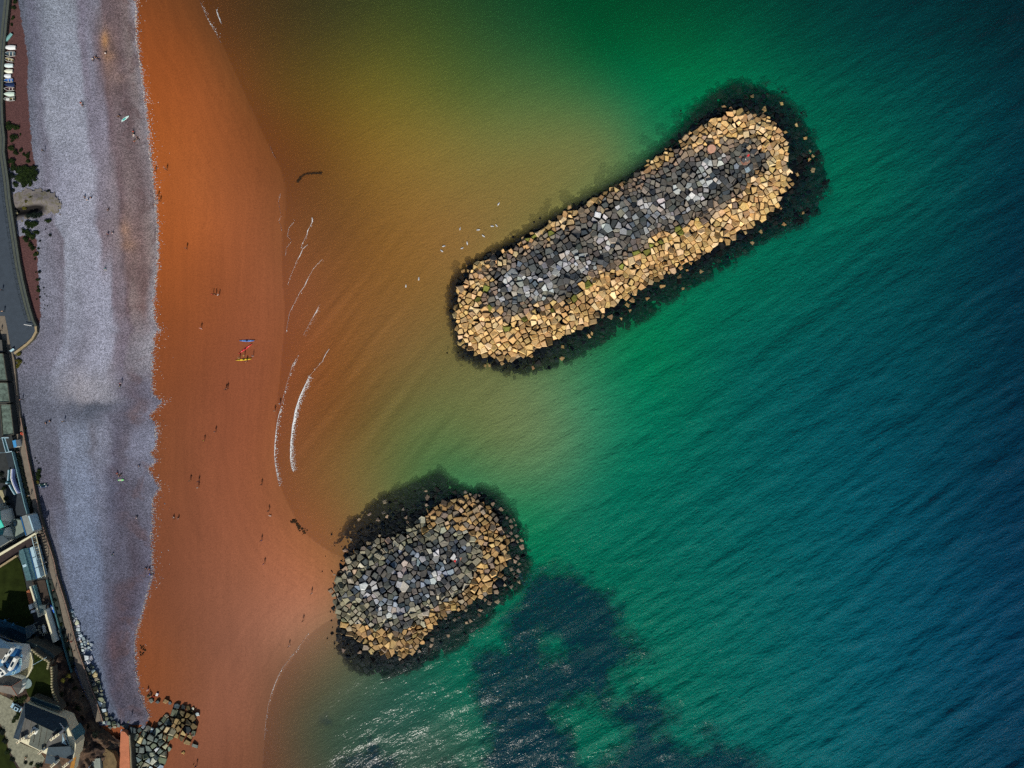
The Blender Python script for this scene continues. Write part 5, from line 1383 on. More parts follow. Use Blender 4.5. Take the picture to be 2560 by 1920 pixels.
PZ = 4.2
COPE2 = simple('coping_brick', (138, 112, 98), .9, .15, 1.5)
PR = [(34, -300), (27, 0), (21, 60), (14, 130), (11, 200), (10, 260), (12, 310), (16, 345), (15, 380), (19, 415), (24, 450), (29, 500), (35, 540), (41, 580),
      (47, 620), (53, 660), (61, 700), (69, 735), (78, 770), (87, 800), (94, 815), (92, 830), (82, 848), (68, 862), (52, 874), (36, 886)]
PR = [(u - (4 if v < 410 else 3 if v < 816 else 0), v) for u, v in PR]
slab('promenade', PR + [(20, 886), (10, 860), (0, 820), (-400, 820), (-400, -300)], 2.4, PZ, ASPH, kind='structure')
mb = MB(); ribbon(mb, offset(PR[1:20], -13), offset(PR[1:20], -7), PZ - .2, PZ + .12); mb.build('pavement', KERBM)['kind'] = 'structure'
t = thing('sea_wall', 'dark stone sea wall curving round the promenade end with a lit tan coping', 'wall', P(40, 600, 3.2))
mb = MB(); ribbon(mb, offset(PR, -4.5), offset(PR, 0), 1.8, PZ + .5); mb.build('wall', STONEW, t)
cpl = offset(PR, -4.9); cpr = offset(PR, .4)
for i in range(len(PR) - 1):
    mb = MB(); ribbon(mb, [cpl[i], ((cpl[i][0] * .02 + cpl[i + 1][0] * .98), (cpl[i][1] * .02 + cpl[i + 1][1] * .98))], [cpr[i], ((cpr[i][0] * .02 + cpr[i + 1][0] * .98), (cpr[i][1] * .02 + cpr[i + 1][1] * .98))], PZ + .51, PZ + .66)
    mb.build('coping_stone', COPE if i >= 20 else KERBM, t)  # sunlit tan painted into the coping of the curved end
def railing(line, step, label, z=PZ, h=1.1, m=RAILM):
    q = line_pts(line, step); t = thing('railing', label, 'railing', P(q[0][0], q[0][1], z)); prev = None
    for (u, v, a) in q:
        b = P(u, v, z); mb = MB(); mb.tube(b, b + Vector((0, 0, h)), .05, 6); mb.build('post', m, t)
    for hh in (h, h * .55):
        mb = MB()
        for a, b in zip(q[:-1], q[1:]): mb.tube(P(a[0], a[1], z) + Vector((0, 0, hh)), P(b[0], b[1], z) + Vector((0, 0, hh)), .035, 5)
        mb.build('rail', m, t)
railing(offset(PR[6:20], -15), 13, 'dark metal railing along the seaward pavement of the promenade')
# gate bar and post at the end of the promenade
b = P(84, 815, PZ); t = thing('barrier', 'white barrier pole across the end of the promenade', 'barrier', b)
mb = MB(); mb.tube(b + Vector((0, 0, .95)), P(60, 811, PZ + .95), .12, 8); mb.build('pole', WHT, t)
mb = MB(); mb.box(b + Vector((0, 0, .5)), (.3, .3, 1.0)); mb.build('post', RAILM, t)
b = P(33, 876, PZ); t = thing('bench', 'pale bench at the foot of the curved wall', 'bench', b)
mb = MB(); mb.box(b + Vector((0, 0, .45)), (1.7, .5, .06), R(35)); mb.build('seat', PALEB, t)
mb = MB(); mb.box(b + Vector((-.16, .22, .75)), (1.7, .06, .5), R(35)); mb.build('backrest', PALEB, t)
for s in (-.65, .65):
    mb = MB(); mb.box(b + Vector((s * math.cos(R(35)), s * math.sin(R(35)), .21)), (.08, .45, .42), R(35)); mb.build('leg', RAILM, t)

FL = [(-8, 790), (0, 820), (8, 860), (14, 900), (22, 950), (27, 1000), (34, 1050), (44, 1100), (57, 1150), (66, 1200), (78, 1250), (86, 1285), (100, 1340), (116, 1400), (128, 1440),
      (134, 1460), (147, 1500), (158, 1550), (168, 1590), (180, 1620), (187, 1655), (197, 1690), (208, 1720), (222, 1750), (233, 1785), (240, 1805)]
FR = [(12, 790), (18, 820), (25, 860), (36, 900), (40, 950), (44, 1000), (52, 1050), (60, 1100), (69, 1150), (80, 1200), (90, 1250), (97, 1285), (113, 1340), (133, 1400), (141, 1440),
      (150, 1470), (160, 1500), (174, 1550), (184, 1590), (192, 1620), (204, 1655), (216, 1690), (226, 1720), (238, 1750), (250, 1785), (256, 1805)]
mb = MB(); ribbon(mb, FL, FR, 2.4, PZ + .05); mb.build('footpath', PAVE)['kind'] = 'structure'
W2 = [(50, 1045)] + FR[7:]
t = thing('sea_wall', 'low wall with thin tan coping along the seaward side of the footpath', 'wall', P(130, 1400, 3.2))
mb = MB(); ribbon(mb, W2, offset(W2, 1.7), 1.8, PZ + .55); mb.build('wall', STONEW, t)
for i in range(len(W2) - 1):
    l0, r0 = offset(W2, -.2), offset(W2, 2.0)
    mb = MB(); ribbon(mb, [l0[i], tuple(np.array(l0[i]) * .03 + np.array(l0[i + 1]) * .97)], [r0[i], tuple(np.array(r0[i]) * .03 + np.array(r0[i + 1]) * .97)], PZ + .56, PZ + .68)
    mb.build('coping_stone', COPE2, t)
railing(offset(W2[5:], .9), 18, 'thin dark posts and rails on the low footpath wall', PZ + .68, .7)
W3 = [(39, 884), (40, 925), (44, 960), (48, 1000), (52, 1040)]
# ground of the terraces behind the path
slab('terrace', [(-400, 822), (-2, 822)] + FL[2:20] + [(150, 1625), (90, 1592), (-400, 1560)], 2.4, PZ - .05, DARKT, kind='structure')

def building(name, label, foot, z0, z1, wall_m, roof_m, parapet=None):
    """flat roofed block; outline in pixels as seen at roof height"""
    c = np.mean(np.array(foot), 0); t = thing(name, label, 'building', P(c[0], c[1], z0))
    mb = MB(); mb.prism(pp(foot, z1), z0, z1 - .12); mb.build('wall', wall_m, t)
    q = [(c[0] + (u - c[0]) * 1.015, c[1] + (v - c[1]) * 1.015) for u, v in foot]
    mb = MB(); mb.prism(pp(q, z1), z1 - .12, z1 + .05); mb.build('roof', roof_m, t)
    if parapet:
        f = [tuple(x) for x in foot] + [foot[0]]
        mb = MB()
        for a, b in zip(f[:-1], f[1:]):
            A, B = P(a[0], a[1], z1), P(b[0], b[1], z1); d = B - A; mid = (A + B) / 2
            mb.box((mid.x, mid.y, z1 + .2), (d.length, .22, .34), math.atan2(d.y, d.x))
        mb.build('parapet', parapet, t)
    return t
building('flat_roofed_block', 'long low block with mossy mottled roof beside the footpath bend', [(-40, 884), (9, 884), (19, 952), (-40, 952)], PZ - .1, 7.0, DARKT, MOSSY, STONEW)
building('flat_roofed_block', 'short low block with mossy roof between two others', [(-40, 957), (20, 957), (26, 1006), (-40, 1006)], PZ - .1, 7.0, DARKT, MOSSY, STONEW)
building('flat_roofed_block', 'mossy roofed block next to the glass canopy', [(2, 1011), (27, 1011), (36, 1086), (8, 1090)], PZ - .1, 7.0, DARKT, MOSSY, STONEW)
building('cabin', 'small dark hut squeezed beside the mossy roofs', [(-30, 850), (4, 850), (7, 880), (-30, 880)], PZ - .1, 6.4, DARKT, SLATE2)
# glass canopy
b = P(16, 1112, PZ); t = thing('glass_canopy', 'teal glass canopy with pale frame above a dark well', 'canopy', b)
for k in range(4):
    y0, y1 = 1095 + k * 9, 1103.4 + k * 9; s = k * 2.6
    mb = MB(); mb.add([P(5 + s, y0, 7.4), P(12 + s, y0, 7.9), P(13.8 + s, y1, 7.9), P(7 + s, y1, 7.4)], [(0, 3, 2, 1), (0, 1, 2, 3)]); mb.build('pane', TEALM, t)
for a, b2 in (((4, 1094), (22, 1094)), ((12, 1094), (23, 1131)), ((5, 1094), (15, 1131)), ((15, 1131), (30, 1128))):
    mb = MB(); mb.tube(P(a[0], a[1], 7.95), P(b2[0], b2[1], 7.95), .16, 6); mb.build('frame_bar', PALEB, t)
for (u, v) in ((6, 1096), (16, 1130), (22, 1096), (29, 1128)):
    mb = MB(); mb.tube(P(u, v, PZ), P(u, v, PZ) + Vector((0, 0, 3.3)), .1, 6); mb.build('post', PALEB, t)
building('kiosk', 'small kiosk with bright blue roof by the footpath', [(31, 1102), (39, 1100), (42, 1117), (35, 1119)], PZ - .1, 7.0, WHITEW, simple('kiosk_blue', (70, 150, 205), .5, .08, 1.0))
# dark terrace deck with pale parapet
t = thing('roof_terrace', 'dark long roof terrace edged by a pale cyan parapet', 'terrace', P(45, 1210, PZ))
DK_ = [(14, 1132), (29, 1130), (40, 1175), (50, 1220), (60, 1262), (67, 1286), (42, 1292), (32, 1240), (26, 1200), (20, 1160)]
slab('deck', DK_, PZ - .1, 5.4, simple('deck_felt', (44, 52, 58), .9, .15, .8), t)
mb = MB(); ed = [(29, 1130), (40, 1175), (50, 1220), (60, 1262), (67, 1286)]; ribbon(mb, ed, offset(ed, 1.6), 4.4, 5.9); mb.build('parapet', simple('cyan_parapet', (120, 160, 166), .7, .1), t)
def strip_thing(name, label, cat, line, wpx, z0, z1, m, top=None):
    cf = 1.0 if top is CREAM else .38
    c = line[len(line) // 2]; t = thing(name, label, cat, P(c[0], c[1], z0))
    mb = MB(); ribbon(mb, offset(line, -wpx / 2), offset(line, wpx / 2), z0, z1); mb.build('body', m, t)
    mb = MB(); ribbon(mb, offset(line, -wpx / 2 - .4), offset(line, -wpx / 2 + wpx * cf), z1 + .01, z1 + .12); mb.build('cap', top or m, t)
    return t
VIO = simple('violet_shade_white', (150, 160, 205), .7, .08); 
strip_thing('wind_shelter', 'long bent white wind shelter on the dark roof terrace', 'shelter', [(29.5, 1173), (28.5, 1195), (32, 1208), (38, 1222), (44, 1233)], 4.4, 5.4, 6.9, VIO, WHITEW)
strip_thing('planter', 'straight pale blue planter behind the bent shelter', 'planter', [(22, 1175), (21.5, 1188), (20, 1202)], 4.2, 5.3, 6.2, TEALM, PALEB)
strip_thing('planter', 'slanting pale blue planter below the bent shelter', 'planter', [(23, 1212), (29, 1223), (37, 1236)], 4.0, 5.4, 6.3, TEALM, PALEB)
strip_thing('parasol_table', 'small teal square table between the two planters', 'table', [(14, 1206), (19, 1208)], 5.0, PZ, 5.6, TEALM, PALEB)
slab('garden_path', [(0, 1225), (6, 1226), (16, 1256), (25, 1280), (31, 1300), (25, 1300), (16, 1276), (8, 1252), (0, 1238), (-40, 1225), (-40, 1210)], PZ - .2, PZ + .1, TANP, kind='structure')
# grey roofed house with white parapet, paved court and tub
t = building('sea_front_house', 'grey roofed house with white parapet facing the footpath', [(52, 1292), (68, 1287), (84, 1330), (65, 1340)], PZ - .1, 9.0, WHITEW, simple('grey_roof', (132, 140, 136), .8, .15, .8))
mb = MB(); ed = [(70, 1290), (76, 1308), (82, 1327)]; ribbon(mb, ed, offset(ed, 3.2), 5.0, 9.3); mb.build('parapet', PALEB, t)
mb = MB(); ed = [(53, 1292), (59, 1314), (66, 1338)]; ribbon(mb, offset(ed, -2.2), ed, 8.0, 9.25); mb.build('gutter', BLUER, t)
for k in range(3):
    a = P(86 - k * 4, 1334 - k * 13, 7.2); mb = MB(); mb.box((a.x, a.y, 7.0), (.12, 1.3, 1.4), R(-18)); mb.build('window', GLASS, t)
slab('courtyard', [(14, 1306), (34, 1298), (52, 1300), (62, 1338), (26, 1352)], PZ - .2, 6.6, simple('court_paving', (126, 140, 130), .9, .15, .6), kind='structure')
b = P(38, 1309, 6.6); t = thing('tub', 'black oval tub sunk in the pale paved court', 'tub', b)
mb = MB(); pl = [(b.x + math.cos(6.283 * j / 16) * .85, b.y + math.sin(6.283 * j / 16) * 1.15) for j in range(16)]; mb.prism(pl, 6.6, 7.0); mb.build('rim', RAILM, t)
mb = MB(); mb.prism([(b.x + (x - b.x) * .85, b.y + (y - b.y) * .85) for x, y in pl], 6.95, 7.02); mb.build('water', GLASS, t)
def gable(name, label, ridge, eaveL, eaveR, zr, ze, z0, wall_m, roof_m, roof_m2=None, chim=()):
    """ridge: two pixels at zr; eaves: two pixels each at ze"""
    c = ((ridge[0][0] + ridge[1][0]) / 2, (ridge[0][1] + ridge[1][1]) / 2); t = thing(name, label, 'house', P(c[0], c[1], z0))
    r0, r1 = P(*ridge[0], zr), P(*ridge[1], zr); l0, l1 = P(*eaveL[0], ze), P(*eaveL[1], ze); q0, q1 = P(*eaveR[0], ze), P(*eaveR[1], ze)
    dn = Vector((0, 0, -.18))
    def slope(nm, a, b, c_, d, m):
        mb = MB(); vs_ = [a, b, c_, d]; n_ = (b - a).cross(c_ - a)
        if n_.z < 0: vs_ = [a, d, c_, b]
        mb.add(vs_ + [v + dn for v in vs_], [(0, 1, 2, 3), (7, 6, 5, 4), (0, 4, 5, 1), (1, 5, 6, 2), (2, 6, 7, 3), (3, 7, 4, 0)]); return mb.build(nm, m, t)
    slope('roof', l0, l1, r1, r0, roof_m); slope('roof', r0, r1, q1, q0, roof_m2 or roof_m)
    mb = MB(); k = .985
    cc = (l0 + l1 + q0 + q1) / 4
    f = lambda p, z: Vector((cc.x + (p.x - cc.x) * .96, cc.y + (p.y - cc.y) * .96, z))
    vs_ = [f(l0, z0), f(l1, z0), f(q1, z0), f(q0, z0), f(l0, ze - .2), f(l1, ze - .2), f(q1, ze - .2), f(q0, ze - .2), f(r0, zr - .2), f(r1, zr - .2)]
    mb.add(vs_, [(0, 1, 5, 4), (2, 3, 7, 6), (1, 2, 6, 9, 5), (3, 0, 4, 8, 7)]); mb.add(vs_, [(4, 5, 1, 0), (6, 7, 3, 2), (5, 9, 6, 2, 1), (7, 8, 4, 0, 3)]); mb.build('wall', wall_m, t)
    mb = MB(); d = (r1 - r0); mb.tube(r0 + Vector((0, 0, .05)), r1 + Vector((0, 0, .05)), .12, 6); mb.build('ridge', roof_m2 or roof_m, t)
    return t
gable('teal_house', 'house end with bright teal roof behind the paved court', ((-20, 1292), (2, 1300)), ((-20, 1262), (0, 1277)), ((-20, 1330), (10, 1317)), 12.5, 10.5, PZ, WHITEW, BRTEAL)
gable('blue_green_house', 'dark blue green roofed house beyond the footbridge', ((-20, 1345), (6, 1338)), ((-20, 1325), (12, 1320)), ((-20, 1378), (24, 1352)), 11.5, 9.5, PZ, WHITEW, TEALM, SLATE)
# footbridge
t = thing('footbridge', 'dark decked footbridge with a cream handrail leading to the steps', 'footbridge', P(40, 1365, PZ))
mb = MB(); ribbon(mb, [(-30, 1410), (86, 1337)], [(-30, 1435), (80, 1362)], 8.2, 8.6); mb.build('deck', simple('bridge_deck', (50, 40, 40), .9, .2), t)
mb = MB(); ribbon(mb, [(-30, 1400), (89, 1331)], [(-30, 1406), (88, 1335)], 8.2, 9.8); mb.build('handrail', CREAM, t)
mb = MB(); ribbon(mb, [(-30, 1434), (40, 1388)], [(-30, 1437), (41, 1391)], 8.2, 9.6); mb.build('handrail', COPE, t)
for k in range(5):
    a = P(0 + k * 18, 1395 - k * 11, PZ); mb = MB(); mb.tube(a, a + Vector((0, 0, 3.7)), .2, 8); mb.build('pier', STONEW, t)
t = thing('staircase', 'open stair with pale handrail and many treads beside the footpath', 'stairs', P(100, 1390, PZ))
for k in range(18):
    f = k / 17; a = P(84 + 24 * f, 1342 + 98 * f, 8.6 - 3.6 * f); mb = MB(); mb.box(a, (2.3, .42, .12), R(12)); mb.build('tread', simple('tread_stone', (110, 110, 96), .9, .3) if k == 0 else bpy.data.materials['tread_stone'], t)
for off_ in (0, 1):
    mb = MB(); mb.tube(P(89 - 10 * off_, 1334 + 8 * off_, 9.7), P(114 - 10 * off_, 1442 + 2 * off_, 6.0), .10, 6); mb.build('handrail', CREAM if not off_ else PALEB, t)
for k in range(8):
    f = (k + .5) / 8; mb = MB(); mb.tube(P(89 + 25 * f, 1334 + 108 * f, 9.6 - 3.7 * f), P(84 + 24 * f, 1338 + 106 * f, 9.0 - 3.7 * f), .07, 5); mb.build('bar', PALEB, t)
# house with blue green roof and white sunroom panels
t = gable('long_house', 'long house with weathered teal roof and white glazed sunroom', ((58, 1372), (79, 1450)), ((45, 1378), (66, 1452)), ((70, 1370), (90, 1448)), 9.6, 8.4, PZ - .1, WHITEW, simple('teal_slate', (70, 104, 110), .8, .3, 1.5), simple('teal_slate_pale', (92, 132, 136), .8, .35, 1.5))
for k in range(3):
    f0, f1 = k / 3 + .01, (k + 1) / 3 - .01
    q = [(71 + 20 * f0, 1370 + 78 * f0), (82 + 20 * f0, 1366 + 77 * f0), (82 + 20 * f1, 1366 + 77 * f1), (71 + 20 * f1, 1370 + 78 * f1)]
    mb = MB(); mb.prism(pp(q, 8.0), PZ, 8.0); mb.build('sunroom_panel', PALEB, t)
for k in range(2):
    mb = MB(); mb.tube(P(70 + k * 2.2, 1370, 8.2), P(90 + k * 2.2, 1448, 8.2), .12, 6); mb.build('gutter', BLUER, t)
mb = MB(); a = P(62, 1414, 9.2); mb.box(a, (1.4, .9, .3), R(20)); mb.build('skylight', PALEB, t)
# garden and terraces
slab('lawn', [(-400, 1420), (0, 1402), (40, 1388), (52, 1410), (62, 1455), (72, 1505), (84, 1555), (60, 1572), (0, 1548), (-400, 1540)], 2.4, PZ + .2, LAWN, kind='structure')
t = thing('garden_deck', 'brown paved garden terrace between white walls', 'terrace', P(104, 1485, PZ))
slab('paving', [(80, 1455), (112, 1449), (128, 1512), (116, 1520), (100, 1522)], PZ - .1, PZ + .25, BROWND, t)
strip_thing('garden_wall', 'long cream topped wall stepping down beside the lawn', 'wall', [(75, 1466), (82, 1488), (90, 1515), (97, 1543)], 3.6, PZ, 6.6, WHITEW, CREAM)
strip_thing('hedge_wall', 'pale blue green wall running beside the cream topped one', 'wall', [(82, 1465), (88, 1485), (95, 1510), (100, 1534)], 3.6, PZ, 6.0, simple('bluegreen_wall', (110, 156, 160), .8, .12), TEALM)
slab('wooden_deck', [(66, 1478), (73, 1474), (85, 1520), (79, 1526), (70, 1500)], PZ - .2, PZ + .5, ORANGED, kind=None)
tag(bpy.data.objects['wooden_deck'], 'narrow orange timber deck at the edge of the lawn', 'deck')
for nm, q, lb in (('shed', [(71, 1513), (78, 1510), (80.5, 1522), (74, 1524)], 'small white roofed shed at the end of the orange deck'), ('shed', [(77, 1527), (87, 1525), (88, 1530), (78, 1533)], 'low pale shed set crosswise below the white one')):
    building(nm, lb, q, PZ, 6.4, WHITEW, WHITEW)
def pergola(label, corners, n, z, m):
    """corners a b (one beam) and d c (other beam), slats between"""
    a, b_, c, d = corners; t = thing('pergola', label, 'pergola', P((a[0] + c[0]) / 2, (a[1] + c[1]) / 2, z - 2.3))
    L = lambda p, q, f: (p[0] + (q[0] - p[0]) * f, p[1] + (q[1] - p[1]) * f)
    for k in range(n):
        f = (k + .5) / n; p, q = L(a, d, f), L(b_, c, f); mb = MB(); A, B = P(p[0], p[1], z), P(q[0], q[1], z); dd = B - A; md = (A + B) / 2
        mb.box(md, (dd.length, .12, .14), math.atan2(dd.y, dd.x)); mb.build('slat', m, t)
    for p, q in ((a, d), (b_, c)):
        mb = MB(); mb.tube(P(*p, z - .2), P(*q, z - .2), .12, 6); mb.build('beam', m, t)
    for p in corners:
        mb = MB(); A = P(*p, z - .2); mb.tube(A, A - Vector((0, 0, 2.1)), .1, 6); mb.build('post', m, t)
pergola('slatted pergola over the steps between the two white walls', ((100, 1514), (114, 1512), (114, 1536), (100, 1539)), 10, 7.0, TIMB)
strip_thing('garden_wall', 'stepped white wall beside the round table', 'wall', [(112, 1525), (117, 1545), (124, 1568), (130, 1590), (135, 1606)], 4.6, PZ, 6.8, WHITEW, CREAM)
t = thing('garden_table', 'white rectangular garden table ringed by round chairs', 'table', P(110, 1572, PZ))
q = [(105, 1564), (112, 1563), (115.5, 1580), (108, 1582)]; slab('top', q, PZ + .68, PZ + .75, WHITEW, t)
for p in q:
    mb = MB(); A = P(*p, PZ); c_ = P(110, 1572, PZ); A = A + (c_ - A) * .15; mb.tube(A, A + Vector((0, 0, .69)), .05, 6); mb.build('leg', TIMB, t)
for (u, v) in ((101, 1565), (101, 1573), (104, 1579.5), (112.5, 1562), (115.5, 1567), (116, 1572.5), (119, 1579), (112, 1584)):
    b = P(u, v, PZ); t = thing('round_chair', 'cream round basket chair at the white garden table', 'chair', b, 'basket chairs round the white table')
    mb = MB(); pl = [(b.x + math.cos(6.283 * j / 10) * .36, b.y + math.sin(6.283 * j / 10) * .36) for j in range(10)]; mb.prism(pl, PZ + .35, PZ + .45); mb.build('seat', BROWND, t)
    mb = MB()
    for j in range(10): mb.tube((b.x + math.cos(6.283 * j / 10) * .42, b.y + math.sin(6.283 * j / 10) * .42, PZ + .72), (b.x + math.cos(6.283 * (j + 1) / 10) * .42, b.y + math.sin(6.283 * (j + 1) / 10) * .42, PZ + .72), .07, 5)
    mb.build('backrest', CREAM, t)
    for k in range(3):
        mb = MB(); A = Vector((b.x + math.cos(2.09 * k) * .3, b.y + math.sin(2.09 * k) * .3, PZ)); mb.tube(A, A + Vector((0, 0, .36)), .03, 5); mb.build('leg', TIMB, t)
bb = board(131.5, 1522, 22, .9, -64, (60, 120, 220), 'blue and white paddleboard on the terrace by the green wall', stripe=(230, 238, 240)); place(bb, 131.5, 1522, PZ + .3, -64)
kayak(150, 1584, 20, .7, -76, (226, 214, 150), 'cream kayak on the terrace against the green wall', z=PZ + .1, dark=BRN)
strip_thing('garden_wall', 'long blue green wall between the terraces and the planting by the footpath', 'wall', [(117, 1450), (124, 1480), (136, 1525), (148, 1570), (160, 1620), (170, 1655), (178, 1682)], 2.8, PZ, 4.9, simple('green_wall', (74, 110, 104), .85, .2), TEALM)
slab('planting_bed', [(122, 1450), (130, 1450), (145, 1500), (156, 1550), (166, 1592), (178, 1625), (184, 1655), (178, 1668), (164, 1618), (150, 1566), (138, 1520)], PZ - .3, PZ + .15, simple('bed_soil', (44, 52, 46), .95, .4, 1.2), kind='structure')
# patio, blue of the shade put into its slab colour
slab('patio', [(-400, 1552), (0, 1548), (70, 1573), (92, 1590), (60, 1606), (0, 1582), (-400, 1570)], PZ - .2, PZ + .3, simple('patio_slab', (46, 92, 110), .8, .3, 1.0), kind='structure')
for k, (u, v, lb) in enumerate(((23, 1547, 'square pale blue parasol at the lawn edge of the patio'), (43, 1556, 'square pale blue parasol beside the slatted pergola'), (10, 1579, 'large blue framed parasol by the dark house front'), (40, 1593, 'large blue framed parasol by the cream terrace'), (6, 1556, 'small grey parasol at the end of the patio'))):
    b = P(u, v, PZ + .3); t = thing('parasol', lb, 'parasol', b); r = .8 if k in (0, 1, 4) else 1.25
    mb = MB(); A = b + Vector((0, 0, 2.5)); cs = [A + Vector((math.cos(a_) * r, math.sin(a_) * r, -.3)) for a_ in (R(-10), R(75), R(170), R(255))]
    mb.add([A] + cs, [(0, 1, 2), (0, 2, 3), (0, 3, 4), (0, 4, 1)]); mb.add([A] + cs, [(2, 1, 0), (3, 2, 0), (4, 3, 0), (1, 4, 0)]); mb.build('canopy', simple('parasol_%d' % k, (84, 160, 190) if k < 2 else (60, 130, 200) if k < 4 else (130, 140, 145), .7, .08), t)
    mb = MB(); mb.tube(b, A, .04, 6); mb.build('pole', TIMB, t)
    mb = MB(); mb.prism([(b.x + math.cos(6.283 * j / 10) * .3, b.y + math.sin(6.283 * j / 10) * .3) for j in range(10)], b.z, b.z + .1); mb.build('base', RAILM, t)
pergola('slatted pergola with white posts above the blue patio', ((64, 1568), (84, 1560), (92, 1577), (68, 1597)), 12, 7.4, TIMB)

# ================================================================== the cliff and the houses on it
CZ = 11.0
TOPP = [(-400, 1606), (58, 1612), (100, 1636), (126, 1652), (130, 1672), (134, 1745), (150, 1762), (160, 1788), (176, 1812), (194, 1850), (202, 1885), (192, 1925), (180, 2300), (-400, 2300)]
BASEP = [(-400, 1575), (64, 1602), (120, 1618), (160, 1620), (172, 1655), (190, 1692), (203, 1724), (218, 1752), (230, 1788), (246, 1815), (275, 1838), (306, 1862), (292, 1900), (270, 1925), (258, 2000), (258, 2300), (-400, 2300)]
cu_ = np.arange(-400, 330, 3.0); cv_ = np.arange(1560, 2300, 3.0); CU, CV = np.meshgrid(cu_, cv_)
dt = sdf(CU, CV, TOPP); db = sdf(CU, CV, BASEP)
tt = np.clip(db / np.maximum(db - dt, 1e-3), 0, 1); nzc = fbm(CU / 26, CV / 26, 5) - .5; nzf = fbm(CU / 7 + 40, CV / 7, 3) - .5
CZZ = np.where(dt > 0, CZ, 3.6 + (CZ - 3.6) * np.clip(tt + nzc * .5 * np.minimum(1, 4 * tt * (1 - tt)), 0, 1) + nzf * 1.6 * np.minimum(1, 5 * tt * (1 - tt)))
keep = (sdf((CU[:-1, :-1] + CU[1:, 1:]) / 2, (CV[:-1, :-1] + CV[1:, 1:]) / 2, BASEP) > -3)
def cliff_mat():
    m, nt, out = mat('red_cliff'); geo = nd(nt, 'ShaderNodeNewGeometry'); pos = geo.outputs['Position']
    n1 = noise_(nt, pos, 0.16, 6, .65, .6); n2 = noise_(nt, pos, .5, 5, .65)
    c = ramp(nt, n1, [(.30, alb((40, 38, 40))), (.44, alb((70, 58, 52))), (.54, alb((110, 88, 70))), (.62, alb((74, 72, 64))), (.72, alb((140, 98, 70)))])
    c = nd(nt, 'ShaderNodeHueSaturation', {'Color': c, 'Value': mrange(nt, n2, .3, .7, .6, 1.3)}).outputs[0]
    b = nd(nt, 'ShaderNodeBsdfPrincipled', {'Base Color': c, 'Roughness': .95, 'Specular IOR Level': .1})
    bn = nd(nt, 'ShaderNodeBump', {'Strength': .8, 'Distance': .6, 'Height': n2}); nt.links.new(bn.outputs[0], b.inputs['Normal']); nt.links.new(b.outputs[0], out.inputs[0]); return m
o = sheet('cliff', CU, CV, CZZ, keep, cliff_mat(), {}, {}); o['kind'] = 'structure'
slab('lawn', [(64, 1626), (84, 1632), (118, 1656), (124, 1672), (128, 1700), (130, 1745), (142, 1756), (116, 1762), (92, 1750), (72, 1742), (66, 1728), (66, 1706), (72, 1690), (80, 1660)], CZ - .4, CZ + .06, LAWN, kind='structure')
slab('lawn', [(-400, 1830), (0, 1815), (12, 1840), (20, 1880), (34, 1905), (46, 1930), (40, 2300), (-400, 2300)], CZ - .4, CZ + .06, LAWN, kind='structure')
slab('driveway', [(-400, 1738), (0, 1736), (30, 1750), (40, 1764), (60, 1775), (56, 1790), (36, 1840), (48, 1856), (70, 1866), (98, 1878), (112, 1896), (104, 1912), (62, 1925), (48, 1918), (34, 1896), (20, 1868), (12, 1832), (0, 1808), (-400, 1815)], CZ - .4, CZ + .09, GRAVEL, kind='structure')
t = thing('garden_terrace', 'cream paved terrace with a rounded edge before the blue roofed house', 'terrace', P(62, 1655, CZ))
slab('paving', [(56, 1618), (66, 1620), (76, 1634), (80, 1652), (79, 1668), (72, 1682), (64, 1694), (56, 1700), (40, 1684), (44, 1655), (54, 1640)], CZ - .3, CZ + .14, TANP, t)
mb = MB(); ed = [(66, 1620), (76, 1634), (80, 1652), (79, 1668), (72, 1682), (64, 1696)]; ribbon(mb, ed, offset(ed, 1.6), CZ - .2, CZ + .8); mb.build('edge_wall', CREAM, t)
t = thing('round_terrace', 'small half round terrace beside the hip roofed cottage', 'terrace', P(70, 1708, CZ))
b = P(68, 1708, CZ); mb = MB(); mb.prism([(b.x - .6, b.y + 1.9)] + [(b.x + math.cos(R(a_)) * 1.9, b.y + math.sin(R(a_)) * 1.9) for a_ in range(90, -100, -15)] + [(b.x - .6, b.y - 1.9)], CZ - .2, CZ + .3); mb.build('paving', simple('terrace_slab', (120, 140, 140), .9, .2), t)
def battlement(line, label, z, step=6.8, wpx=2.6):
    t = thing('garden_wall', label, 'wall', P(line[0][0], line[0][1], z)); mb = MB(); ribbon(mb, offset(line, -wpx / 2), offset(line, wpx / 2), z - 1.5, z + .9); mb.build('wall', STONEW, t)
    for (u, v, a) in line_pts(line, step):
        b = P(u, v, z + .9); mb = MB(); mb.box((b.x, b.y, z + 1.2), (.62, .62, .6), a); mb.build('merlon', TANP, t)
battlement([(82, 1624), (96, 1636), (110, 1646), (121, 1652)], 'battlemented garden wall along the lawn corner', CZ)
battlement([(124, 1655), (121, 1670)], 'short battlemented wall at the sea corner of the lawn', CZ, 5)
battlement([(131, 1668), (132, 1690), (131, 1712), (135, 1732), (142, 1750), (150, 1762)], 'battlemented wall along the cliff edge of the lawn', CZ)
building('garage', 'long grey flat roofed garage behind the battlemented wall', [(66, 1603), (92, 1612), (124, 1628), (136, 1640), (128, 1652), (108, 1640), (84, 1620), (64, 1612)], PZ, 9.6, STONEW, simple('garage_roof', (78, 92, 88), .9, .2, .8))
strip_thing('washing_line', 'pale washing line pole laid across the lawn', 'pole', [(82, 1662), (98, 1653), (116, 1643)], .7, CZ + 1.2, CZ + 1.3, PALEB, PALEB)
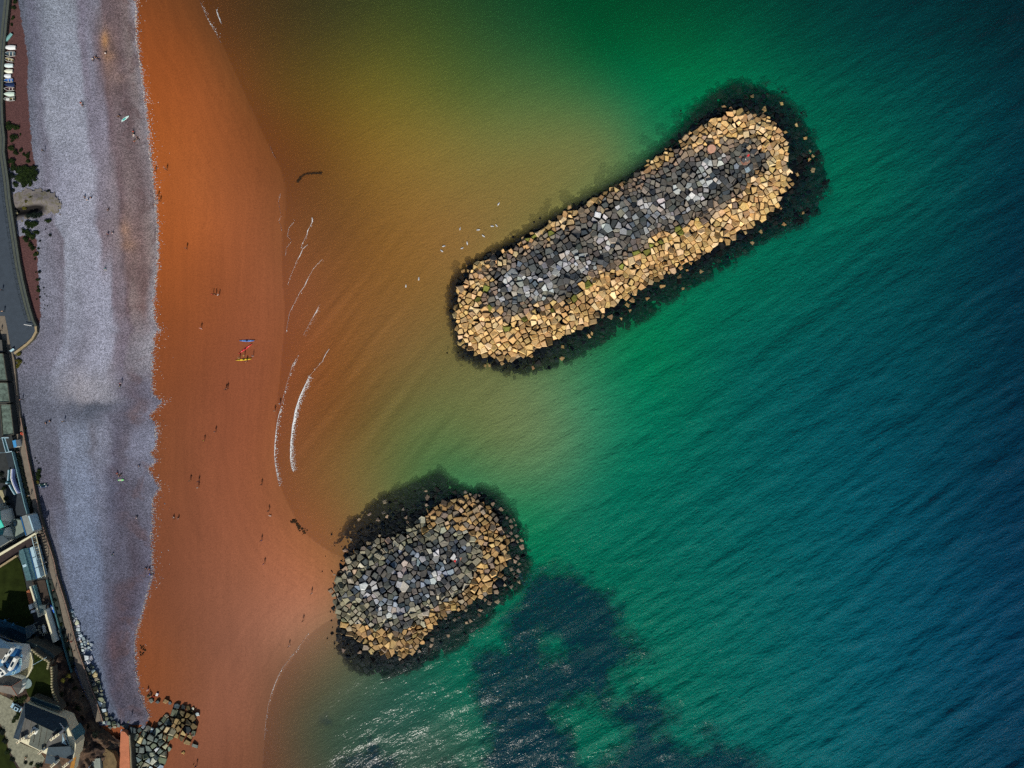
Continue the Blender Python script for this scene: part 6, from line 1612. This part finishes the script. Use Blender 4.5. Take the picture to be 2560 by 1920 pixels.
# blue roofed house with a round turret
hz = CZ; b = P(28, 1660, CZ)
t = thing('blue_roofed_house', 'large house with blue metal roofs, a round turret and white dormers', 'house', P(20, 1650, CZ))
mb = MB(); mb.prism(pp([(-60, 1612), (50, 1622), (57, 1640), (50, 1680), (30, 1688), (-60, 1692)], CZ + 4.6), CZ, CZ + 4.6, 1, 0); mb.build('wall', [WHITEW, simple('flat_blue_roof', (84, 128, 160), .6, .2, 1.0)], t)
def face(nm, pts, m, par=None):
    vs_ = [P(*p) for p in pts]; n_ = (vs_[1] - vs_[0]).cross(vs_[2] - vs_[0])
    if n_.z < 0: vs_ = vs_[::-1]
    k = len(vs_); dn = Vector((0, 0, -.15)); mb = MB()
    mb.add(vs_ + [v + dn for v in vs_], [tuple(range(k)), tuple(range(2 * k - 1, k - 1, -1))] + [(i, k + i, k + (i + 1) % k, (i + 1) % k) for i in range(k)]); return mb.build(nm, m, par or t)
face('roof', [(-60, 1600, CZ + 5.2), (-2, 1596, CZ + 5.2), (34, 1613, CZ + 5.2), (28, 1622, CZ + 7.4), (-60, 1616, CZ + 7.4)], PALEB)
face('roof', [(-60, 1616.5, CZ + 7.4), (28, 1622, CZ + 7.4), (12, 1650, CZ + 5.4), (-60, 1640, CZ + 5.4)], SLATE2)
face('roof', [(30, 1618, CZ + 5.2), (52, 1622, CZ + 5.2), (46, 1642, CZ + 6.0), (24, 1640, CZ + 6.8)], BLUER)
face('roof', [(34, 1609, CZ + 5.3), (58, 1617, CZ + 5.0), (52, 1624, CZ + 5.6), (34, 1618, CZ + 5.9)], PALEB)
A0 = P(28, 1660, CZ + 8.0); ring = [P(28 + math.cos(6.283 * j / 16) * 20, 1662 + math.sin(6.283 * j / 16) * 17, CZ + 5.3) for j in range(16)]
tur = MB(); tur.prism([(p.x * 1.0, p.y) for p in ring], CZ + 4.9, CZ + 5.25); tur.build('eaves', PALEB, t)
for j in range(16):
    mb = MB(); mb.add([A0, ring[j], ring[(j + 1) % 16]], [(0, 2, 1), (0, 1, 2)]); mb.build('roof_panel', BLUER, t)
def dormer(u, v, ang, L, Wd, z, par):
    c = P(u, v, z); mb = MB(); mb.box((c.x, c.y, z), (L, Wd, 1.5), R(ang)); d = mb.build('dormer', WHITEW, par)
    mb = MB(); mb.box((c.x + .05, c.y, z + .76), (L * .4, Wd * .7, .05), R(ang)); mb.build('window', GLASS, d)
dormer(34, 1659, 62, 5.0, 1.2, CZ + 7.4, t); dormer(4, 1674, 55, 1.6, 1.9, CZ + 6.6, t); dormer(9, 1682, 35, 2.6, 1.6, CZ + 6.4, t); dormer(28, 1628, 60, 3.2, .8, CZ + 6.6, t); dormer(14, 1645, 60, 3.4, .8, CZ + 6.4, t)
for (u, v, a_) in ((50, 1632, 70), (52, 1654, 95), (36, 1678, 65)):
    c = P(u, v, CZ + 4.8); f_ = MB(); f_.box(c, (2.6, .9, .25), R(a_)); fo = f_.build('skylight', PALEB, t)
    for k in (-1, 0, 1):
        mb = MB(); d_ = Vector((math.cos(R(a_)), math.sin(R(a_)), 0)) * k * .8; mb.box(c + d_ + Vector((0, 0, .14)), (.6, .6, .06), R(a_)); mb.build('pane', TEALM, fo)
# front wing with dark glazed strips toward the patio
t2 = thing('glazed_wing', 'dark glazed front wing with blue panes above the patio', 'building', P(25, 1600, CZ - 3))
mb = MB(); mb.prism(pp([(-60, 1578), (0, 1583), (60, 1611), (58, 1618), (34, 1610), (-60, 1596)], 10), PZ, 10); mb.build('wall', GLASS, t2)
for (u, v) in ((11, 1594), (21, 1599), (37, 1607), (-3, 1590)):
    c = P(u, v, 10.1); mb = MB(); mb.box(c, (1.5, .5, .12), R(-20)); mb.build('pane', BLUER, t2)
mb = MB(); mb.tube(P(-60, 1570, 10.2), P(60, 1610, 10.2), .1, 6); mb.build('rail', COPE, t2)
# hip roofed cottage
t = thing('cottage', 'low cottage with grey brown hipped roof below the blue roofed house', 'house', P(25, 1712, CZ))
zr, ze = CZ + 5.2, CZ + 3.0
mb = MB(); mb.prism(pp([(-60, 1690), (8, 1684), (54, 1700), (52, 1722), (42, 1738), (0, 1730), (-60, 1728)], ze), CZ, ze); mb.build('wall', WHITEW, t)
face('roof', [(-60, 1690, ze), (6, 1683, ze), (55, 1699, ze), (28, 1716, zr), (10, 1714, zr), (-60, 1712, zr)], SLATE2)
face('roof', [(55, 1700, ze), (53, 1722, ze), (43, 1740, ze), (28, 1716, zr)], SLATE2)
face('roof', [(43, 1740, ze), (0, 1730, ze), (-60, 1728, ze), (-60, 1712, zr), (10, 1714, zr), (28, 1716, zr)], simple('slate_warm', (104, 100, 92), .8, .2, .8))
for (a_, b2) in (((10, 1714), (28, 1716)), ((28, 1716), (54, 1700)), ((28, 1716), (43, 1739)), ((10, 1714), (-10, 1722))):
    mb = MB(); mb.tube(P(*a_, zr + .03), P(*b2, zr + .03 if b2 == (28, 1716) else ze + .05), .11, 5); mb.build('ridge_tile', BRICKM, t)
mb = MB(); mb.box(P(57, 1711, CZ + 1.6), (1.6, .9, 1.3), R(60)); mb.build('porch', WHITEW, t)
# big slate roofed house
t = thing('slate_roofed_house', 'big house with dark slate roof, white chimneys and a glazed turret on the cliff', 'house', P(110, 1830, CZ))
E_, Rg = CZ + 5.0, CZ + 8.2
mb = MB(); mb.prism(pp([(62, 1760), (162, 1800), (172, 1822), (190, 1862), (184, 1896), (120, 1888), (34, 1846)], E_), CZ, E_ - .05); mb.build('wall', CREAM, t)
face('roof', [(63, 1757, E_), (164, 1797, E_), (133, 1828, Rg), (62, 1794, Rg)], SLATE)
face('roof', [(164, 1797, E_), (173, 1816, E_), (160, 1832, E_ + .6), (133, 1828, Rg)], simple('slate_teal', (44, 66, 74), .7, .2, .8))
face('roof', [(62, 1757, E_), (33, 1845, E_), (46, 1850, E_ + 1.4), (62, 1794, Rg)], simple('slate_blue', (52, 68, 80), .7, .2, .8))
face('roof', [(62, 1794.5, Rg), (90, 1808, Rg), (74, 1848, E_ + 1.6), (46, 1850, E_ + 1.2)], SLATE2)
face('roof', [(90, 1808.5, Rg), (133, 1828.5, Rg), (104, 1878, E_ + 1.0), (72, 1862, E_ + .6), (75, 1848, E_ + 1.5)], simple('slate_moss', (86, 92, 84), .8, .25, .8))
face('roof', [(133, 1829, Rg), (160, 1832, E_ + 1), (172, 1866, E_ + .4), (122, 1868, E_ + 1.8), (106, 1878, E_ + .8)], SLATE2)
face('roof', [(120, 1868, E_ + 2.2), (176, 1866, E_ + 2.2), (186, 1880, E_ + .1), (180, 1899, E_ - .3), (116, 1886, E_ + .1)], SLATE)
face('roof', [(116, 1887, E_ + .1), (150, 1894, E_ - .2), (140, 1912, E_ - 1.6), (112, 1908, E_ - 1.6)], SLATE)
for k in range(5):
    mb = MB(); mb.tube(P(66 + k * 13, 1797 + k * 6, Rg + .05), P(56 + k * 13, 1846 + k * 7, E_ + 1.5), .09, 5); mb.build('ridge_tile', STONEW, t)
def chimney(u, v, ang, L, z, par=t):
    c = P(u, v, z); mb = MB(); mb.box((c.x, c.y, z), (L, .75, 2.6), R(ang)); ch = mb.build('chimney', WHITEW, par)
    mb = MB(); mb.box((c.x, c.y, z + 1.36), (L * 1.05, .85, .12), R(ang)); mb.build('cap', CREAM, ch)
    for k in (-.35, 0, .35):
        mb = MB(); q = Vector((c.x + math.cos(R(ang)) * k * L, c.y + math.sin(R(ang)) * k * L, z + 1.42)); mb.tube(q, q + Vector((0, 0, .5)), .14, 8, r2=.11); mb.build('chimney_pot', BRICKM, ch)
chimney(58, 1846, 36, 3.4, E_ + 2.6); chimney(86, 1830, 40, 3.0, E_ + 3.2); chimney(143, 1838, 36, 3.9, E_ + 2.9); chimney(108, 1875, 40, 2.0, E_ + 1.8); chimney(138, 1908, 44, 2.0, E_ + .6); chimney(170, 1908, 40, 2.6, E_ + .8)
dormer(90, 1824, 60, 2.2, 2.0, E_ + 2.4, t)
face('roof', [(156, 1836, E_ + 1.2), (163, 1834, E_ + .4), (173, 1865, E_ + .2), (155, 1858, E_ + 1.4)], PALEB)
tw = MB(); tw.prism(pp([(168, 1826), (178, 1826), (190, 1848), (184, 1866), (176, 1862), (170, 1842)], CZ + 4.4), CZ - 1, CZ + 4.4); to = tw.build('turret', TEALM, t)
for (u, v) in ((173, 1830), (182, 1846), (183, 1860)):
    c = P(u, v, CZ + 4.5); mb = MB(); mb.box(c, (1.3, 1.1, .1), R(-55)); mb.build('pane', PALEB, to)
for (u, v, a_) in ((153, 1812, -55), (157, 1818, -55)):
    c = P(u, v, E_ + 1.2); mb = MB(); mb.box(c, (1.5, .3, .4), R(a_)); mb.build('vent', WHITEW, t)
building('conservatory', 'narrow teal roofed outbuilding behind the slate roofed house', [(78, 1743), (84, 1742), (116, 1754), (150, 1766), (152, 1776), (118, 1766), (80, 1752)], CZ - .2, CZ + 3.0, STONEW, simple('outbuilding_roof', (34, 66, 74), .8, .3, 1.0), MOSSY)
building('lean_to', 'ochre roofed lean-to at the corner of the slate roofed house', [(186, 1874), (193, 1878), (184, 1925), (174, 1925)], CZ - 1, CZ + 2.4, CREAM, simple('ochre_roof', (170, 120, 50), .9, .2, 1.0))
# car on the drive
def car(u, v, ang, label):
    t = thing('car', label, 'car', (0, 0, 0)); WL[t.name] = Vector((0, 0, 0)); body_m = simple('car_paint', (170, 205, 222), .25, .04, 1.0, spec=.6)
    prof = [(-1.95, .35), (-1.98, .75), (-1.75, .98), (-.95, 1.02), (.75, 1.02), (1.75, .86), (1.98, .66), (1.98, .35)]
    sec = [[(x, y * (.86 if abs(y) > .8 and z > .9 else 1), z) for x, z in prof] for y in (-.86, -.80, .80, .86)]
    vs_ = [p for s in sec for p in s]; n = len(prof); fs_ = []
    for i in range(3):
        for j in range(n): a = i * n + j; b2 = i * n + (j + 1) % n; fs_.append((a, a + n, b2 + n, b2))
    fs_ += [tuple(range(n)), tuple(range(4 * n - 1, 3 * n - 1, -1))]; part('body', vs_, fs_, body_m, t)
    mb = MB(); lo = [(-1.6, .7), (1.0, .74)]; vs_ = [(-1.70, -.74, 1.0), (.95, -.74, 1.0), (.95, .74, 1.0), (-1.70, .74, 1.0), (-1.25, -.6, 1.46), (.2, -.6, 1.46), (.2, .6, 1.46), (-1.25, .6, 1.46)]
    mb.add(vs_, [(4, 5, 6, 7), (0, 1, 5, 4), (1, 2, 6, 5), (2, 3, 7, 6), (3, 0, 4, 7)]); mb.build('glazing', GLASS, t)
    mb = MB(); mb.box((-.52, 0, 1.475), (1.5, 1.2, .05)); r_ = mb.build('roof_panel', body_m, t)
    mb = MB(); mb.box((-.5, 0, 1.51), (.8, .8, .03)); mb.build('sunroof', GLASS, r_)
    for x in (-1.25, 1.25):
        for y in (-.82, .82):
            mb = MB(); mb.tube((x, y - .1, .32), (x, y + .1, .32), .32, 14); wh = mb.build('wheel', SHOE, t)
            mb = MB(); mb.tube((x, y - .11, .32), (x, y + .11, .32), .19, 10); mb.build('rim', STEEL, wh)
    for y in (-.6, .6):
        mb = MB(); mb.box((1.95, y, .66), (.1, .34, .16)); mb.build('headlight', WHT, t); mb = MB(); mb.box((-1.96, y, .74), (.08, .3, .16)); mb.build('tail_light', REDP, t)
    for y in (-.95, .95):
        mb = MB(); mb.box((.7, y, 1.02), (.14, .18, .12)); mb.build('mirror', body_m, t)
    place(t, u, v, CZ + .1, ang); t.scale = (1.05,) * 3
car(44.5, 1766, 152, 'pale blue white car with a dark sunroof parked on the gravel drive')
# seaward side: orange path, yard and coping below the cliff
slab('footpath', [(302, 1828), (312, 1830), (322, 1842), (325, 1925), (325, 2300), (294, 2300), (296, 1925), (299, 1880)], 2.4, PZ, ORPATH, kind='structure')
strip_thing('sea_wall', 'tan capped wall between the orange path and the groyne', 'wall', [(324, 1838), (327, 1875), (329, 1925), (330, 2200)], 4.0, 1.0, PZ + .8, STONEW, COPE)
slab('yard', [(212, 1898), (250, 1896), (252, 1930), (252, 2200), (200, 2200)], 2.4, CZ - 3.5, simple('yard_paving', (140, 148, 138), .9, .15, .7), kind='structure')
slab('bank', [(252, 1894), (262, 1870), (284, 1884), (292, 1905), (290, 1930), (290, 2200), (254, 2200)], 2.0, 6.2, simple('bank_earth', (110, 92, 62), .95, .35, .6), kind='structure')
# people up there
person(8, 726, 'walk', 20, NAVY, BLK, BRN, 'person in navy walking on the dark promenade', PZ)
person(12, 779, 'stand', 0, (222, 184, 150), BLK, BRN, 'person in a peach top standing on the promenade kerb', PZ)
person(5, 826, 'walk', 200, (40, 70, 80), BLK, BLK, 'person in dark teal walking where promenade meets footpath', PZ + .05)
person(36, 1028, 'walk', 15, (90, 170, 150), BLK, BRN, 'person in mint green walking past the mossy roofs', PZ + .05)
person(51, 1129, 'walk', 340, GRY, NAVY, BRN, 'person in grey walking by the roof terrace', PZ + .05)
person(79, 1237, 'walk', 340, WHI, GRY, BLO, 'person in white and grey on the footpath beside the hedge', PZ + .05)
person(92, 1284, 'walk', 5, DK, BLK, BLK, 'person in charcoal on the footpath by the grey roofed house', PZ + .05)
person(105, 1336, 'walk', 190, (60, 70, 80), BLK, BRN, 'person in slate grey on the footpath near the stair top', PZ + .05)
person(118, 1404, 'walk', 10, BLK, WHI, BRN, 'person in black and white on the footpath beside the stair', PZ + .05)
person(144, 1437, 'sit', 280, WHI, BLK, BRN, 'person in white sitting by the footpath wall', PZ + .05)
person(140, 1472, 'walk', 30, (150, 60, 70), BLK, BLK, 'person in maroon on the footpath by the brown terrace', PZ + .05)
person(176, 1598, 'walk', 320, BLK, BLK, BRN, 'person in black on the footpath where the rubble begins', PZ + .05)
person(184, 1600, 'walk', 310, RED, BLK, BLK, 'person in red on the footpath where the rubble begins', PZ + .05)
person(190, 1624, 'walk', 15, BLK, DK, BLK, 'person in black and charcoal on the footpath above the rubble', PZ + .05)
person(214, 1724, 'walk', 10, NAVY, DK, BRN, 'person in navy on the footpath under the cliff', PZ + .05)
person(67, 1895, 'sit', 40, WHI, TANC, BRN, 'person in white sitting on the gravel drive', CZ + .1)
person(229, 1912, 'stand', 60, LBL, WHI, BRN, 'person in pale blue standing in the walled yard', CZ - 3.5)
# lifebuoy on its post
b = P(60, 1083, gzf(60, 1083)); t = thing('lifebuoy', 'orange lifebuoy on a post among shrubs by the wall', 'lifebuoy', b); mb = MB(); mb.tube(b, b + Vector((0, 0, 1.6)), .08, 6); mb.build('post', TIMB, t)
mb = MB(); c = b + Vector((.25, -.1, 1.45))
for j in range(14):
    a0, a1 = 6.283 * j / 14, 6.283 * (j + 1) / 14; mb.tube(c + Vector((math.cos(a0) * .42, math.sin(a0) * .42, math.sin(a0) * .25)), c + Vector((math.cos(a1) * .42, math.sin(a1) * .42, math.sin(a1) * .25)), .12, 6)
mb.build('ring', simple('lifebuoy_orange', (232, 84, 40), .5, .06), t)

# ================================================================== shrubs
LEAF = [simple('leaf_dark', (24, 37, 16), .8, .4, 1.5, spec=.1), simple('leaf_mid', (36, 50, 18), .8, .4, 1.5, spec=.1), simple('leaf_olive', (84, 82, 32), .85, .35, 1.5, spec=.1), simple('leaf_night', (22, 32, 26), .8, .4, 1.5, spec=.1)]
STEM = simple('stem', (70, 54, 40), .9, .2)
def shrub_proto(mi, seed, n=420):
    rnd = random.Random(seed); t = thing('shrub', 'x', 'shrub', (0, 0, 0)); WL[t.name] = Vector((0, 0, 0))
    lobes = [(rnd.uniform(-.45, .45), rnd.uniform(-.45, .45), rnd.uniform(.25, .6), rnd.uniform(.35, .6)) for _ in range(7)]
    mb = MB()
    for _ in range(n):
        lx, ly, lz, lr = rnd.choice(lobes); d = Vector((rnd.gauss(0, 1), rnd.gauss(0, 1), abs(rnd.gauss(0, 1)))).normalized() * lr * rnd.uniform(.6, 1.05)
        c = Vector((lx, ly, lz * .8)) + Vector((d.x, d.y, d.z * .75)); s = rnd.uniform(.08, .2); a = Vector((rnd.gauss(0, 1), rnd.gauss(0, 1), rnd.gauss(0, .5))).normalized(); b2 = a.cross(d.normalized() + Vector((.1, .2, .1))).normalized()
        mb.add([c - a * s, c + b2 * s * .6, c + a * s, c - b2 * s * .6], [(0, 1, 2, 3)], rnd.choice((0, 0, 0, 1)))
    mb.build('foliage', [LEAF[mi], LEAF[(mi + 1) % 2] if mi < 2 else LEAF[mi]], t)
    mb = MB()
    for lx, ly, lz, lr in lobes: mb.tube((0, 0, -.1), (lx * .9, ly * .9, lz * .8), .035, 5, r2=.015)
    mb.build('stem', STEM, t); return t
PROT = {k: [shrub_proto(k, 10 * k + s) for s in range(3)] for k in range(4)}
USED = set()
SHR = [(24,316,10,0),(41,318,9,1),(36,342,9,0),(51,336,3,1),(31,353,4,0),(30,373,8,1),(41,383,7,0),(52,376,5,0),(61,386,4,0),(71,390,7,1),(72,405,6,1),(32,405,8,0),(33,420,9,0),(55,425,14,0),(75,425,13,1),(88,420,7,0),(48,445,14,1),(70,445,14,0),(86,445,10,0),(32,440,8,3),(60,460,10,0),(40,462,7,0),(78,460,7,1),(90,434,8,0),(62,438,12,1),
 (34,476,4,3),(122,478,4,3),(80,495,6,2),(95,500,5,2),(70,505,6,2),(62,520,7,2),(70,540,7,3),(85,540,9,3),(98,538,8,3),(122,552,7,1),(75,560,11,0),(88,563,10,0),(62,578,7,1),(70,585,9,0),(80,590,9,1),(90,580,6,1),(66,598,8,0),(78,612,7,1),(84,622,6,0),(96,583,4,0),(97,621,3,0),(95,632,3,2),(88,637,6,1),(96,635,3,0),(88,648,3,0),(99,680,4,3),(90,681,2,0),(98,700,4,0),(92,700,3,1),(97,718,4,1),(98,726,5,1),(110,719,2,3),(126,587,4,3),(115,573,2,3),(100,602,3,3),(112,735,1.6,3),(117,741,1.6,3),(112,762,1.5,3),(119,765,1.6,3),(100,744,3,3),(92,748,2,0),(108,752,1.5,3),(112,772,1.4,3),
 (64,853,4,1),(52,868,6,2),(48,885,7,2),(48,905,7,2),(45,915,6,2),(60,908,2,3),(60,1062,4,3),(62,1070,5,1),(62,1082,5,0),(81,1183,5,0),(98,1175,6,1),(96,1185,7,0),(97,1195,7,1),(96,1205,5,2),(92,1152,2,3),(97,1158,2,3),(88,1145,2,3),
 (35,20,6,0),(33,45,5,1),(38,5,6,0),(30,62,4,0)]
for (u, v) in [(43 + k * 3.05, 1128 + k * 12.5) for k in range(13)]: SHR.append((u, v, 5.0, 3, PZ))
for (u, v) in [(47 + k * 3.05, 1134 + k * 12.5) for k in range(13)]: SHR.append((u, v, 4.0, 3, PZ))
HI = [(4,1185,6,3,PZ),(9,1203,7,3,PZ),(12,1220,6,0,PZ),(16,1246,6,0,PZ),(20,1260,5,3,PZ),(24,1275,5,0,PZ),(20,1296,8,3,PZ),(23,1305,7,3,PZ),(14,1306,6,2,PZ),(98,1598,10,3,PZ),(108,1602,9,3,PZ),(88,1594,9,3,PZ),(118,1610,9,3,PZ),(142,1612,9,3,PZ),(150,1606,7,3,PZ),(80,1556,5,0,PZ+.2),(40,1748,7,1,CZ),(52,1752,7,0,CZ),(60,1744,8,1,CZ),(30,1746,4,2,CZ),(46,1785,7,1,CZ),(42,1795,6,0,CZ),(36,1803,5,1,CZ),(6,1828,8,3,CZ),(14,1852,7,3,CZ),(22,1880,7,0,CZ),(32,1898,6,3,CZ),(104,1912,5,3,CZ),(66,1907,5,3,CZ),(80,1908,5,0,CZ),(95,1915,6,0,CZ),
 (126,1462,4,3,PZ),(132,1480,4.5,3,PZ),(138,1500,4.5,3,PZ),(143,1520,4.5,3,PZ),(148,1540,4.5,3,PZ),(154,1560,4.5,0,PZ),(160,1580,5,3,PZ),(166,1600,5,3,PZ),(172,1622,5,0,PZ),(178,1645,5,3,PZ),(183,1666,5,3,PZ),(75,1300,3,3,8.9),(208,1738,4,3,6),(180,1700,7,3,7),(190,1720,6,0,6.5),(172,1690,6,2,7.5),(205,1795,7,3,6.5),(196,1770,7,0,8),(220,1812,8,3,6.3),(240,1835,8,3,6),(200,1830,6,3,9),(160,1700,6,2,9),(155,1735,6,0,9.5),(170,1760,7,3,9),(185,1800,6,3,8.5)]
NEARS = [((-99, 300), 'at the top of the red earth'), ((300, 480), 'in the thicket by the earth bank'), ((480, 560), 'round the drainage gully'), ((560, 640), 'in the patch below the gully'), ((640, 800), 'scattered on shingle along the sea wall'), ((800, 1000), 'at the bend of the curved wall'), ((1000, 1110), 'round the lifebuoy post'), ((1110, 1330), 'in the hedge and bank by the roof terrace'), ((1330, 1560), 'in the bed beside the footpath'), ((1560, 1690), 'below the garage and along the footpath bed'), ((1690, 2000), 'on the cliff and round the big house')]
KIND = ['dark green rounded shrub', 'leafy mid green shrub', 'yellow olive tufted plant', 'blackish green bush']
for q in SHR + HI:
    u, v, r, k = q[:4]; z = q[4] if len(q) > 4 else gzf(u, v)
    src = random.choice(PROT[k])
    if src.name in USED: o = copy_tree(src)
    else: o = src; USED.add(src.name)
    rm = r / PXM; o.location = P(u, v, z); o.rotation_euler.z = random.uniform(0, 6.28); o.scale = (rm * 1.2, rm * 1.2, min(rm, 1.2) * .9)
    wh = next(w_ for (a_, b2), w_ in NEARS if a_ <= v < b2)
    sz = 'tiny ' if r < 2.6 else ('small ' if r < 5 else ('' if r < 9 else 'broad '))
    tag(o, sz + KIND[k] + ' ' + wh, 'shrub', 'shrubs ' + wh)
for lst in PROT.values():
    for pr in lst:
        if pr.name not in USED:
            for ch in list(pr.children): bpy.data.objects.remove(ch)
            bpy.data.objects.remove(pr)
# gully of the stream outfall with its sandy bank
gu = np.arange(20, 160, 2.5); gv = np.arange(470, 575, 2.5); GU, GV = np.meshgrid(gu, gv)
bank = 1.1 * np.exp(-(((GU - 105) / 36) ** 2 + ((GV - 503) / 20) ** 2)) + .35 * (fbm(GU / 9, GV / 9) - .3); 
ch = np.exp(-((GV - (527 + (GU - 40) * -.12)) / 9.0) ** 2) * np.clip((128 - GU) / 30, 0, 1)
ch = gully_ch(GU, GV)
GZ = ground_z(GU, GV) + .05 + np.maximum(bank, 0) * np.clip((GU - 30) / 20, 0, 1) * (1 - ch)
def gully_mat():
    m, nt, out = mat('gully_earth'); geo = nd(nt, 'ShaderNodeNewGeometry'); pos = geo.outputs['Position']; ch_ = nd(nt, 'ShaderNodeAttribute', attribute_name='darkened').outputs['Fac']
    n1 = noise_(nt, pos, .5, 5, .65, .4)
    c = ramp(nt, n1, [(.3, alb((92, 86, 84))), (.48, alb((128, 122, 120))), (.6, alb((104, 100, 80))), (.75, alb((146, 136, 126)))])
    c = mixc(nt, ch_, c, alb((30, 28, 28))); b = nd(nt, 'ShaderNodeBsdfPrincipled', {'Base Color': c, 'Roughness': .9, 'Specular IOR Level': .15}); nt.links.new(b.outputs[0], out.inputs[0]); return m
qx, qy = (GU[:-1, :-1] + GU[1:, 1:]) / 2, (GV[:-1, :-1] + GV[1:, 1:]) / 2
kp = (sdf(qx, qy, [(24, 486), (60, 478), (100, 474), (135, 482), (150, 500), (152, 522), (146, 534), (128, 528), (110, 538), (70, 548), (30, 552)]) + (fbm(qx / 8, qy / 8) - .5) * 22 > 0)
o = sheet('gully', GU, GV, GZ, kp, gully_mat(), {'darkened': np.clip(ch * 2.0, 0, 1)}, {}); o['kind'] = 'structure'  # mask turns the colour darker along the channel
b = P(41, 528, 2.6); t = thing('outfall', 'concrete outfall pipe mouth in the dark gully', 'outfall', b)
mb = MB(); mb.tube((b.x - 1, b.y, 2.9), (b.x + .5, b.y, 2.8), .55, 14); mb.build('pipe', STONEW, t); mb = MB(); mb.box((b.x + .2, b.y - .9, 2.7), (1.4, .5, 1.0)); mb.build('apron', TANP, t)
